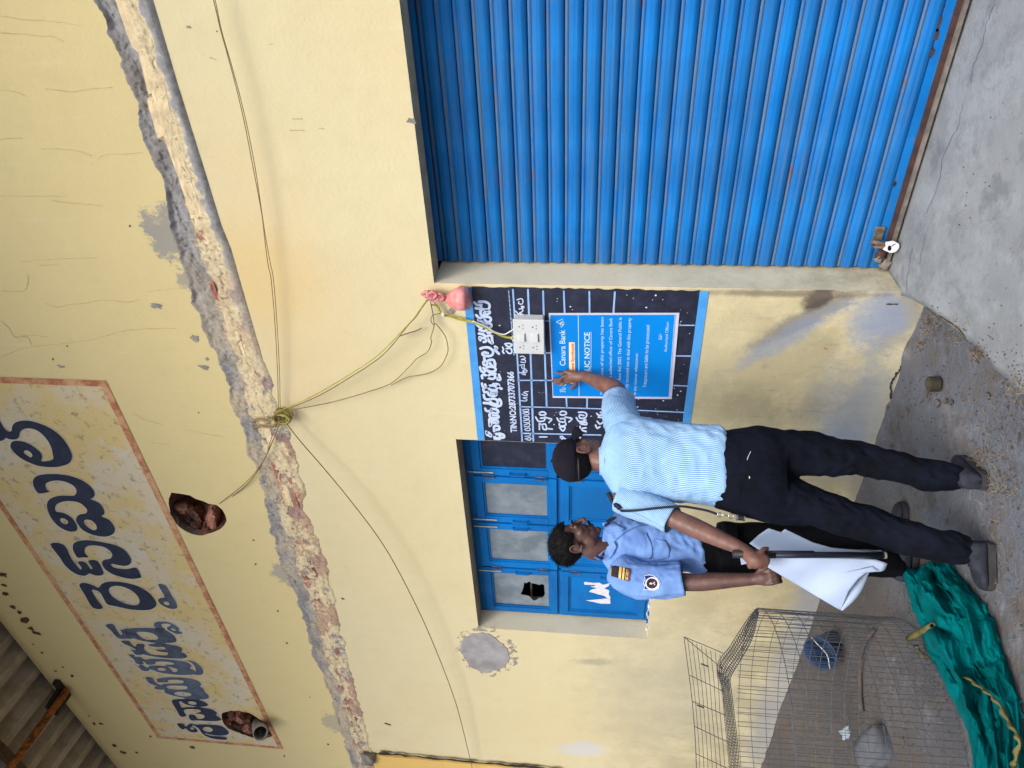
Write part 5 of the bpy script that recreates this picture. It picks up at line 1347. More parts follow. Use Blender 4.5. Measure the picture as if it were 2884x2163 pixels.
def head_matrix(c, f, tilt):
    f = Vector((f.x, f.y, 0)).normalized(); r_ = Vector((f.y, -f.x, 0)); up = Vector((0, 0, 1))
    f2 = f*math.cos(tilt)+up*math.sin(tilt); u2 = up*math.cos(tilt)-f*math.sin(tilt)
    return Matrix(((r_.x, f2.x, u2.x, c.x), (r_.y, f2.y, u2.y, c.y), (r_.z, f2.z, u2.z, c.z), (0, 0, 0, 1)))
def finger(mb, pts, r0=.0088, r1=.0068):
    n_ = len(pts); limb(mb, pts, [r0+(r1-r0)*i/(n_-1) for i in range(n_)], 9, 4)
def facing(c, th):
    v = Vector((c.x-CAM[0], c.y-CAM[1], 0)).normalized(); r_ = Vector((v.y, -v.x, 0))
    return r_*math.cos(th)+v*math.sin(th)
z2 = lambda x, y: (1500+x/2.949, 1150+y/2.949)
z3 = lambda x, y: (2000+x/2.765, 1150+y/2.765)
z5 = lambda x, y: (1884+x/2.212, 1413+y/2.212)
zH = lambda x, y: (1450+x/6.637, 1000+y/6.637)
z6 = lambda x, y: (2030+x/6.9125, 1400+y/6.9125)
z7 = lambda x, y: (2560+x/4.046, 1230+y/4.046)
zL = lambda x, y: (1540+x/5.183, 1400+y/5.183)
zC = lambda x, y: (1540+x/7.54, 1180+y/7.54)

# ------------------------------------------------------------------ person with striped shirt (back to us)
pa = thing('person', 'man in striped shirt and black cap, back turned, pressing one hand on the blue poster', 'person')
sh_c = Cloth()
tors = [st(z2(562,330), z2(566,545), 3.385, .80), st(z2(598,215), z2(606,612), 3.38, .60), st(z2(645,120), z2(655,690), 3.37, .52), st(z2(715,80), z2(730,765), 3.365, .50), st(z2(850,70), z2(850,778), 3.355, .52),
        st(z2(1000,88), z2(1000,770), 3.34, .54), st(z2(1150,110), z2(1150,775), 3.32, .55), st(z2(1300,124), z2(1300,790), 3.30, .56), st(z2(1440,136), z2(1440,808), 3.28, .57), st(z2(1550,152), z2(1545,815), 3.265, .58), st(z2(1597,188), z2(1575,806), 3.26, .575)]
sh_c.add(loft(tors, 84, 8, 2.35, .016, (1.7, 7.5), 3, (True, False), (.12, 0)))
sJ = onD(z2(770,130), 3.385)
slv = [[onD(z2(770,175), 3.37), .085, .085, None, None], [onD(z2(745,110), 3.41), .086, .084, None, None], [onD(z2(722,50), 3.47), .082, .080, None, None], [onD(z2(715,-15), 3.53), .078, .074, None, None], [onD(z2(718,-78), 3.585), .074, .068, None, None]]
def orient(ss):
    for i, s in enumerate(ss):
        t_ = (ss[min(i+1, len(ss)-1)][0]-ss[max(i-1, 0)][0]).normalized()
        up = Vector((0, 0, 1)); a = (up-t_*up.dot(t_)); a = a.normalized() if a.length > .2 else perp_frame(s[0], Vector((0, 0, 1)))
        s[3] = a; s[4] = t_.cross(a).normalized()
    for i in range(1, len(ss)):
        if ss[i][3].dot(ss[i-1][3]) < 0: ss[i][3] = -ss[i][3]
        if ss[i][4].dot(ss[i-1][4]) < 0: ss[i][4] = -ss[i][4]
    return ss
sh_c.add(loft(orient(slv), 48, 7, 2.0, .007, (1.5, 16), 8, (True, False), (.25, 0)))
slvL = [[onD(z2(745,725), 3.36), .080, .078, None, None], [onD(z2(830,770), 3.34), .076, .076, None, None], [onD(z2(940,815), 3.31), .070, .070, None, None], [onD(z2(1060,870), 3.28), .066, .064, None, None], [onD(z2(1162,925), 3.255), .063, .060, None, None]]
sh_c.add(loft(orient(slvL), 48, 7, 2.0, .007, (1.5, 15), 11, (True, False), (.25, 0)))
shA = sh_c.build('striped_shirt', M_stripe, pa, .002)
bvA = sh_c.bvh()
# collar band
col_c = Cloth()
col_c.add(loft([st(z2(548,328), z2(556,552), 3.39, .85), st(z2(572,312), z2(580,560), 3.385, .85), st(z2(590,290), z2(600,575), 3.38, .80)], 40, 4, 2.1, 0, cap=(False, False)))
col_c.build('collar', M_stripe, pa, .003)
# trousers: pelvis and two legs in one cloth shell
mb = MB()
def tube_sts(mb, sts, n=32, sub=5, expo=2.2, fold=0, fs=(1, 1), seed=0):
    v_, f_, _ = loft(sts, n, sub, expo, fold, fs, seed)
    m_ = n+1; nv = [p for k, p in enumerate(v_) if k % m_ != n]
    rm_ = lambda i: (i//m_)*n+((i % m_) % n)
    mb.add(nv, [tuple(rm_(i) for i in f) for f in f_])
pel = [st(z2(1500,150), z2(1500,808), 3.27, .54), st(z3(100,170), z3(70,780), 3.262, .58), st(z3(220,150), z3(220,830), 3.258, .60), st(z3(360,135), z3(360,868), 3.25, .60), st(z3(480,150), z3(480,888), 3.24, .56), st(z3(560,165), z3(570,895), 3.235, .48)]
tube_sts(mb, pel, 48, 6, 2.4, .010, (1.3, 7), 2)
legR = [st(z3(420,150), z3(430,510), 3.245, 1.0), st(z3(600,162), z3(605,518), 3.24, .95), st(z3(800,190), z3(800,526), 3.23, .92), st(z3(1000,226), z3(1000,532), 3.22, .92), st(z3(1130,252), z3(1130,520), 3.21, .95), st(z3(1300,292), z3(1300,542), 3.19, .95), st(z3(1500,342), z3(1490,572), 3.15, .95), st(z3(1660,388), z3(1655,632), 3.12, .95), st(z3(1800,418), z3(1820,638), 3.10, .95), st(z3(1900,440), z3(1910,632), 3.09, .98), st(z3(1985,462), z3(1995,612), 3.085, .98)]
legL = [st(z3(420,520), z3(430,880), 3.245, 1.0), st(z3(600,522), z3(600,896), 3.235, .92), st(z3(800,602), z3(800,920), 3.21, .92), st(z3(1000,680), z3(1000,985), 3.18, .92), st(z3(1200,752), z3(1200,1037), 3.15, .92), st(z3(1400,822), z3(1400,1098), 3.12, .95), st(z3(1560,878), z3(1550,1142), 3.085, .95), st(z3(1720,940), z3(1710,1175), 3.06, .95), st(z3(1880,955), z3(1890,1214), 3.045, .95), st(z3(1950,985), z3(1955,1212), 3.04, .98), st(z3(2010,1012), z3(2010,1205), 3.035, .98)]
tube_sts(mb, legR, 40, 9, 2.1, .022, (1.1, 8), 5); tube_sts(mb, legL, 40, 9, 2.1, .022, (1.1, 8), 9)
bvT = BVHTree.FromPolygons([Vector(v) for v in mb.v], [f for f in mb.f])
remesh(mb.build('trousers', M_navy, pa, True), .006, 2)
M_tseam = simple('trouser_seam', srgb(6, 8, 14), .95, .1, 30)
M_thread = simple('pale_thread', srgb(190, 190, 190), .8, .1, 30)
def tstroke(px, w, name, m, lift=.004):
    c_ = [tuple(q) for q in catmull(px, 6)]; L_, R_ = stroke_px(c_, w); n_ = len(c_); out = []
    for p in L_+R_:
        d = Vector(tuple(ray(p))).normalized(); h = bvT.ray_cast(VIEWC, d)[0]; out.append((h if h is not None else onD(p, 3.2))-d*lift)
    MB().add(out, [(i, i+1, n_+i+1, n_+i) for i in range(n_-1)]).build(name, m, pa)
tstroke([z3(115,515), z3(250,520), z3(420,522), z3(590,520)], 1.6, 'back_seam', M_tseam)
tstroke([z3(225,240), z3(228,330), z3(230,440)], 1.6, 'pocket_welt', M_tseam); tstroke([z3(235,600), z3(232,690), z3(230,770)], 1.6, 'pocket_welt', M_tseam)
tstroke([z3(180,180), z3(280,175), z3(400,150)], 1.8, 'side_pocket', M_tseam)
tstroke([z3(288,402), z3(300,368), z3(316,335)], 1.4, 'loose_thread', M_thread, .006); tstroke([z3(302,530), z3(308,536), z3(304,548)], 2.6, 'button', M_thread, .006)
# small bright rivets / thread on the trousers are left to the pockets; pocket welt
# skin: head, neck, arms, hands, core and legs in one continuous surface
mb = MB()
hcA = onD((1638, 1291), 3.425)
fA = facing(hcA, R(40)); MA = head_matrix(hcA, fA, R(6))
head_mesh(mb, MA)
nk = onD(z2(640, 430), 3.385)
limb(mb, [hcA+Vector((0,0,-.05)), nk.lerp(hcA, .4), nk, onD(z2(900,420), 3.365), onD(z2(1400,440), 3.29), onD(z3(300,520), 3.25)], [.055, .053, .056, .055, .055, .05], 16)
el = onD((1737, 1096), 3.635); wr = onD((1648, 1060), 3.825)
limb(mb, [onD(z2(760,150), 3.39), sJ.lerp(el, .5), el, el.lerp(wr, .35), el.lerp(wr, .7), wr], [.050, .046, .041, .043, .034, .028], 16)
kn_ = onY(zH(945, 400), -.030)
limb(mb, [wr, wr.lerp(kn_, .35), wr.lerp(kn_, .7)], [.026, .028, .027], 12)
hb_ = {'l': (955,312), 'r': (940,385), 'm': (932,445), 'i': (962,500)}
ht_ = {'l': (768,316), 'r': (722,452), 'm': (700,490), 'i': (765,528)}
for k in 'lrmi':
    b_ = onY(zH(*hb_[k]), -.034); t_ = onY(zH(*ht_[k]), -.017)
    m_ = b_.lerp(t_, .5)+Vector((0, -.016, 0))
    pr_ = b_.lerp(wr, .55)
    limb(mb, [pr_, b_], [.013, .0125], 9); finger(mb, [b_, b_.lerp(m_, .6)+Vector((0,-.006,0)), m_, m_.lerp(t_, .55), t_])
tb = onY(zH(1150, 500), -.05); tm = onY(zH(1105, 572), -.036); tt_ = onY(zH(1042, 628), -.018)
finger(mb, [wr.lerp(kn_, .3), tb, tm, tt_], .013, .0085)
# left arm, fist around the baton
shL = onD(z2(760,735), 3.345); elL = onD(z2(1195,925), 3.24); wrL = onD(z2(1735,1165), 3.135)
limb(mb, [shL, shL.lerp(elL, .5), elL, elL.lerp(wrL, .3), elL.lerp(wrL, .7), wrL], [.050, .046, .041, .042, .034, .027], 16)
BD = 3.10
b0_, b1_ = onD(z5(398, 330), BD), onD(z5(1352, 334), BD)
bdir = (b1_-b0_).normalized()
gc = onD(z6(640, 1130), BD)                                   # middle of the grip on the baton axis
toC = (VIEWC-gc); toC = (toC-bdir*toC.dot(bdir)).normalized(); side = bdir.cross(toC).normalized()
if side.dot(Vector(tuple(RGT))) > 0: side = -side            # side points to real left
pal = gc+toC*.024+side*.018
limb(mb, [wrL, wrL.lerp(pal, .5), pal, pal+bdir*.03], [.026, .030, .032, .027], 12)
for k in range(4):
    c_ = gc+bdir*(.036-.0195*k+.004)
    a0 = c_+toC*.030+side*.030; a1 = c_+toC*.010+side*.046; a2 = c_-toC*.016+side*.034; a3 = c_-toC*.026+side*.006; a4 = c_-toC*.018-side*.018
    limb(mb, [pal.lerp(a0, .7), a0], [.013, .012], 9); finger(mb, [a0, a1, a2, a3, a4], .0098, .008)
finger(mb, [pal-bdir*.01, gc+toC*.034-side*.004+bdir*.012, gc+toC*.026-side*.022+bdir*.034, gc+toC*.012-side*.026+bdir*.052], .0125, .0088)
# legs inside the trousers, feet
for lg, ft in ((legR, 'R'), (legL, 'L')):
    limb(mb, [onD(z3(300,520), 3.25)]+[s[0] for s in lg[1::2]], [.05]+[s[1]*.45 for s in lg[1::2]], 12)
hR, tR = onZ(z7(660, 480), .06), onZ(z7(365, 210), .035)
hL, tL = onZ(z7(745, 1280), .06), onZ(z7(835, 1450), .03)
hR = Vector((hR.x, hR.y, .05)); hL = Vector((hL.x, hL.y, .05))
for h_, t_, an in ((hR, tR, legR[-1][0]), (hL, tL, legL[-1][0])):
    d_ = Vector((t_.x-h_.x, t_.y-h_.y, 0)); d_ = d_.normalized()*.225
    limb(mb, [an, Vector((an.x, an.y, .09)).lerp(Vector((h_.x, h_.y, .09)), .5), Vector((h_.x, h_.y, .06))], [.024, .028, .030], 12)
    limb(mb, [Vector((h_.x, h_.y, .055)), Vector((h_.x, h_.y, .046))+d_*.15, Vector((h_.x, h_.y, .036))+d_*.30, Vector((h_.x, h_.y, .034))+d_*.45], [.020, .020, .015, .008], 12)
skA = remesh(mb.build('body', M_skinA, pa, True), .0042, 5)
# shoes
M_shoe = simple('dark_grey_shoe', srgb(44, 47, 57), .8, .3, 30, .3, 0, .2)
M_sole = simple('worn_shoe_sole', srgb(56, 55, 57), .9, .2, 30, .3)
def shoe(h_, d_, parent, L=.90):
    d_ = d_.normalized(); s_ = Vector((-d_.y, d_.x, 0)); g_ = Vector((h_.x, h_.y, 0))
    prf = [(-.050,.016),(-.042,.032),(-.005,.038),(.06,.038),(.13,.046),(.19,.047),(.225,.036),(.245,.014)]
    ring = [g_+d_*a*L+s_*b for a, b in prf]+[g_+d_*a*L-s_*b for a, b in reversed(prf)]; n0 = len(ring)
    MB().add([p+Vector((0,0,.001)) for p in ring]+[p+Vector((0,0,.024)) for p in ring], [tuple(reversed(range(n0))), tuple(n0+i for i in range(n0))]+[(i, (i+1) % n0, n0+(i+1) % n0, n0+i) for i in range(n0)]).build('shoe_sole', M_sole, parent)
    up = []
    for a, w_, top in ((-.048,.014,.055),(-.040,.030,.088),(0,.038,.098),(.045,.040,.094),(.09,.042,.080),(.13,.045,.064),(.18,.046,.054),(.22,.036,.044),(.240,.014,.034)):
        up.append([g_+d_*a*L+Vector((0, 0, .018+(top-.018)/2)), w_, (top-.018)/2, s_, Vector((0, 0, 1))])
    v_, f_, uv_ = loft(up, 28, 4, 2.5); c_ = Cloth(); c_.add((v_, f_, uv_)); o_ = c_.build('shoe_upper', M_shoe, parent)
    for fr in (.07, .10, .13):
        z_ = np.interp(fr, [.045, .09, .13, .18], [.094, .080, .064, .054])+.001
        MB().tube([tuple(g_+d_*fr*L+s_*.020+Vector((0,0,z_-.006))), tuple(g_+d_*(fr+.006)*L+Vector((0,0,z_+.001))), tuple(g_+d_*fr*L-s_*.020+Vector((0,0,z_-.006)))], .0022, 5).build('shoe_lace', M_black, parent)
for h_, t_, l_ in ((hR, tR, .80), (hL, tL, .62)): shoe(h_, Vector((t_.x-h_.x, t_.y-h_.y, 0)), pa, l_)
# hair at the nape + cap
def shell(M, c, r_, cond, name, mat, parent, nz=0.0, nu=48, nv=32, seed=0, out=None):
    v_, f_ = [], []
    for j in range(nv+1):
        ph = -math.pi/2+math.pi*j/nv
        for i in range(nu):
            th = 2*math.pi*i/nu
            p = Vector((c[0]+r_[0]*math.cos(ph)*math.cos(th), c[1]+r_[1]*math.cos(ph)*math.sin(th), c[2]+r_[2]*math.sin(ph)))
            k = cond(p)
            d = (p-Vector(c))
            w_ = 1+nz*(mnoise.noise(p*26+Vector((seed, 0, 0)))+.6*mnoise.noise(p*60))
            p = Vector(c)+d*(w_*(1 if k >= 1 else .80+.20*max(0, k)))
            v_.append(M @ p)
    f_ = [(j*nu+i, j*nu+(i+1) % nu, (j+1)*nu+(i+1) % nu, (j+1)*nu+i) for j in range(nv) for i in range(nu)]
    return pyd(name, v_, f_, mat, parent, True)
sm_ = lambda x: max(0, min(1, x))
shell(MA, (0,-.016,.035), (.0775,.0985,.088), lambda p: sm_((-.010-p.y)*60) if p.z < .03 else 1.0, 'hair', M_hair, pa, .015, seed=2)
cap = shell(MA, (0,-.008,.050), (.086,.108,.086), lambda p: sm_((p.z-(.018-.22*min(0, p.y)*0))*90), 'cap', M_cap, pa, .012, 56, 36, 5)
v_, f_ = [], []
for j in range(7):
    for i in range(19):
        a = math.pi*(.12+.76*i/18); t_ = j/6
        r_ = 1+.0*t_
        x = .082*math.cos(a)*(1+.05*t_); y = .10*math.sin(a)+.078*t_*math.sin(a)**.7
        z = .044-.022*t_-5.5*x*x*(.4+.6*t_)
        v_.append(MA @ Vector((x, y, z)))
f_ = [(j*19+i, j*19+i+1, (j+1)*19+i+1, (j+1)*19+i) for j in range(6) for i in range(18)]
o = pyd('cap_visor', v_, f_, M_cap, cap, True); md = o.modifiers.new('t', 'SOLIDIFY'); md.thickness = .005
MB().tube([tuple(MA @ Vector((.080*math.cos(a), -.010+.102*math.sin(a), .020))) for a in np.linspace(math.pi*1.15, math.pi*1.85, 14)], .005, 6).build('cap_strap', M_black, cap, True)
MB().ell(MA @ Vector((0, -.008, .137)), (.007, .007, .005)).build('cap_button', M_cap, cap, True)
# whistle cord over the shoulder, clip at the hip
M_cord = simple('navy_cord', srgb(16, 22, 44), .7, .2, 40, .2)
def on_shirt(pts, lift, bv, fb=3.2):
    out = []
    for p in pts:
        d = Vector(tuple(ray(p))).normalized(); h = bv.ray_cast(VIEWC, d)[0]
        out.append((h if h is not None else onD(p, fb))-d*lift)
    return out
cp = [z2(612,690), z2(650,745), z2(700,815), z2(735,842)]
MB().tube([tuple(q) for q in catmull(on_shirt([z2(625,700), z2(660,760), z2(700,808), z2(728,832)], .006, bvA, 3.36), 5)], .011, 8).build('shoulder_strap', M_cord, pa, True)
MB().tube([tuple(q) for q in catmull([onD(z2(728,835), 3.325), onD(z2(745,852), 3.29), onD(z2(860,848), 3.22), onD(z2(1000,832), 3.20), onD(z2(1150,818), 3.19), onD(z2(1250,815), 3.185), onD(z2(1350,830), 3.19), onD(z2(1450,850), 3.19), onD(z2(1530,878), 3.19)], 5)], .0052, 7).build('lanyard', M_cord, pa, True)
M_chrome = simple('bright_chrome', srgb(200, 200, 205), .25, .05, 10, 0, .9)
mb = MB()
def ring_tube(mb, c, r_, rt, ax1, ax2):
    mb.tube([tuple(c+ax1*r_*math.cos(a)+ax2*r_*math.sin(a)) for a in np.linspace(0, 2*math.pi, 17)], rt, 6, False)
R3, U3 = Vector(tuple(RGT)), Vector(tuple(UPV))
ring_tube(mb, onD(z6(-20, 345), 3.185), .009, .002, R3, U3); mb.tube([onD(z6(0, 345), 3.185), onD(z6(150, 362), 3.183)], .0022, 6)
ring_tube(mb, onD(z6(200, 370), 3.183), .010, .002, R3, U3)
mb.build('lanyard_clip', M_chrome, pa, True)
q_ = onD(z6(380, 400), 3.185)
mb = MB(); M4 = Matrix.Translation(q_)
mb.tube([tuple(onD(z6(315,395), 3.19)), tuple(onD(z6(460,415), 3.19))], .011, 10); mb.build('whistle', M_black, pa)
for zz in (315, 455): MB().tube([tuple(onD(z6(zz-12, 398+(zz-315)*.14), 3.19)), tuple(onD(z6(zz+12, 400+(zz-315)*.14), 3.19))], .0125, 10).build('whistle_band', M_chrome, pa)
# baton
bat = thing('baton', 'black straight baton held upright at the thigh of the man in striped shirt', 'baton')
M_baton = simple('black_glossy_baton', srgb(24, 28, 40), .3, .2, 20)
MB().tube([tuple(b0_), tuple(b0_.lerp(b1_, .985))], .0125, 16).build('shaft', M_baton, bat, True)
MB().tube([tuple(b0_.lerp(b1_, .985)), tuple(b1_)], .0135, 16).build('end_cap', M_bar, bat)
MB().tube([tuple(b0_.lerp(b1_, .0)+side*-.004), tuple(b0_.lerp(b1_, .28))], .0142, 16).build('grip', M_black, bat, True)
q0_, q1_ = onD(z5(560, 313), BD-.005), onD(z5(905, 315), BD-.005)
MB().tube([tuple(q0_), tuple(q1_)], .006, 8).build('cord_loop', M_cord, bat, True)

# ------------------------------------------------------------------ uniformed person facing the poster
pbn = thing('person', 'bareheaded moustached man in light blue guard uniform standing sideways with a shoulder patch', 'person')
b_c = Cloth()
torB = [st(z2(590,985), z2(560,1225), 3.83, .85), st(z2(625,950), z2(600,1290), 3.825, .62), st(z2(670,915), z2(650,1350), 3.82, .55), st(z2(740,885), z2(730,1385), 3.815, .56), st(z2(860,880), z2(860,1370), 3.81, .60),
        st(z2(1000,900), z2(1000,1345), 3.80, .64), st(z2(1130,940), z2(1130,1330), 3.79, .66), st(z2(1260,975), z2(1270,1345), 3.785, .66), st(z2(1370,1010), z2(1385,1375), 3.78, .66), st(z2(1420,1040), z2(1440,1382), 3.78, .62)]
b_c.add(loft(torB, 84, 9, 2.3, .021, (1.8, 9), 21, (True, False), (.12, 0)))
slB = [[onD(z2(720,1330), 3.77), .085, .080, None, None], [onD(z2(790,1390), 3.74), .087, .080, None, None], [onD(z2(900,1430), 3.715), .086, .080, None, None], [onD(z2(1060,1432), 3.69), .082, .076, None, None], [onD(z2(1250,1412), 3.67), .077, .070, None, None]]
def orientB(ss):
    for i, s in enumerate(ss):
        t_ = (ss[min(i+1, len(ss)-1)][0]-ss[max(i-1, 0)][0]).normalized()
        a = Vector(tuple(RGT)); a = (a-t_*a.dot(t_)).normalized(); s[3] = a; s[4] = t_.cross(a).normalized()
    return ss
b_c.add(loft(orientB(slB), 60, 9, 2.1, .015, (1.6, 13), 31, (True, False), (.2, 0)))
slBf = [[onD(z2(720,960), 3.88), .075, .070, None, None], [onD(z2(850,950), 3.92), .075, .07, None, None], [onD(z2(1050,960), 3.93), .07, .065, None, None], [onD(z2(1200,970), 3.92), .066, .06, None, None]]
b_c.add(loft(orientB(slBf), 36, 6, 2.1, .008, (1.5, 13), 35, (True, False)))
shB = b_c.build('uniform_shirt', M_shirtB, pbn, .002); bvB = b_c.bvh()
# collar: two leaves laid open, band behind
M_shirtB2 = M_shirtB
cB = Cloth(); cB.add(loft([st(zL(680,880), zL(690,620), 3.815, .9), st(zL(730,900), zL(800,560), 3.812, .85), st(zL(790,905), zL(900,500), 3.812, .78)], 40, 4, 2.1, 0, cap=(False, False)))
bvBB = BVHTree.FromPolygons([Vector(v) for v in b_c.v+cB.v], b_c.f+[tuple(i+len(b_c.v) for i in f) for f in cB.f])
cf_near = [zL(690,888), zL(760,840), zL(850,760), zL(930,690), zL(985,640), zL(1010,690), zL(1022,730), zL(985,800), zL(950,860), zL(905,905), zL(840,925), zL(760,920)]
cf_far = [zL(805,385), zL(850,365), zL(950,355), zL(985,385), zL(1060,430), zL(1150,465), zL(1090,495), zL(990,508), zL(910,515), zL(870,470), zL(830,440)]
def leaf(px, dist0, name):
    o_ = decal(bvBB, [densify(px, 3)], .012, name, M_shirtB, pbn, 6, lambda p: onD(p, dist0))
    md = o_.modifiers.new('t', 'SOLIDIFY'); md.thickness = .003; md.offset = -1
    return o_
leaf(cf_near, 3.70, 'collar_leaf'); leaf(cf_far, 3.72, 'collar_leaf')
# pocket, flap, placket seams
M_seam = simple('uniform_shadow_seam', srgb(74, 104, 168), .9, .1, 30)
fl = [z2(900,1055), z2(945,1040), z2(965,1075), z2(995,1150), z2(995,1235), z2(975,1250), z2(930,1235), z2(880,1195), z2(840,1180)]
fl = [zL(1450,520), zL(1490,600), zL(1530,680), zL(1545,760), zL(1540,870), zL(1505,905), zL(1440,900), zL(1380,880), zL(1330,840), zL(1300,815), zL(1330,700), zL(1390,580)]
o_ = decal(bvB, [densify(fl, 3)], .004, 'pocket_flap', M_shirtB, pbn, 6); md = o_.modifiers.new('t', 'SOLIDIFY'); md.thickness = .003; md.offset = -1
pkt = [zL(1545,640), zL(1600,600), zL(1740,640), zL(1800,760), zL(1780,880), zL(1640,920), zL(1520,890)]
o_ = decal(bvB, [densify(pkt, 3)], .002, 'pocket', M_shirtB, pbn, 6); md = o_.modifiers.new('t', 'SOLIDIFY'); md.thickness = .002; md.offset = -1
def seam(px, w, name='seam', m=None, lift=.0035):
    v_ = MB(); c_ = [tuple(q) for q in catmull(px, 5)]; L_, R_ = stroke_px(c_, w); n_ = len(c_)
    pv = on_shirt(L_+R_, lift, bvB, 3.7); v_.add(pv, [(i, i+1, n_+i+1, n_+i) for i in range(n_-1)]); return v_.build(name, m or M_seam, pbn)
seam([zL(1000,640), zL(1150,520), zL(1350,420), zL(1590,400)], 1.8); seam([zL(1010,620), zL(1160,500), zL(1300,440)], 1.4)
# chest badge
bdg = [zL(1210,280), zL(1270,260), zL(1330,300), zL(1320,345), zL(1235,355)]
decal(bvB, [densify(bdg, 2)], .004, 'chest_badge', simple('navy_badge', srgb(62, 66, 120), .7, .1, 30), pbn, 3)
decal(bvB, [zmap((1540,1400), 5.183, ellipse(1270, 315, 20, 20, 0, 10))], .0065, 'badge_emblem', simple('pale_badge_emblem', srgb(170, 170, 190), .7, .1, 30), pbn, 2)
decal(bvB, [densify([zL(1225,285), zL(1262,272), zL(1262,295), zL(1232,305)], 2)], .006, 'badge_stripe', simple('gold_badge_stripe', srgb(206, 180, 110), .7, .1, 30), pbn, 2)
# near shoulder board: black slide, gold edge, two gold bars, SECURITY
M_gold = simple('gold_braid', srgb(222, 184, 104), .6, .15, 60, .3)
M_epa = simple('black_epaulette_cloth', srgb(20, 22, 34), .8, .2, 60, .3)
def quad(p, q, r_, s_, a0, a1, b0, b1):
    f_ = lambda a, b: tuple((np.array(p)*(1-a)+np.array(q)*a)*(1-b)+(np.array(s_)*(1-a)+np.array(r_)*a)*b)
    return densify([f_(a0, b0), f_(a1, b0), f_(a1, b1), f_(a0, b1)], 4)
eq = (zL(930,985), zL(1225,1048), zL(1200,1232), zL(925,1148))
decal(bvB, [quad(*eq, 0, 1, 0, 1)], .0065, 'epaulette', M_epa, pbn, 5)
for a0, a1 in ((.02, .045), (.44, .56), (.62, .72)): decal(bvB, [quad(*eq, a0, a1, .01, .99)], .0085, 'epaulette_bar', M_gold, pbn, 2)
decal(bvB, [quad(*eq, .955, .99, .02, .98)], .0085, 'epaulette_bar', simple('red_braid', srgb(150, 60, 50), .7, .1, 30), pbn, 2)
cu = bpy.data.curves.new('x', 'FONT'); cu.body = 'SECURITY'; cu.offset = .02; tmp = bpy.data.objects.new('x', cu); COL.objects.link(tmp); bpy.context.view_layer.update()
me = bpy.data.meshes.new_from_object(tmp.evaluated_get(bpy.context.evaluated_depsgraph_get())); bpy.data.objects.remove(tmp); bpy.data.curves.remove(cu)
xs = [v.co.x for v in me.vertices]; ys__ = [v.co.y for v in me.vertices]
pf = lambda a, b: tuple((np.array(eq[0])*(1-a)+np.array(eq[1])*a)*(1-b)+(np.array(eq[3])*(1-a)+np.array(eq[2])*a)*b)
pxs = [pf(.93-.15*(v.co.y-min(ys__))/(max(ys__)-min(ys__)), .95-.90*(v.co.x-min(xs))/(max(xs)-min(xs))) for v in me.vertices]
for v, q in zip(me.vertices, on_shirt(pxs, .0088, bvB, 3.7)): v.co = q
me.materials.clear(); me.materials.append(M_gold); link('epaulette_lettering', me, None, pbn)
# far shoulder board
qd = [zL(855,350), zL(925,300), zL(1000,282), zL(1012,300), zL(965,350), zL(890,365)]
v_, f_ = poly_mesh([qd], lambda p: onD(p, 3.80)); o_ = pyd('epaulette', v_, f_, M_epa, pbn); md = o_.modifiers.new('t', 'SOLIDIFY'); md.thickness = .006
# sleeve patch: navy shield, white ring, dark disc with small emblem
shd = [zL(1420,1140), zL(1500,1128), zL(1570,1150), zL(1640,1210), zL(1660,1262), zL(1630,1330), zL(1570,1362), zL(1490,1360), zL(1415,1355), zL(1428,1300), zL(1405,1252), zL(1432,1200)]
cs_ = (sum(p[0] for p in shd)/len(shd), sum(p[1] for p in shd)/len(shd))
M_navyp = simple('navy_patch_cloth', srgb(24, 40, 100), .8, .15, 60, .3); M_wp = simple('white_patch_thread', srgb(222, 226, 236), .8, .1, 60, .3); M_mar = simple('maroon_patch_thread', srgb(66, 26, 40), .8, .2, 60, .3)
decal(bvB, [densify(shd, 2)], .0045, 'patch_edge', M_wp, pbn, 4)
decal(bvB, [densify([(cs_[0]+(p[0]-cs_[0])*.90, cs_[1]+(p[1]-cs_[1])*.90) for p in shd], 2)], .0062, 'shoulder_patch', M_navyp, pbn, 4)
ec = zL(1535, 1262)
for r_, l_, m_ in ((19.5, .0078, M_wp), (15.5, .0092, simple('navy_disc_thread', srgb(20, 26, 60), .8, .1, 60)), (12.5, .0106, M_mar)): decal(bvB, [ellipse(ec[0], ec[1], r_, r_*.93, 0, 24)], l_, 'patch_ring', m_, pbn, 3)
for (dx, dy, rx, ry) in ((-3, 0, 4.5, 3), (6.5, -3.2, 1.6, 1.6), (7.5, 2.8, 1.6, 1.6), (4.5, 0, 2.6, 1.2)): decal(bvB, [ellipse(ec[0]+dx, ec[1]+dy, rx, ry, 0, 10)], .0122, 'patch_emblem', M_wp, pbn, 2)
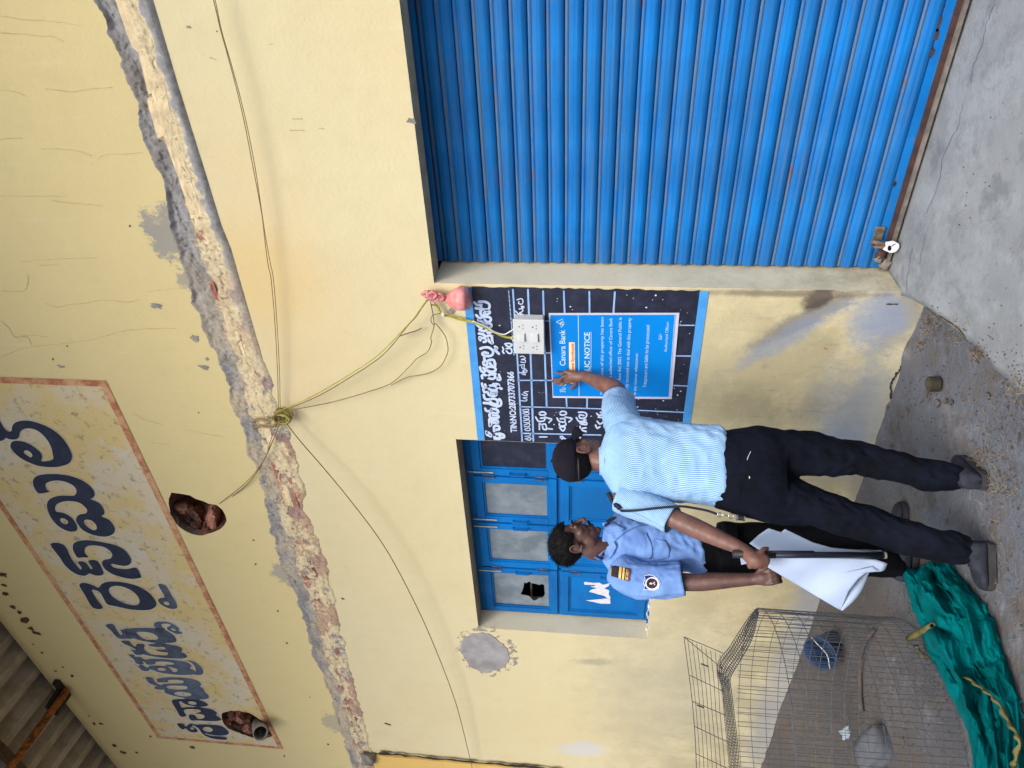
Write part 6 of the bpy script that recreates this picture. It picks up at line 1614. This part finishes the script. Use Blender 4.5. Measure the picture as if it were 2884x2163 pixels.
# trousers + belt
mb = MB()
pelB = [st(z2(1380,1015), z2(1390,1372), 3.78, .64), st(z2(1450,1010), z2(1450,1380), 3.78, .66), st(z2(1560,980), z2(1560,1382), 3.78, .68), st(z5(330,120), z5(330,448), 3.77, .68), st(z5(420,130), z5(420,446), 3.77, .6)]
tube_sts(mb, pelB, 40, 5, 2.3, .004, (1.4, 8), 41)
lRB = [st(z5(300,290), z5(310,450), 3.74, 1.1), st(z5(420,280), z5(420,450), 3.74, 1.1), st(z5(700,290), z5(700,456), 3.73, 1.0), st(z5(950,300), z5(950,460), 3.72, 1.0), st(z5(1200,305), z5(1200,464), 3.71, 1.0), st(z5(1350,310), z5(1350,468), 3.70, 1.0), st(z5(1440,320), z5(1450,472), 3.70, 1.0)]
lLB = [st(z5(300,130), z5(300,290), 3.80, 1.1), st(z5(420,130), z5(420,285), 3.81, 1.1), st(z5(700,135), z5(700,290), 3.82, 1.0), st(z5(950,150), z5(950,295), 3.82, 1.0), st(z5(1200,160), z5(1200,300), 3.82, 1.0), st(z5(1350,170), z5(1350,305), 3.82, 1.0), st(z5(1440,180), z5(1440,310), 3.82, 1.0)]
tube_sts(mb, lRB, 36, 6, 2.1, .010, (1.2, 9), 45); tube_sts(mb, lLB, 36, 6, 2.1, .010, (1.2, 9), 49)
remesh(mb.build('trousers', M_blk, pbn, True), .007, 2)
# skin
mb = MB()
hcB = onD(zL(425, 655), 3.80)
fB = facing(hcB, R(-9)); MBm = head_matrix(hcB, fB, R(-6))
head_mesh(mb, MBm)
nkB = onD(zL(1000, 720), 3.82)
limb(mb, [hcB+Vector((0,0,-.04)), MBm @ Vector((0,-.020,-.10)), nkB, onD(z2(900,1120), 3.81), onD(z2(1300,1170), 3.78), onD(z5(330,290), 3.77)], [.056, .056, .058, .055, .055, .05], 16)
eB = onD(z2(1320,1445), 3.66); wB = onD(z2(1840,1418), 3.56)
limb(mb, [onD(z2(760,1370), 3.75), onD(z2(1000,1420), 3.71), eB, eB.lerp(wB, .3), eB.lerp(wB, .7), wB], [.050, .047, .041, .041, .033, .027], 16)
# fist holding the paper's edge
pc_ = onD(z2(1915, 1405), 3.54)
d1 = (pc_-wB).normalized(); tC = (VIEWC-pc_); tC = (tC-d1*tC.dot(d1)).normalized(); sd1 = d1.cross(tC).normalized()
if sd1.dot(Vector(tuple(RGT))) < 0: sd1 = -sd1               # real right
limb(mb, [wB, wB.lerp(pc_, .5), pc_, pc_+d1*.035], [.027, .031, .035, .028], 12)
for k in range(4):
    o1 = sd1*(.026-.0185*k)
    a0 = pc_+d1*.040+o1+tC*.016; a1 = a0+d1*.022-tC*.008; a2 = a1+d1*.004-tC*.032; a3 = a2-d1*.024-tC*.006; a4 = a3-d1*.016+tC*.012
    limb(mb, [pc_+o1*.8+tC*.008, a0], [.014, .012], 9); finger(mb, [a0, a1, a2, a3, a4], .0098, .008)
finger(mb, [pc_-d1*.015+sd1*.022+tC*.01, pc_+d1*.012+sd1*.044+tC*.012, pc_+d1*.040+sd1*.050+tC*.002, pc_+d1*.060+sd1*.044-tC*.010], .0125, .0088)
limb(mb, [onD(z2(760,950), 3.89), onD(z2(1100,965), 3.93), onD(z2(1350,1000), 3.90), onD(z2(1650,1080), 3.84)], [.048, .044, .037, .028], 14)
limb(mb, [onD(z2(1650,1080), 3.84), onD(z2(1720,1100), 3.83)], [.030, .026], 10)
for lg in (lRB, lLB):
    limb(mb, [onD(z5(330,290), 3.77)]+[s[0] for s in lg[1:]], [.05]+[s[1]*.45 for s in lg[1:]], 12)
    an = lg[-1][0]; fd = facing(an, R(-15)); g = Vector((an.x, an.y, 0))
    limb(mb, [an, g+Vector((0,0,.07))-fd*.01, g+Vector((0,0,.045))-fd*.03], [.028, .028, .026], 12)
    limb(mb, [g+Vector((0,0,.045))-fd*.03, g+Vector((0,0,.048))+fd*.03, g+Vector((0,0,.036))+fd*.08, g+Vector((0,0,.032))+fd*.13], [.020, .019, .014, .008], 12)
    shoe(g-fd*.03, fd, pbn)
remesh(mb.build('body', M_skinB, pbn, True), .0038, 4)
# hair, brows, moustache, eyes
def hcond(p):
    if p.y > .052 and p.z < .070: return sm_((.070-p.y)*40)*0 if p.y > .07 else sm_((.060-p.y)*60)
    if p.z < .012 and p.y > -.035: return sm_((-.03-p.y)*50)
    if p.z < -.055: return 0.0
    return 1.0
hairB = shell(MBm, (0,-.016,.044), (.086,.106,.090), hcond, 'hair', M_hair, pbn, .05, 72, 48, 9)
rk = random.Random(5); mb = MB()
for k in range(2600):
    th = rk.uniform(0, 2*math.pi); ph = math.asin(rk.uniform(-.55, 1))
    n_ = Vector((math.cos(ph)*math.cos(th), math.cos(ph)*math.sin(th), math.sin(ph)))
    p = Vector((.086*n_.x, -.016+.106*n_.y, .044+.090*n_.z))
    if hcond(p) < .9: continue
    d_ = (n_*.8+Vector((rk.uniform(-.7, .7), rk.uniform(-.9, .3), rk.uniform(-.6, .4)))).normalized(); l_ = rk.uniform(.010, .022)
    a_ = n_.orthogonal().normalized()*.0011
    mb.add([MBm @ (p-a_), MBm @ (p+a_), MBm @ (p+d_*l_)], [(0, 1, 2)])
mb.build('hair_strands', M_hair, hairB)
for s_ in (-1, 1):
    MB().tube([tuple(MBm @ Vector((s_*x, y, z))) for x, y, z in ((.012,.0965,.030),(.024,.0985,.035),(.040,.092,.034),(.050,.080,.028))], [.002,.0038,.0034,.0015], 6).build('eyebrow', M_hair, pbn, True)
    MB().tube([tuple(MBm @ Vector((s_*x, y, z))) for x, y, z in ((.018,.0895,.008),(.031,.0935,.009),(.044,.086,.008))], [.001,.0026,.001], 6).build('eyelashes', M_hair, pbn, True)
MB().tube([tuple(MBm @ Vector((x, y, z))) for x, y, z in ((-.036,.086,-.060),(-.022,.103,-.051),(0,.110,-.047),(.022,.103,-.051),(.036,.086,-.060))], [.002,.0062,.0066,.0062,.002], 8).build('moustache', M_hair, pbn, True)

# ------------------------------------------------------------------ sheets of paper
pap = thing('paper_sheets', 'large folded sheets of white paper held low between the two men', 'paper')
t = NT('white_paper'); M_wpap = t.fin(t.mix(t.ramp(t.noise(3, 3), .3, .7), srgb(150, 166, 194), srgb(164, 180, 206)), .7, t.noise(7, 3), .15, .02)
def paper(px, d_of, name, nsub=9):
    """sheet spanned inside an outline; distance from d_of(pixel)"""
    n0 = len(px); cx1 = sum(p[0] for p in px)/n0; cy1 = sum(p[1] for p in px)/n0
    v_, f_ = [], []
    for k in range(nsub):
        s_ = 1-k/nsub
        for p in px:
            q = (cx1+(p[0]-cx1)*s_, cy1+(p[1]-cy1)*s_); v_.append(onD(q, d_of(q)))
    v_.append(onD((cx1, cy1), d_of((cx1, cy1)))); L_ = len(v_)-1
    for k in range(nsub-1): f_ += [(k*n0+i, k*n0+(i+1) % n0, (k+1)*n0+(i+1) % n0, (k+1)*n0+i) for i in range(n0)]
    f_ += [((nsub-1)*n0+i, (nsub-1)*n0+(i+1) % n0, L_) for i in range(n0)]
    o_ = pyd(name, v_, f_, M_wpap, pap, True); md = o_.modifiers.new('t', 'SOLIDIFY'); md.thickness = .0015; return o_
def dA(q):                                          # large sheet, bowed
    x, y = (q[0]-1884)*2.212, (q[1]-1413)*2.212
    u = ((x-590)*(-.50)+(y-390)*.866)/330.0
    return 3.18+.05*math.sin(max(-1, min(1.6, u))*1.9)-.03*((x-600)/700)+.010*math.sin(x*.012+y*.02)
paper(densify([z5(600,350), z5(590,395), z5(760,495), z5(920,590), z5(1073,680), z5(1120,560), z5(1180,480), z5(1245,428), z5(1268,398), z5(1320,436), z5(1345,425), z5(1362,385), z5(1290,360), z5(1180,352), z5(900,345)], 4), dA, 'folded_sheet')
def dB(q):
    x, y = (q[0]-1884)*2.212, (q[1]-1413)*2.212
    return 3.235+.03*math.sin((y-160)*.012)+.012*math.sin(x*.01)
paper(densify([z5(500,260), z5(560,205), z5(620,165), z5(700,190), z5(722,170), z5(900,255), z5(1090,308), z5(1300,311), z5(1300,350), z5(900,352), z5(600,352), z5(560,300)], 4), dB, 'upper_sheet')
# rolled edge at the sheet's outer corner
e0, e1 = onD(z5(1076,676), 3.17), onD(z5(1255,418), 3.14)
v_, f_ = [], []
for k in range(15):
    p = e0.lerp(e1, k/14); r_ = .004+.016*math.sin(math.pi*min(1, k/14*1.1))
    ax_ = (e1-e0).normalized(); s1 = Vector(tuple(FWD)); s1 = (s1-ax_*s1.dot(ax_)).normalized(); s2 = ax_.cross(s1)
    for j in range(9):
        a = -2.2+4.2*j/8; v_.append(p+s1*(-r_*math.cos(a))+s2*(r_*math.sin(a)))
f_ = [(k*9+j, k*9+j+1, (k+1)*9+j+1, (k+1)*9+j) for k in range(14) for j in range(8)]
pyd('rolled_edge', v_, f_, M_wpap, pap, True)
v_, f_ = poly_mesh([[z6(380,1190), z6(440,1180), z6(515,1295), z6(400,1320)]], lambda p: onD(p, 3.12)); o_ = pyd('paper_corner', v_, f_, M_wpap, pap); md = o_.modifiers.new('t', 'SOLIDIFY'); md.thickness = .0015

# ================================================================== CAGE, NET, LITTER
M_wire = simple('dull_galvanised_wire', srgb(92, 96, 103), .6, .25, 30, 0, .5)
M_wired = simple('dark_galvanised_wire', srgb(64, 70, 82), .6, .25, 30, 0, .4)
cage = thing('wire_mesh_coop', 'round coop of grey welded wire mesh standing open against the wall', 'cage')
# right silhouette at z5(540..1510, 665..740): round coop, centre to the left
edge_t = onD(z5(560, 668), 3.95); 
vdir = Vector((edge_t.x-CAM[0], edge_t.y-CAM[1], 0)).normalized(); lft = Vector((-vdir.y, vdir.x, 0))
RC = .60
cc = Vector((edge_t.x, edge_t.y, 0))+lft*RC*1.0
cc.y = min(cc.y, -.66)
ZT = edge_t.z
def rim(a): return ZT+.03+.10*max(0, math.sin(a-math.atan2(-lft.y, -lft.x)+.0))*0+.05*math.sin(a*2+1)*0
NV = 132
vw_b = MB().tube([(0, 0, 0), (0, 0, ZT)], .0014, 5).build('upright_wire', M_wire, cage)
vw_b.location = (cc.x+RC, cc.y, .004)
for k in range(1, NV):
    a = 2*math.pi*k/NV; o = vw_b.copy(); COL.objects.link(o); o.parent = cage
    o.location = (cc.x+RC*math.cos(a), cc.y+RC*math.sin(a), .004); o.rotation_euler = (rk.uniform(-.02, .02), rk.uniform(-.02, .02), 0)
hoop_b = MB().tube([(RC*math.cos(2*math.pi*k/64), RC*math.sin(2*math.pi*k/64), 0) for k in range(65)], .0016, 5, False).build('hoop_wire', M_wire, cage)
NHP = 9
hoop_b.location = (cc.x, cc.y, .01)
for k in range(1, NHP+1):
    o = hoop_b.copy(); COL.objects.link(o); o.parent = cage; o.location = (cc.x, cc.y, .01+(ZT-.012)*k/NHP); o.rotation_euler = (rk.uniform(-.012, .012), rk.uniform(-.012, .012), 0)
# folded-over mesh band along the back rim
mb = MB(); pw = []
band_px_o = [z5(545,665), z5(470,760), z5(380,900), z5(302,1015), z5(330,1160), z5(350,1300), z5(368,1480), z5(385,1680), z5(395,1800)]
band_px_i = [z5(560,690), z5(520,850), z5(450,980), z5(385,1095), z5(390,1180), z5(405,1310), z5(425,1480), z5(440,1680), z5(450,1800)]
bo = [onD(p, d_) for p, d_ in zip(band_px_o, (3.95, 4.15, 4.35, 4.55, 4.5, 4.45, 4.4, 4.35, 4.3))]
bi = [onD(p, d_) for p, d_ in zip(band_px_i, (3.93, 4.08, 4.25, 4.42, 4.40, 4.36, 4.32, 4.28, 4.24))]
bo = [Vector(q) for q in catmull(bo, 10)]; bi = [Vector(q) for q in catmull(bi, 10)]
for q in (0, .17, .34, .5, .66, .83, 1): mb.tube([tuple(a.lerp(b, q)) for a, b in zip(bo, bi)], .0019, 4)
for a, b in list(zip(bo, bi))[::1]:
    mb.tube([tuple(a), tuple(a.lerp(b, .5)+Vector((0, 0, .008))), tuple(b)], .0016, 4)
for i in range(0, len(bo)-3, 1): mb.tube([tuple(bo[i].lerp(bi[i], .05)+Vector((0, -.02, .01))), tuple(bi[min(i+2, len(bi)-1)]+Vector((0, -.02, .01)))], .0014, 4)
tag(mb.build('folded_mesh_band', M_wired, cage), kind='stuff')
# raised mesh flap at the back
fl_t = [z5(93,842), z5(130,1120), z5(150,1300), z5(165,1500), z5(172,1700), z5(175,1800)]
ft = [Vector(q) for q in catmull([onD(p, 4.62) for p in fl_t], 6)]
fb_px = [z5(330,960), z5(345,1130), z5(352,1300), z5(372,1500), z5(390,1700), z5(395,1800)]
fb = [Vector(q) for q in catmull([onD(p, 4.55) for p in fb_px], 6)]
o = MB().tube([tuple(p) for p in ft], .0022, 5).build('flap_rim', M_wired, cage)
MB().tube([tuple(q) for q in catmull([ft[0], onD(z5(200,885), 4.61), onD(z5(340,945), 4.58)], 5)], .0022, 5).build('flap_rim', M_wired, cage)
ns_ = 5
for i in range(0, len(ft), 5):
    MB().tube([tuple(ft[i]), tuple(ft[i].lerp(fb[min(i+3, len(fb)-1)], .5)), tuple(fb[min(i+3, len(fb)-1)])], .0020, 4).build('flap_wire', M_wired, cage)
for q in np.linspace(.1, .95, 8):
    MB().tube([tuple(a.lerp(b, q)) for a, b in zip(ft, fb)], .0016, 4).build('flap_wire', M_wired, cage)
for p in (z5(228,1018), z5(200,1275)):
    MB().tube([tuple(onD((p[0]-12, p[1]-4), 4.55)), tuple(onD((p[0]+8, p[1]+4), 4.56))], .004, 5).build('wire_tie', M_black, cage)
# blue plastic pot lying inside
M_pot = simple('dusty_blue_plastic', srgb(30, 62, 104), .5, .3, 14, .2)
pot = thing('plastic_pot', 'small dark blue plastic pot tipped over inside the wire coop', 'pot')
pcn = onZ(z5(985, 905), .07); paxis = (Vector((.25, -.5, .45))).normalized()
a1 = paxis.orthogonal().normalized(); b1 = paxis.cross(a1)
prf = [(-.11,.0),(-.11,.055),(-.10,.062),(.02,.082),(.09,.095),(.10,.100),(.10,.092),(.0,.075),(-.09,.052),(-.09,.0)]
v_ = [pcn+paxis*h_+(a1*math.cos(2*math.pi*k/24)+b1*math.sin(2*math.pi*k/24))*r_ for h_, r_ in prf for k in range(24)]
pyd('pot_body', v_, [(j*24+k, j*24+(k+1) % 24, (j+1)*24+(k+1) % 24, (j+1)*24+k) for j in range(len(prf)-1) for k in range(24)], M_pot, pot, True)
MB().tube([tuple(q) for q in catmull([pcn+paxis*.09+a1*.098, pcn+paxis*.16+a1*.07+b1*.05, pcn+paxis*.18+b1*.09, pcn+paxis*.15-a1*.07+b1*.05, pcn+paxis*.09-a1*.098], 6)], .003, 6).build('handle', M_wwire, pot, True)
# half-buried stone, hose and scrap in the coop
M_stone = simple('grey_stone', srgb(92, 95, 102), .9, .25, 10, .5)
g = onZ(z5(1290, 1540), .03)
tag(lump('stone', Vector((g.x, g.y, .03)), (.24, .16, .10), M_stone, None, 1201, .2, .10), 'smooth grey stone half sunk in the dirt behind the coop mesh', 'stone')
hs = [gpx(z5(x, y), .012) for x, y in ((1290,800),(1240,870),(1212,960),(1204,1080),(1206,1200),(1215,1310))]
tag(MB().tube([tuple(q) for q in catmull(hs, 6)], .012, 8).build('hose', simple('grey_hose', srgb(84, 77, 71), .95, .3, 20), None, True), 'short grey hose end lying curved on the dirt by the coop', 'hose')
sc = onZ(z5(1105, 1440), .012)
mb = MB(); rk = random.Random(21)
v_ = [];
for k in range(3): lumpv = None
tag(lump('plastic_scrap', Vector((sc.x, sc.y, .014)), (.07, .05, .02), simple('white_plastic', srgb(160, 174, 186), .5, .1, 30), None, 1203, .5, .45), 'crumpled white plastic scrap on the dirt inside the coop', 'litter')
# ---- green shade net heaped on the ground
net = thing('shade_net', 'crumpled teal green shade net heaped along the ground beside the coop', 'net')
zN = lambda x, y: (2500+x/2.5025, 1500+y/2.5025)
axis = [(240,225),(300,400),(400,620),(520,820),(620,1050),(690,1300),(740,1560),(770,1800)]
hwid = [(150,60),(190,70),(240,85),(240,70),(235,60),(215,55),(190,50),(180,40)]
Lp = [(92,285),(165,480),(225,660),(295,860),(400,1060),(520,1300),(590,1500),(610,1800)]
Rp = [(405,185),(530,335),(690,520),(775,720),(850,950),(930,1200),(960,1450),(990,1800)]
Ls = catmull([zN(*p) for p in Lp], 12); Rs = catmull([zN(*p) for p in Rp], 12)
def net_mat():
    t = NT('teal_shade_net')
    c = t.mix(t.ramp(t.noise(5, 5, .6), .35, .7), srgb(0, 82, 84), srgb(0, 106, 110))
    c = t.mix(t.ramp(t.noise(12, 6, .7), .55, .7, 0, .5), c, srgb(0, 82, 84))
    wv = t.noise(1, 3, .5, vec=t.map(scale=(400, 30, 60)))
    return t.fin(c, .95, t.math('ADD', t.math('MULTIPLY', t.noise(30, 5), .5), t.math('MULTIPLY', wv, .3)), .6, .010, spec=.03)
M_net = net_mat()
def net_sheet(u0, u1, base, amp, seed, name, NW=70, ridge=6.0, lift=0.0):
    v_, f_ = [], []; NLn = len(Ls)
    for k in range(NLn):
        for j in range(NW+1):
            w_ = u0+(u1-u0)*j/NW
            q = (Ls[k][0]*(1-w_)+Rs[k][0]*w_, Ls[k][1]*(1-w_)+Rs[k][1]*w_)
            s_ = k/NLn
            wv = w_*ridge+1.2*mnoise.noise(Vector((s_*3.0+seed, w_*1.5, 2)))+.35*mnoise.noise(Vector((s_*9, w_*4, seed)))
            r1_ = 1-abs(2*(wv % 1.0)-1)
            prof_ = max(0, math.sin(math.pi*min(1, max(0, j/NW))))**.35
            h_ = (base*prof_+amp*(r1_**1.0)*prof_*(.5+.9*abs(mnoise.noise(Vector((s_*4+seed, w_*3, 7)))))+.012*mnoise.fractal(Vector((s_*14, w_*9, seed)), .9, 2, 4)*prof_)
            e_ = min(1, (k+.5)/1.5)
            p = onZ(q, 0.0); z_ = max(.004, h_*e_)+lift*prof_*e_
            # keep the traced outline: slide the point along the sight line as it rises
            d_ = Vector(tuple(ray(q))); p2 = p-d_*(z_/abs(d_.z))*.8 if d_.z < 0 else p
            jx = .006*mnoise.noise(Vector((s_*30, w_*20, seed+1)))+.028*mnoise.noise(Vector((s_*9+seed, j/NW*2, 3)))+.012*mnoise.noise(Vector((s_*26, j/NW*3, seed)))
            v_.append((p2.x+jx, p2.y+jx*.6, z_))
    m_ = NW+1
    f_ = [(k*m_+j, k*m_+j+1, (k+1)*m_+j+1, (k+1)*m_+j) for k in range(NLn-1) for j in range(NW)]
    o = pyd(name, v_, f_, M_net, net, True)
    return o
net_sheet(0, 1.0, .03, .05, 3, 'net_layer', 80, 5.0)
net_sheet(.02, .62, .055, .09, 8, 'net_layer', 64, 2.6, .012)
net_sheet(.50, .99, .03, .07, 15, 'net_layer', 56, 3.0, .008)
rkn = random.Random(71)
for k in range(26):
    side_ = Ls if k % 2 else Rs
    q = side_[rkn.randrange(4, len(side_)-14)]
    p = onZ((q[0]+rkn.uniform(-4, 4), q[1]+rkn.uniform(-6, 6)), .01); d_ = Vector((rkn.uniform(-1, 1), rkn.uniform(-1, 1), 0)).normalized()*rkn.uniform(.03, .09)
    MB().tube([tuple(p), tuple(p+d_*.5+Vector((0, 0, .012))), tuple(p+d_+Vector((rkn.uniform(-.02, .02), 0, -.004)))], .0012, 4).build('frayed_strand', M_net, net)
M_hem = simple('yellow_net_hem', srgb(104, 100, 64), .9, .35, 20, .4, 0, .1)
def hem(pts, w_, name, z_=.12):
    p3 = [onZ(zN(*p), z_) for p in pts]; c_ = [Vector(q) for q in catmull(p3, 6)]; v_, f_ = [], []
    for i, p in enumerate(c_):
        t_ = (c_[min(i+1, len(c_)-1)]-c_[max(i-1, 0)]).normalized(); s_ = t_.cross(Vector((0,0,1))).normalized()
        ww = w_*(.5+.6*abs(mnoise.noise(Vector((i*.4, 2, 0)))))*(1 if 1 < i < len(c_)-2 else .4)
        v_ += [p-s_*ww, p+Vector((0,0,.010+.006*math.sin(i))), p+s_*ww*.6-Vector((0,0,.008))]
    f_ = [(3*i+k, 3*i+k+1, 3*i+k+4, 3*i+k+3) for i in range(len(c_)-1) for k in range(2)]
    o = pyd(name, v_, f_, M_hem, net, True); md = o.modifiers.new('t', 'SOLIDIFY'); md.thickness = .003
hem([(548,1012),(610,1060),(680,1110),(740,1160),(800,1230),(850,1330),(905,1410),(930,1480),(905,1580),(890,1659)], .011, 'net_hem', .12)
# rolled hem end poking out
re0, re1 = onZ(zN(150, 745), .07), onZ(zN(250, 690), .09)
axr = (re1-re0).normalized(); a1 = axr.orthogonal().normalized(); b1 = axr.cross(a1); v_ = []
for (t_, r_) in ((0, .018), (.5, .019), (1.0, .018), (1.6, .015)): v_ += [re0+(re1-re0)*t_+(a1*math.cos(2*math.pi*k/18)*.7+b1*math.sin(2*math.pi*k/18))*r_ for k in range(18)]
o = pyd('net_roll_end', v_, [(j*18+k, j*18+(k+1) % 18, (j+1)*18+(k+1) % 18, (j+1)*18+k) for j in range(3) for k in range(18)], M_hem, net, True); md = o.modifiers.new('t', 'SOLIDIFY'); md.thickness = .004
hem([(205,790),(220,830),(250,862),(295,885)], .018, 'net_hem', .03)
# ---- roll of brown tape on the concrete
tp = thing('tape_roll', 'roll of brown packing tape with a loose tail lying on the concrete', 'tape')
zT_ = lambda x, y: (2480+x/4.149, 900+y/4.149)
tc = onZ(zT_(630, 755), .022); tc = Vector((tc.x, tc.y, .024))
M_tape = simple('olive_brown_tape', srgb(60, 55, 44), .4, .25, 20, 0, 0, .3); M_core = simple('card_tape_core', srgb(76, 70, 54), .8, .2, 20)
taxis = Vector((-.10, .05, 1)).normalized(); ta = taxis.orthogonal().normalized(); tb_ = taxis.cross(ta)
def annul(r0, r1_, h_, name, mat):
    v_ = []
    for (rr_, hh) in ((r1_, -h_), (r1_, h_), (r0, h_), (r0, -h_)): v_ += [tc+taxis*hh+(ta*math.cos(2*math.pi*k/32)+tb_*math.sin(2*math.pi*k/32))*rr_ for k in range(32)]
    return pyd(name, v_, [(j*32+k, j*32+(k+1) % 32, ((j+1) % 4)*32+(k+1) % 32, ((j+1) % 4)*32+k) for j in range(4) for k in range(32)], mat, tp)
tc.z = .027
annul(.026, .034, .021, 'tape_winding', M_tape); annul(.023, .0258, .0205, 'card_core', M_core)
tl = [gpx(zT_(x, y), .012) for x, y in ((600,850),(585,900),(575,945))]
v_ = []
for p in [Vector(q) for q in catmull(tl, 4)]: v_ += [p, p+Vector((.016, .006, .004))]
o = pyd('tape_tail', v_, [(2*k, 2*k+1, 2*k+3, 2*k+2) for k in range(len(v_)//2-1)], M_tape, tp); md = o.modifiers.new('t', 'SOLIDIFY'); md.thickness = .001
# ---- pebbles, straw, leaves
rk = random.Random(33)
pv = [(680,980,.013,'largest grey pebble beside the tail of the tape roll'),(768,950,.009,'grey pebble between two others below the tape roll'),(832,968,.009,'grey pebble farthest from the wall in the row by the tape roll'),(1268,892,.010,'lone brownish pebble on the concrete well out from the tape roll')]
M_peb = simple('grey_pebble', srgb(88, 84, 82), .9, .3, 20, .4)
for i, (x, y, r_, lb) in enumerate(pv):
    p = gpx(zT_(x, y), 0)
    tag(lump('pebble', p+Vector((0, 0, r_*.4)), (r_*2.4, r_*1.8, r_*1.2), M_peb, None, 1300+i, rk.uniform(-1, 1), .15), lb, 'pebble', 'pebbles round the tape roll')
mb = MB(); ms = MB(); ml = MB()
def scatter(px, spread, n_, straw=.5):
    for k in range(n_):
        a = rk.gauss(0, 1)*spread[0]; b = rk.gauss(0, 1)*spread[1]
        p = gpx((px[0]+a, px[1]+b), 0)
        if p.y > -.01: continue
        if rk.random() < straw:
            d_ = Vector((rk.uniform(-1, 1), rk.uniform(-1, 1), rk.uniform(-.05, .25))).normalized()*rk.uniform(.015, .055)
            w_ = d_.cross(Vector((0, 0, 1))).normalized()*0.0008
            q = p+Vector((0, 0, .003)); m2 = q+d_*.5+Vector((0, 0, rk.uniform(0, .008)))
            ms.add([q-w_, q+w_, m2+w_, m2-w_, q+d_+w_, q+d_-w_], [(0, 1, 2, 3), (3, 2, 4, 5)])
        else:
            r_ = rk.uniform(.0015, .0048); v_ = [Vector((math.cos(t_)*r_*rk.uniform(.6, 1.2), math.sin(t_)*r_*rk.uniform(.6, 1.2), 0)) for t_ in np.linspace(0, 5.2, 6)]
            n0 = len(mb.v); mb.v += [tuple(p+q) for q in v_]+[tuple(p+q*.5+Vector((0, 0, r_*.8))) for q in v_]
            mb.f += [(n0+i, n0+(i+1) % 6, n0+6+(i+1) % 6, n0+6+i) for i in range(6)]+[tuple(n0+6+i for i in range(6))]
zA6 = lambda x, y: (1884+x/2.212, 700+y/2.212)
for c_, sp, n_, s_ in ((zA6(1620,480),(26,28),170,.5),(zA6(1560,600),(9,10),60,.2),(zA6(1925,655),(14,14),110,.35),(zA6(2180,850),(18,30),120,.5),(zA6(1985,1340),(24,40),120,.45),(zA6(2080,1480),(28,36),130,.45),(zA6(1800,500),(14,22),60,.5),
                       ((2820,1200),(40,160),260,.35),((2700,1130),(90,90),140,.15),((2560,1180),(60,90),90,.1),((2810,1640),(40,90),120,.45),((2400,1900),(110,120),520,.12),((2550,2000),(90,110),520,.15),((2300,1980),(60,110),200,.1),((2640,1900),(50,120),200,.2),((2500,730),(14,14),50,.3),((2800,300),(60,200),26,.3),((2700,560),(60,120),24,.3)):
    scatter(c_, sp, n_, s_)
tag(mb.build('gravel', simple('dark_grit', srgb(84, 76, 70), .95, .5, 60), None), 'dark grit and crumbs scattered over the ground', 'gravel', kind='stuff')
tag(ms.build('straw', simple('dry_straw', srgb(140, 124, 96), .95, .3, 60), None), 'bits of dry straw scattered over the ground', 'straw', kind='stuff')
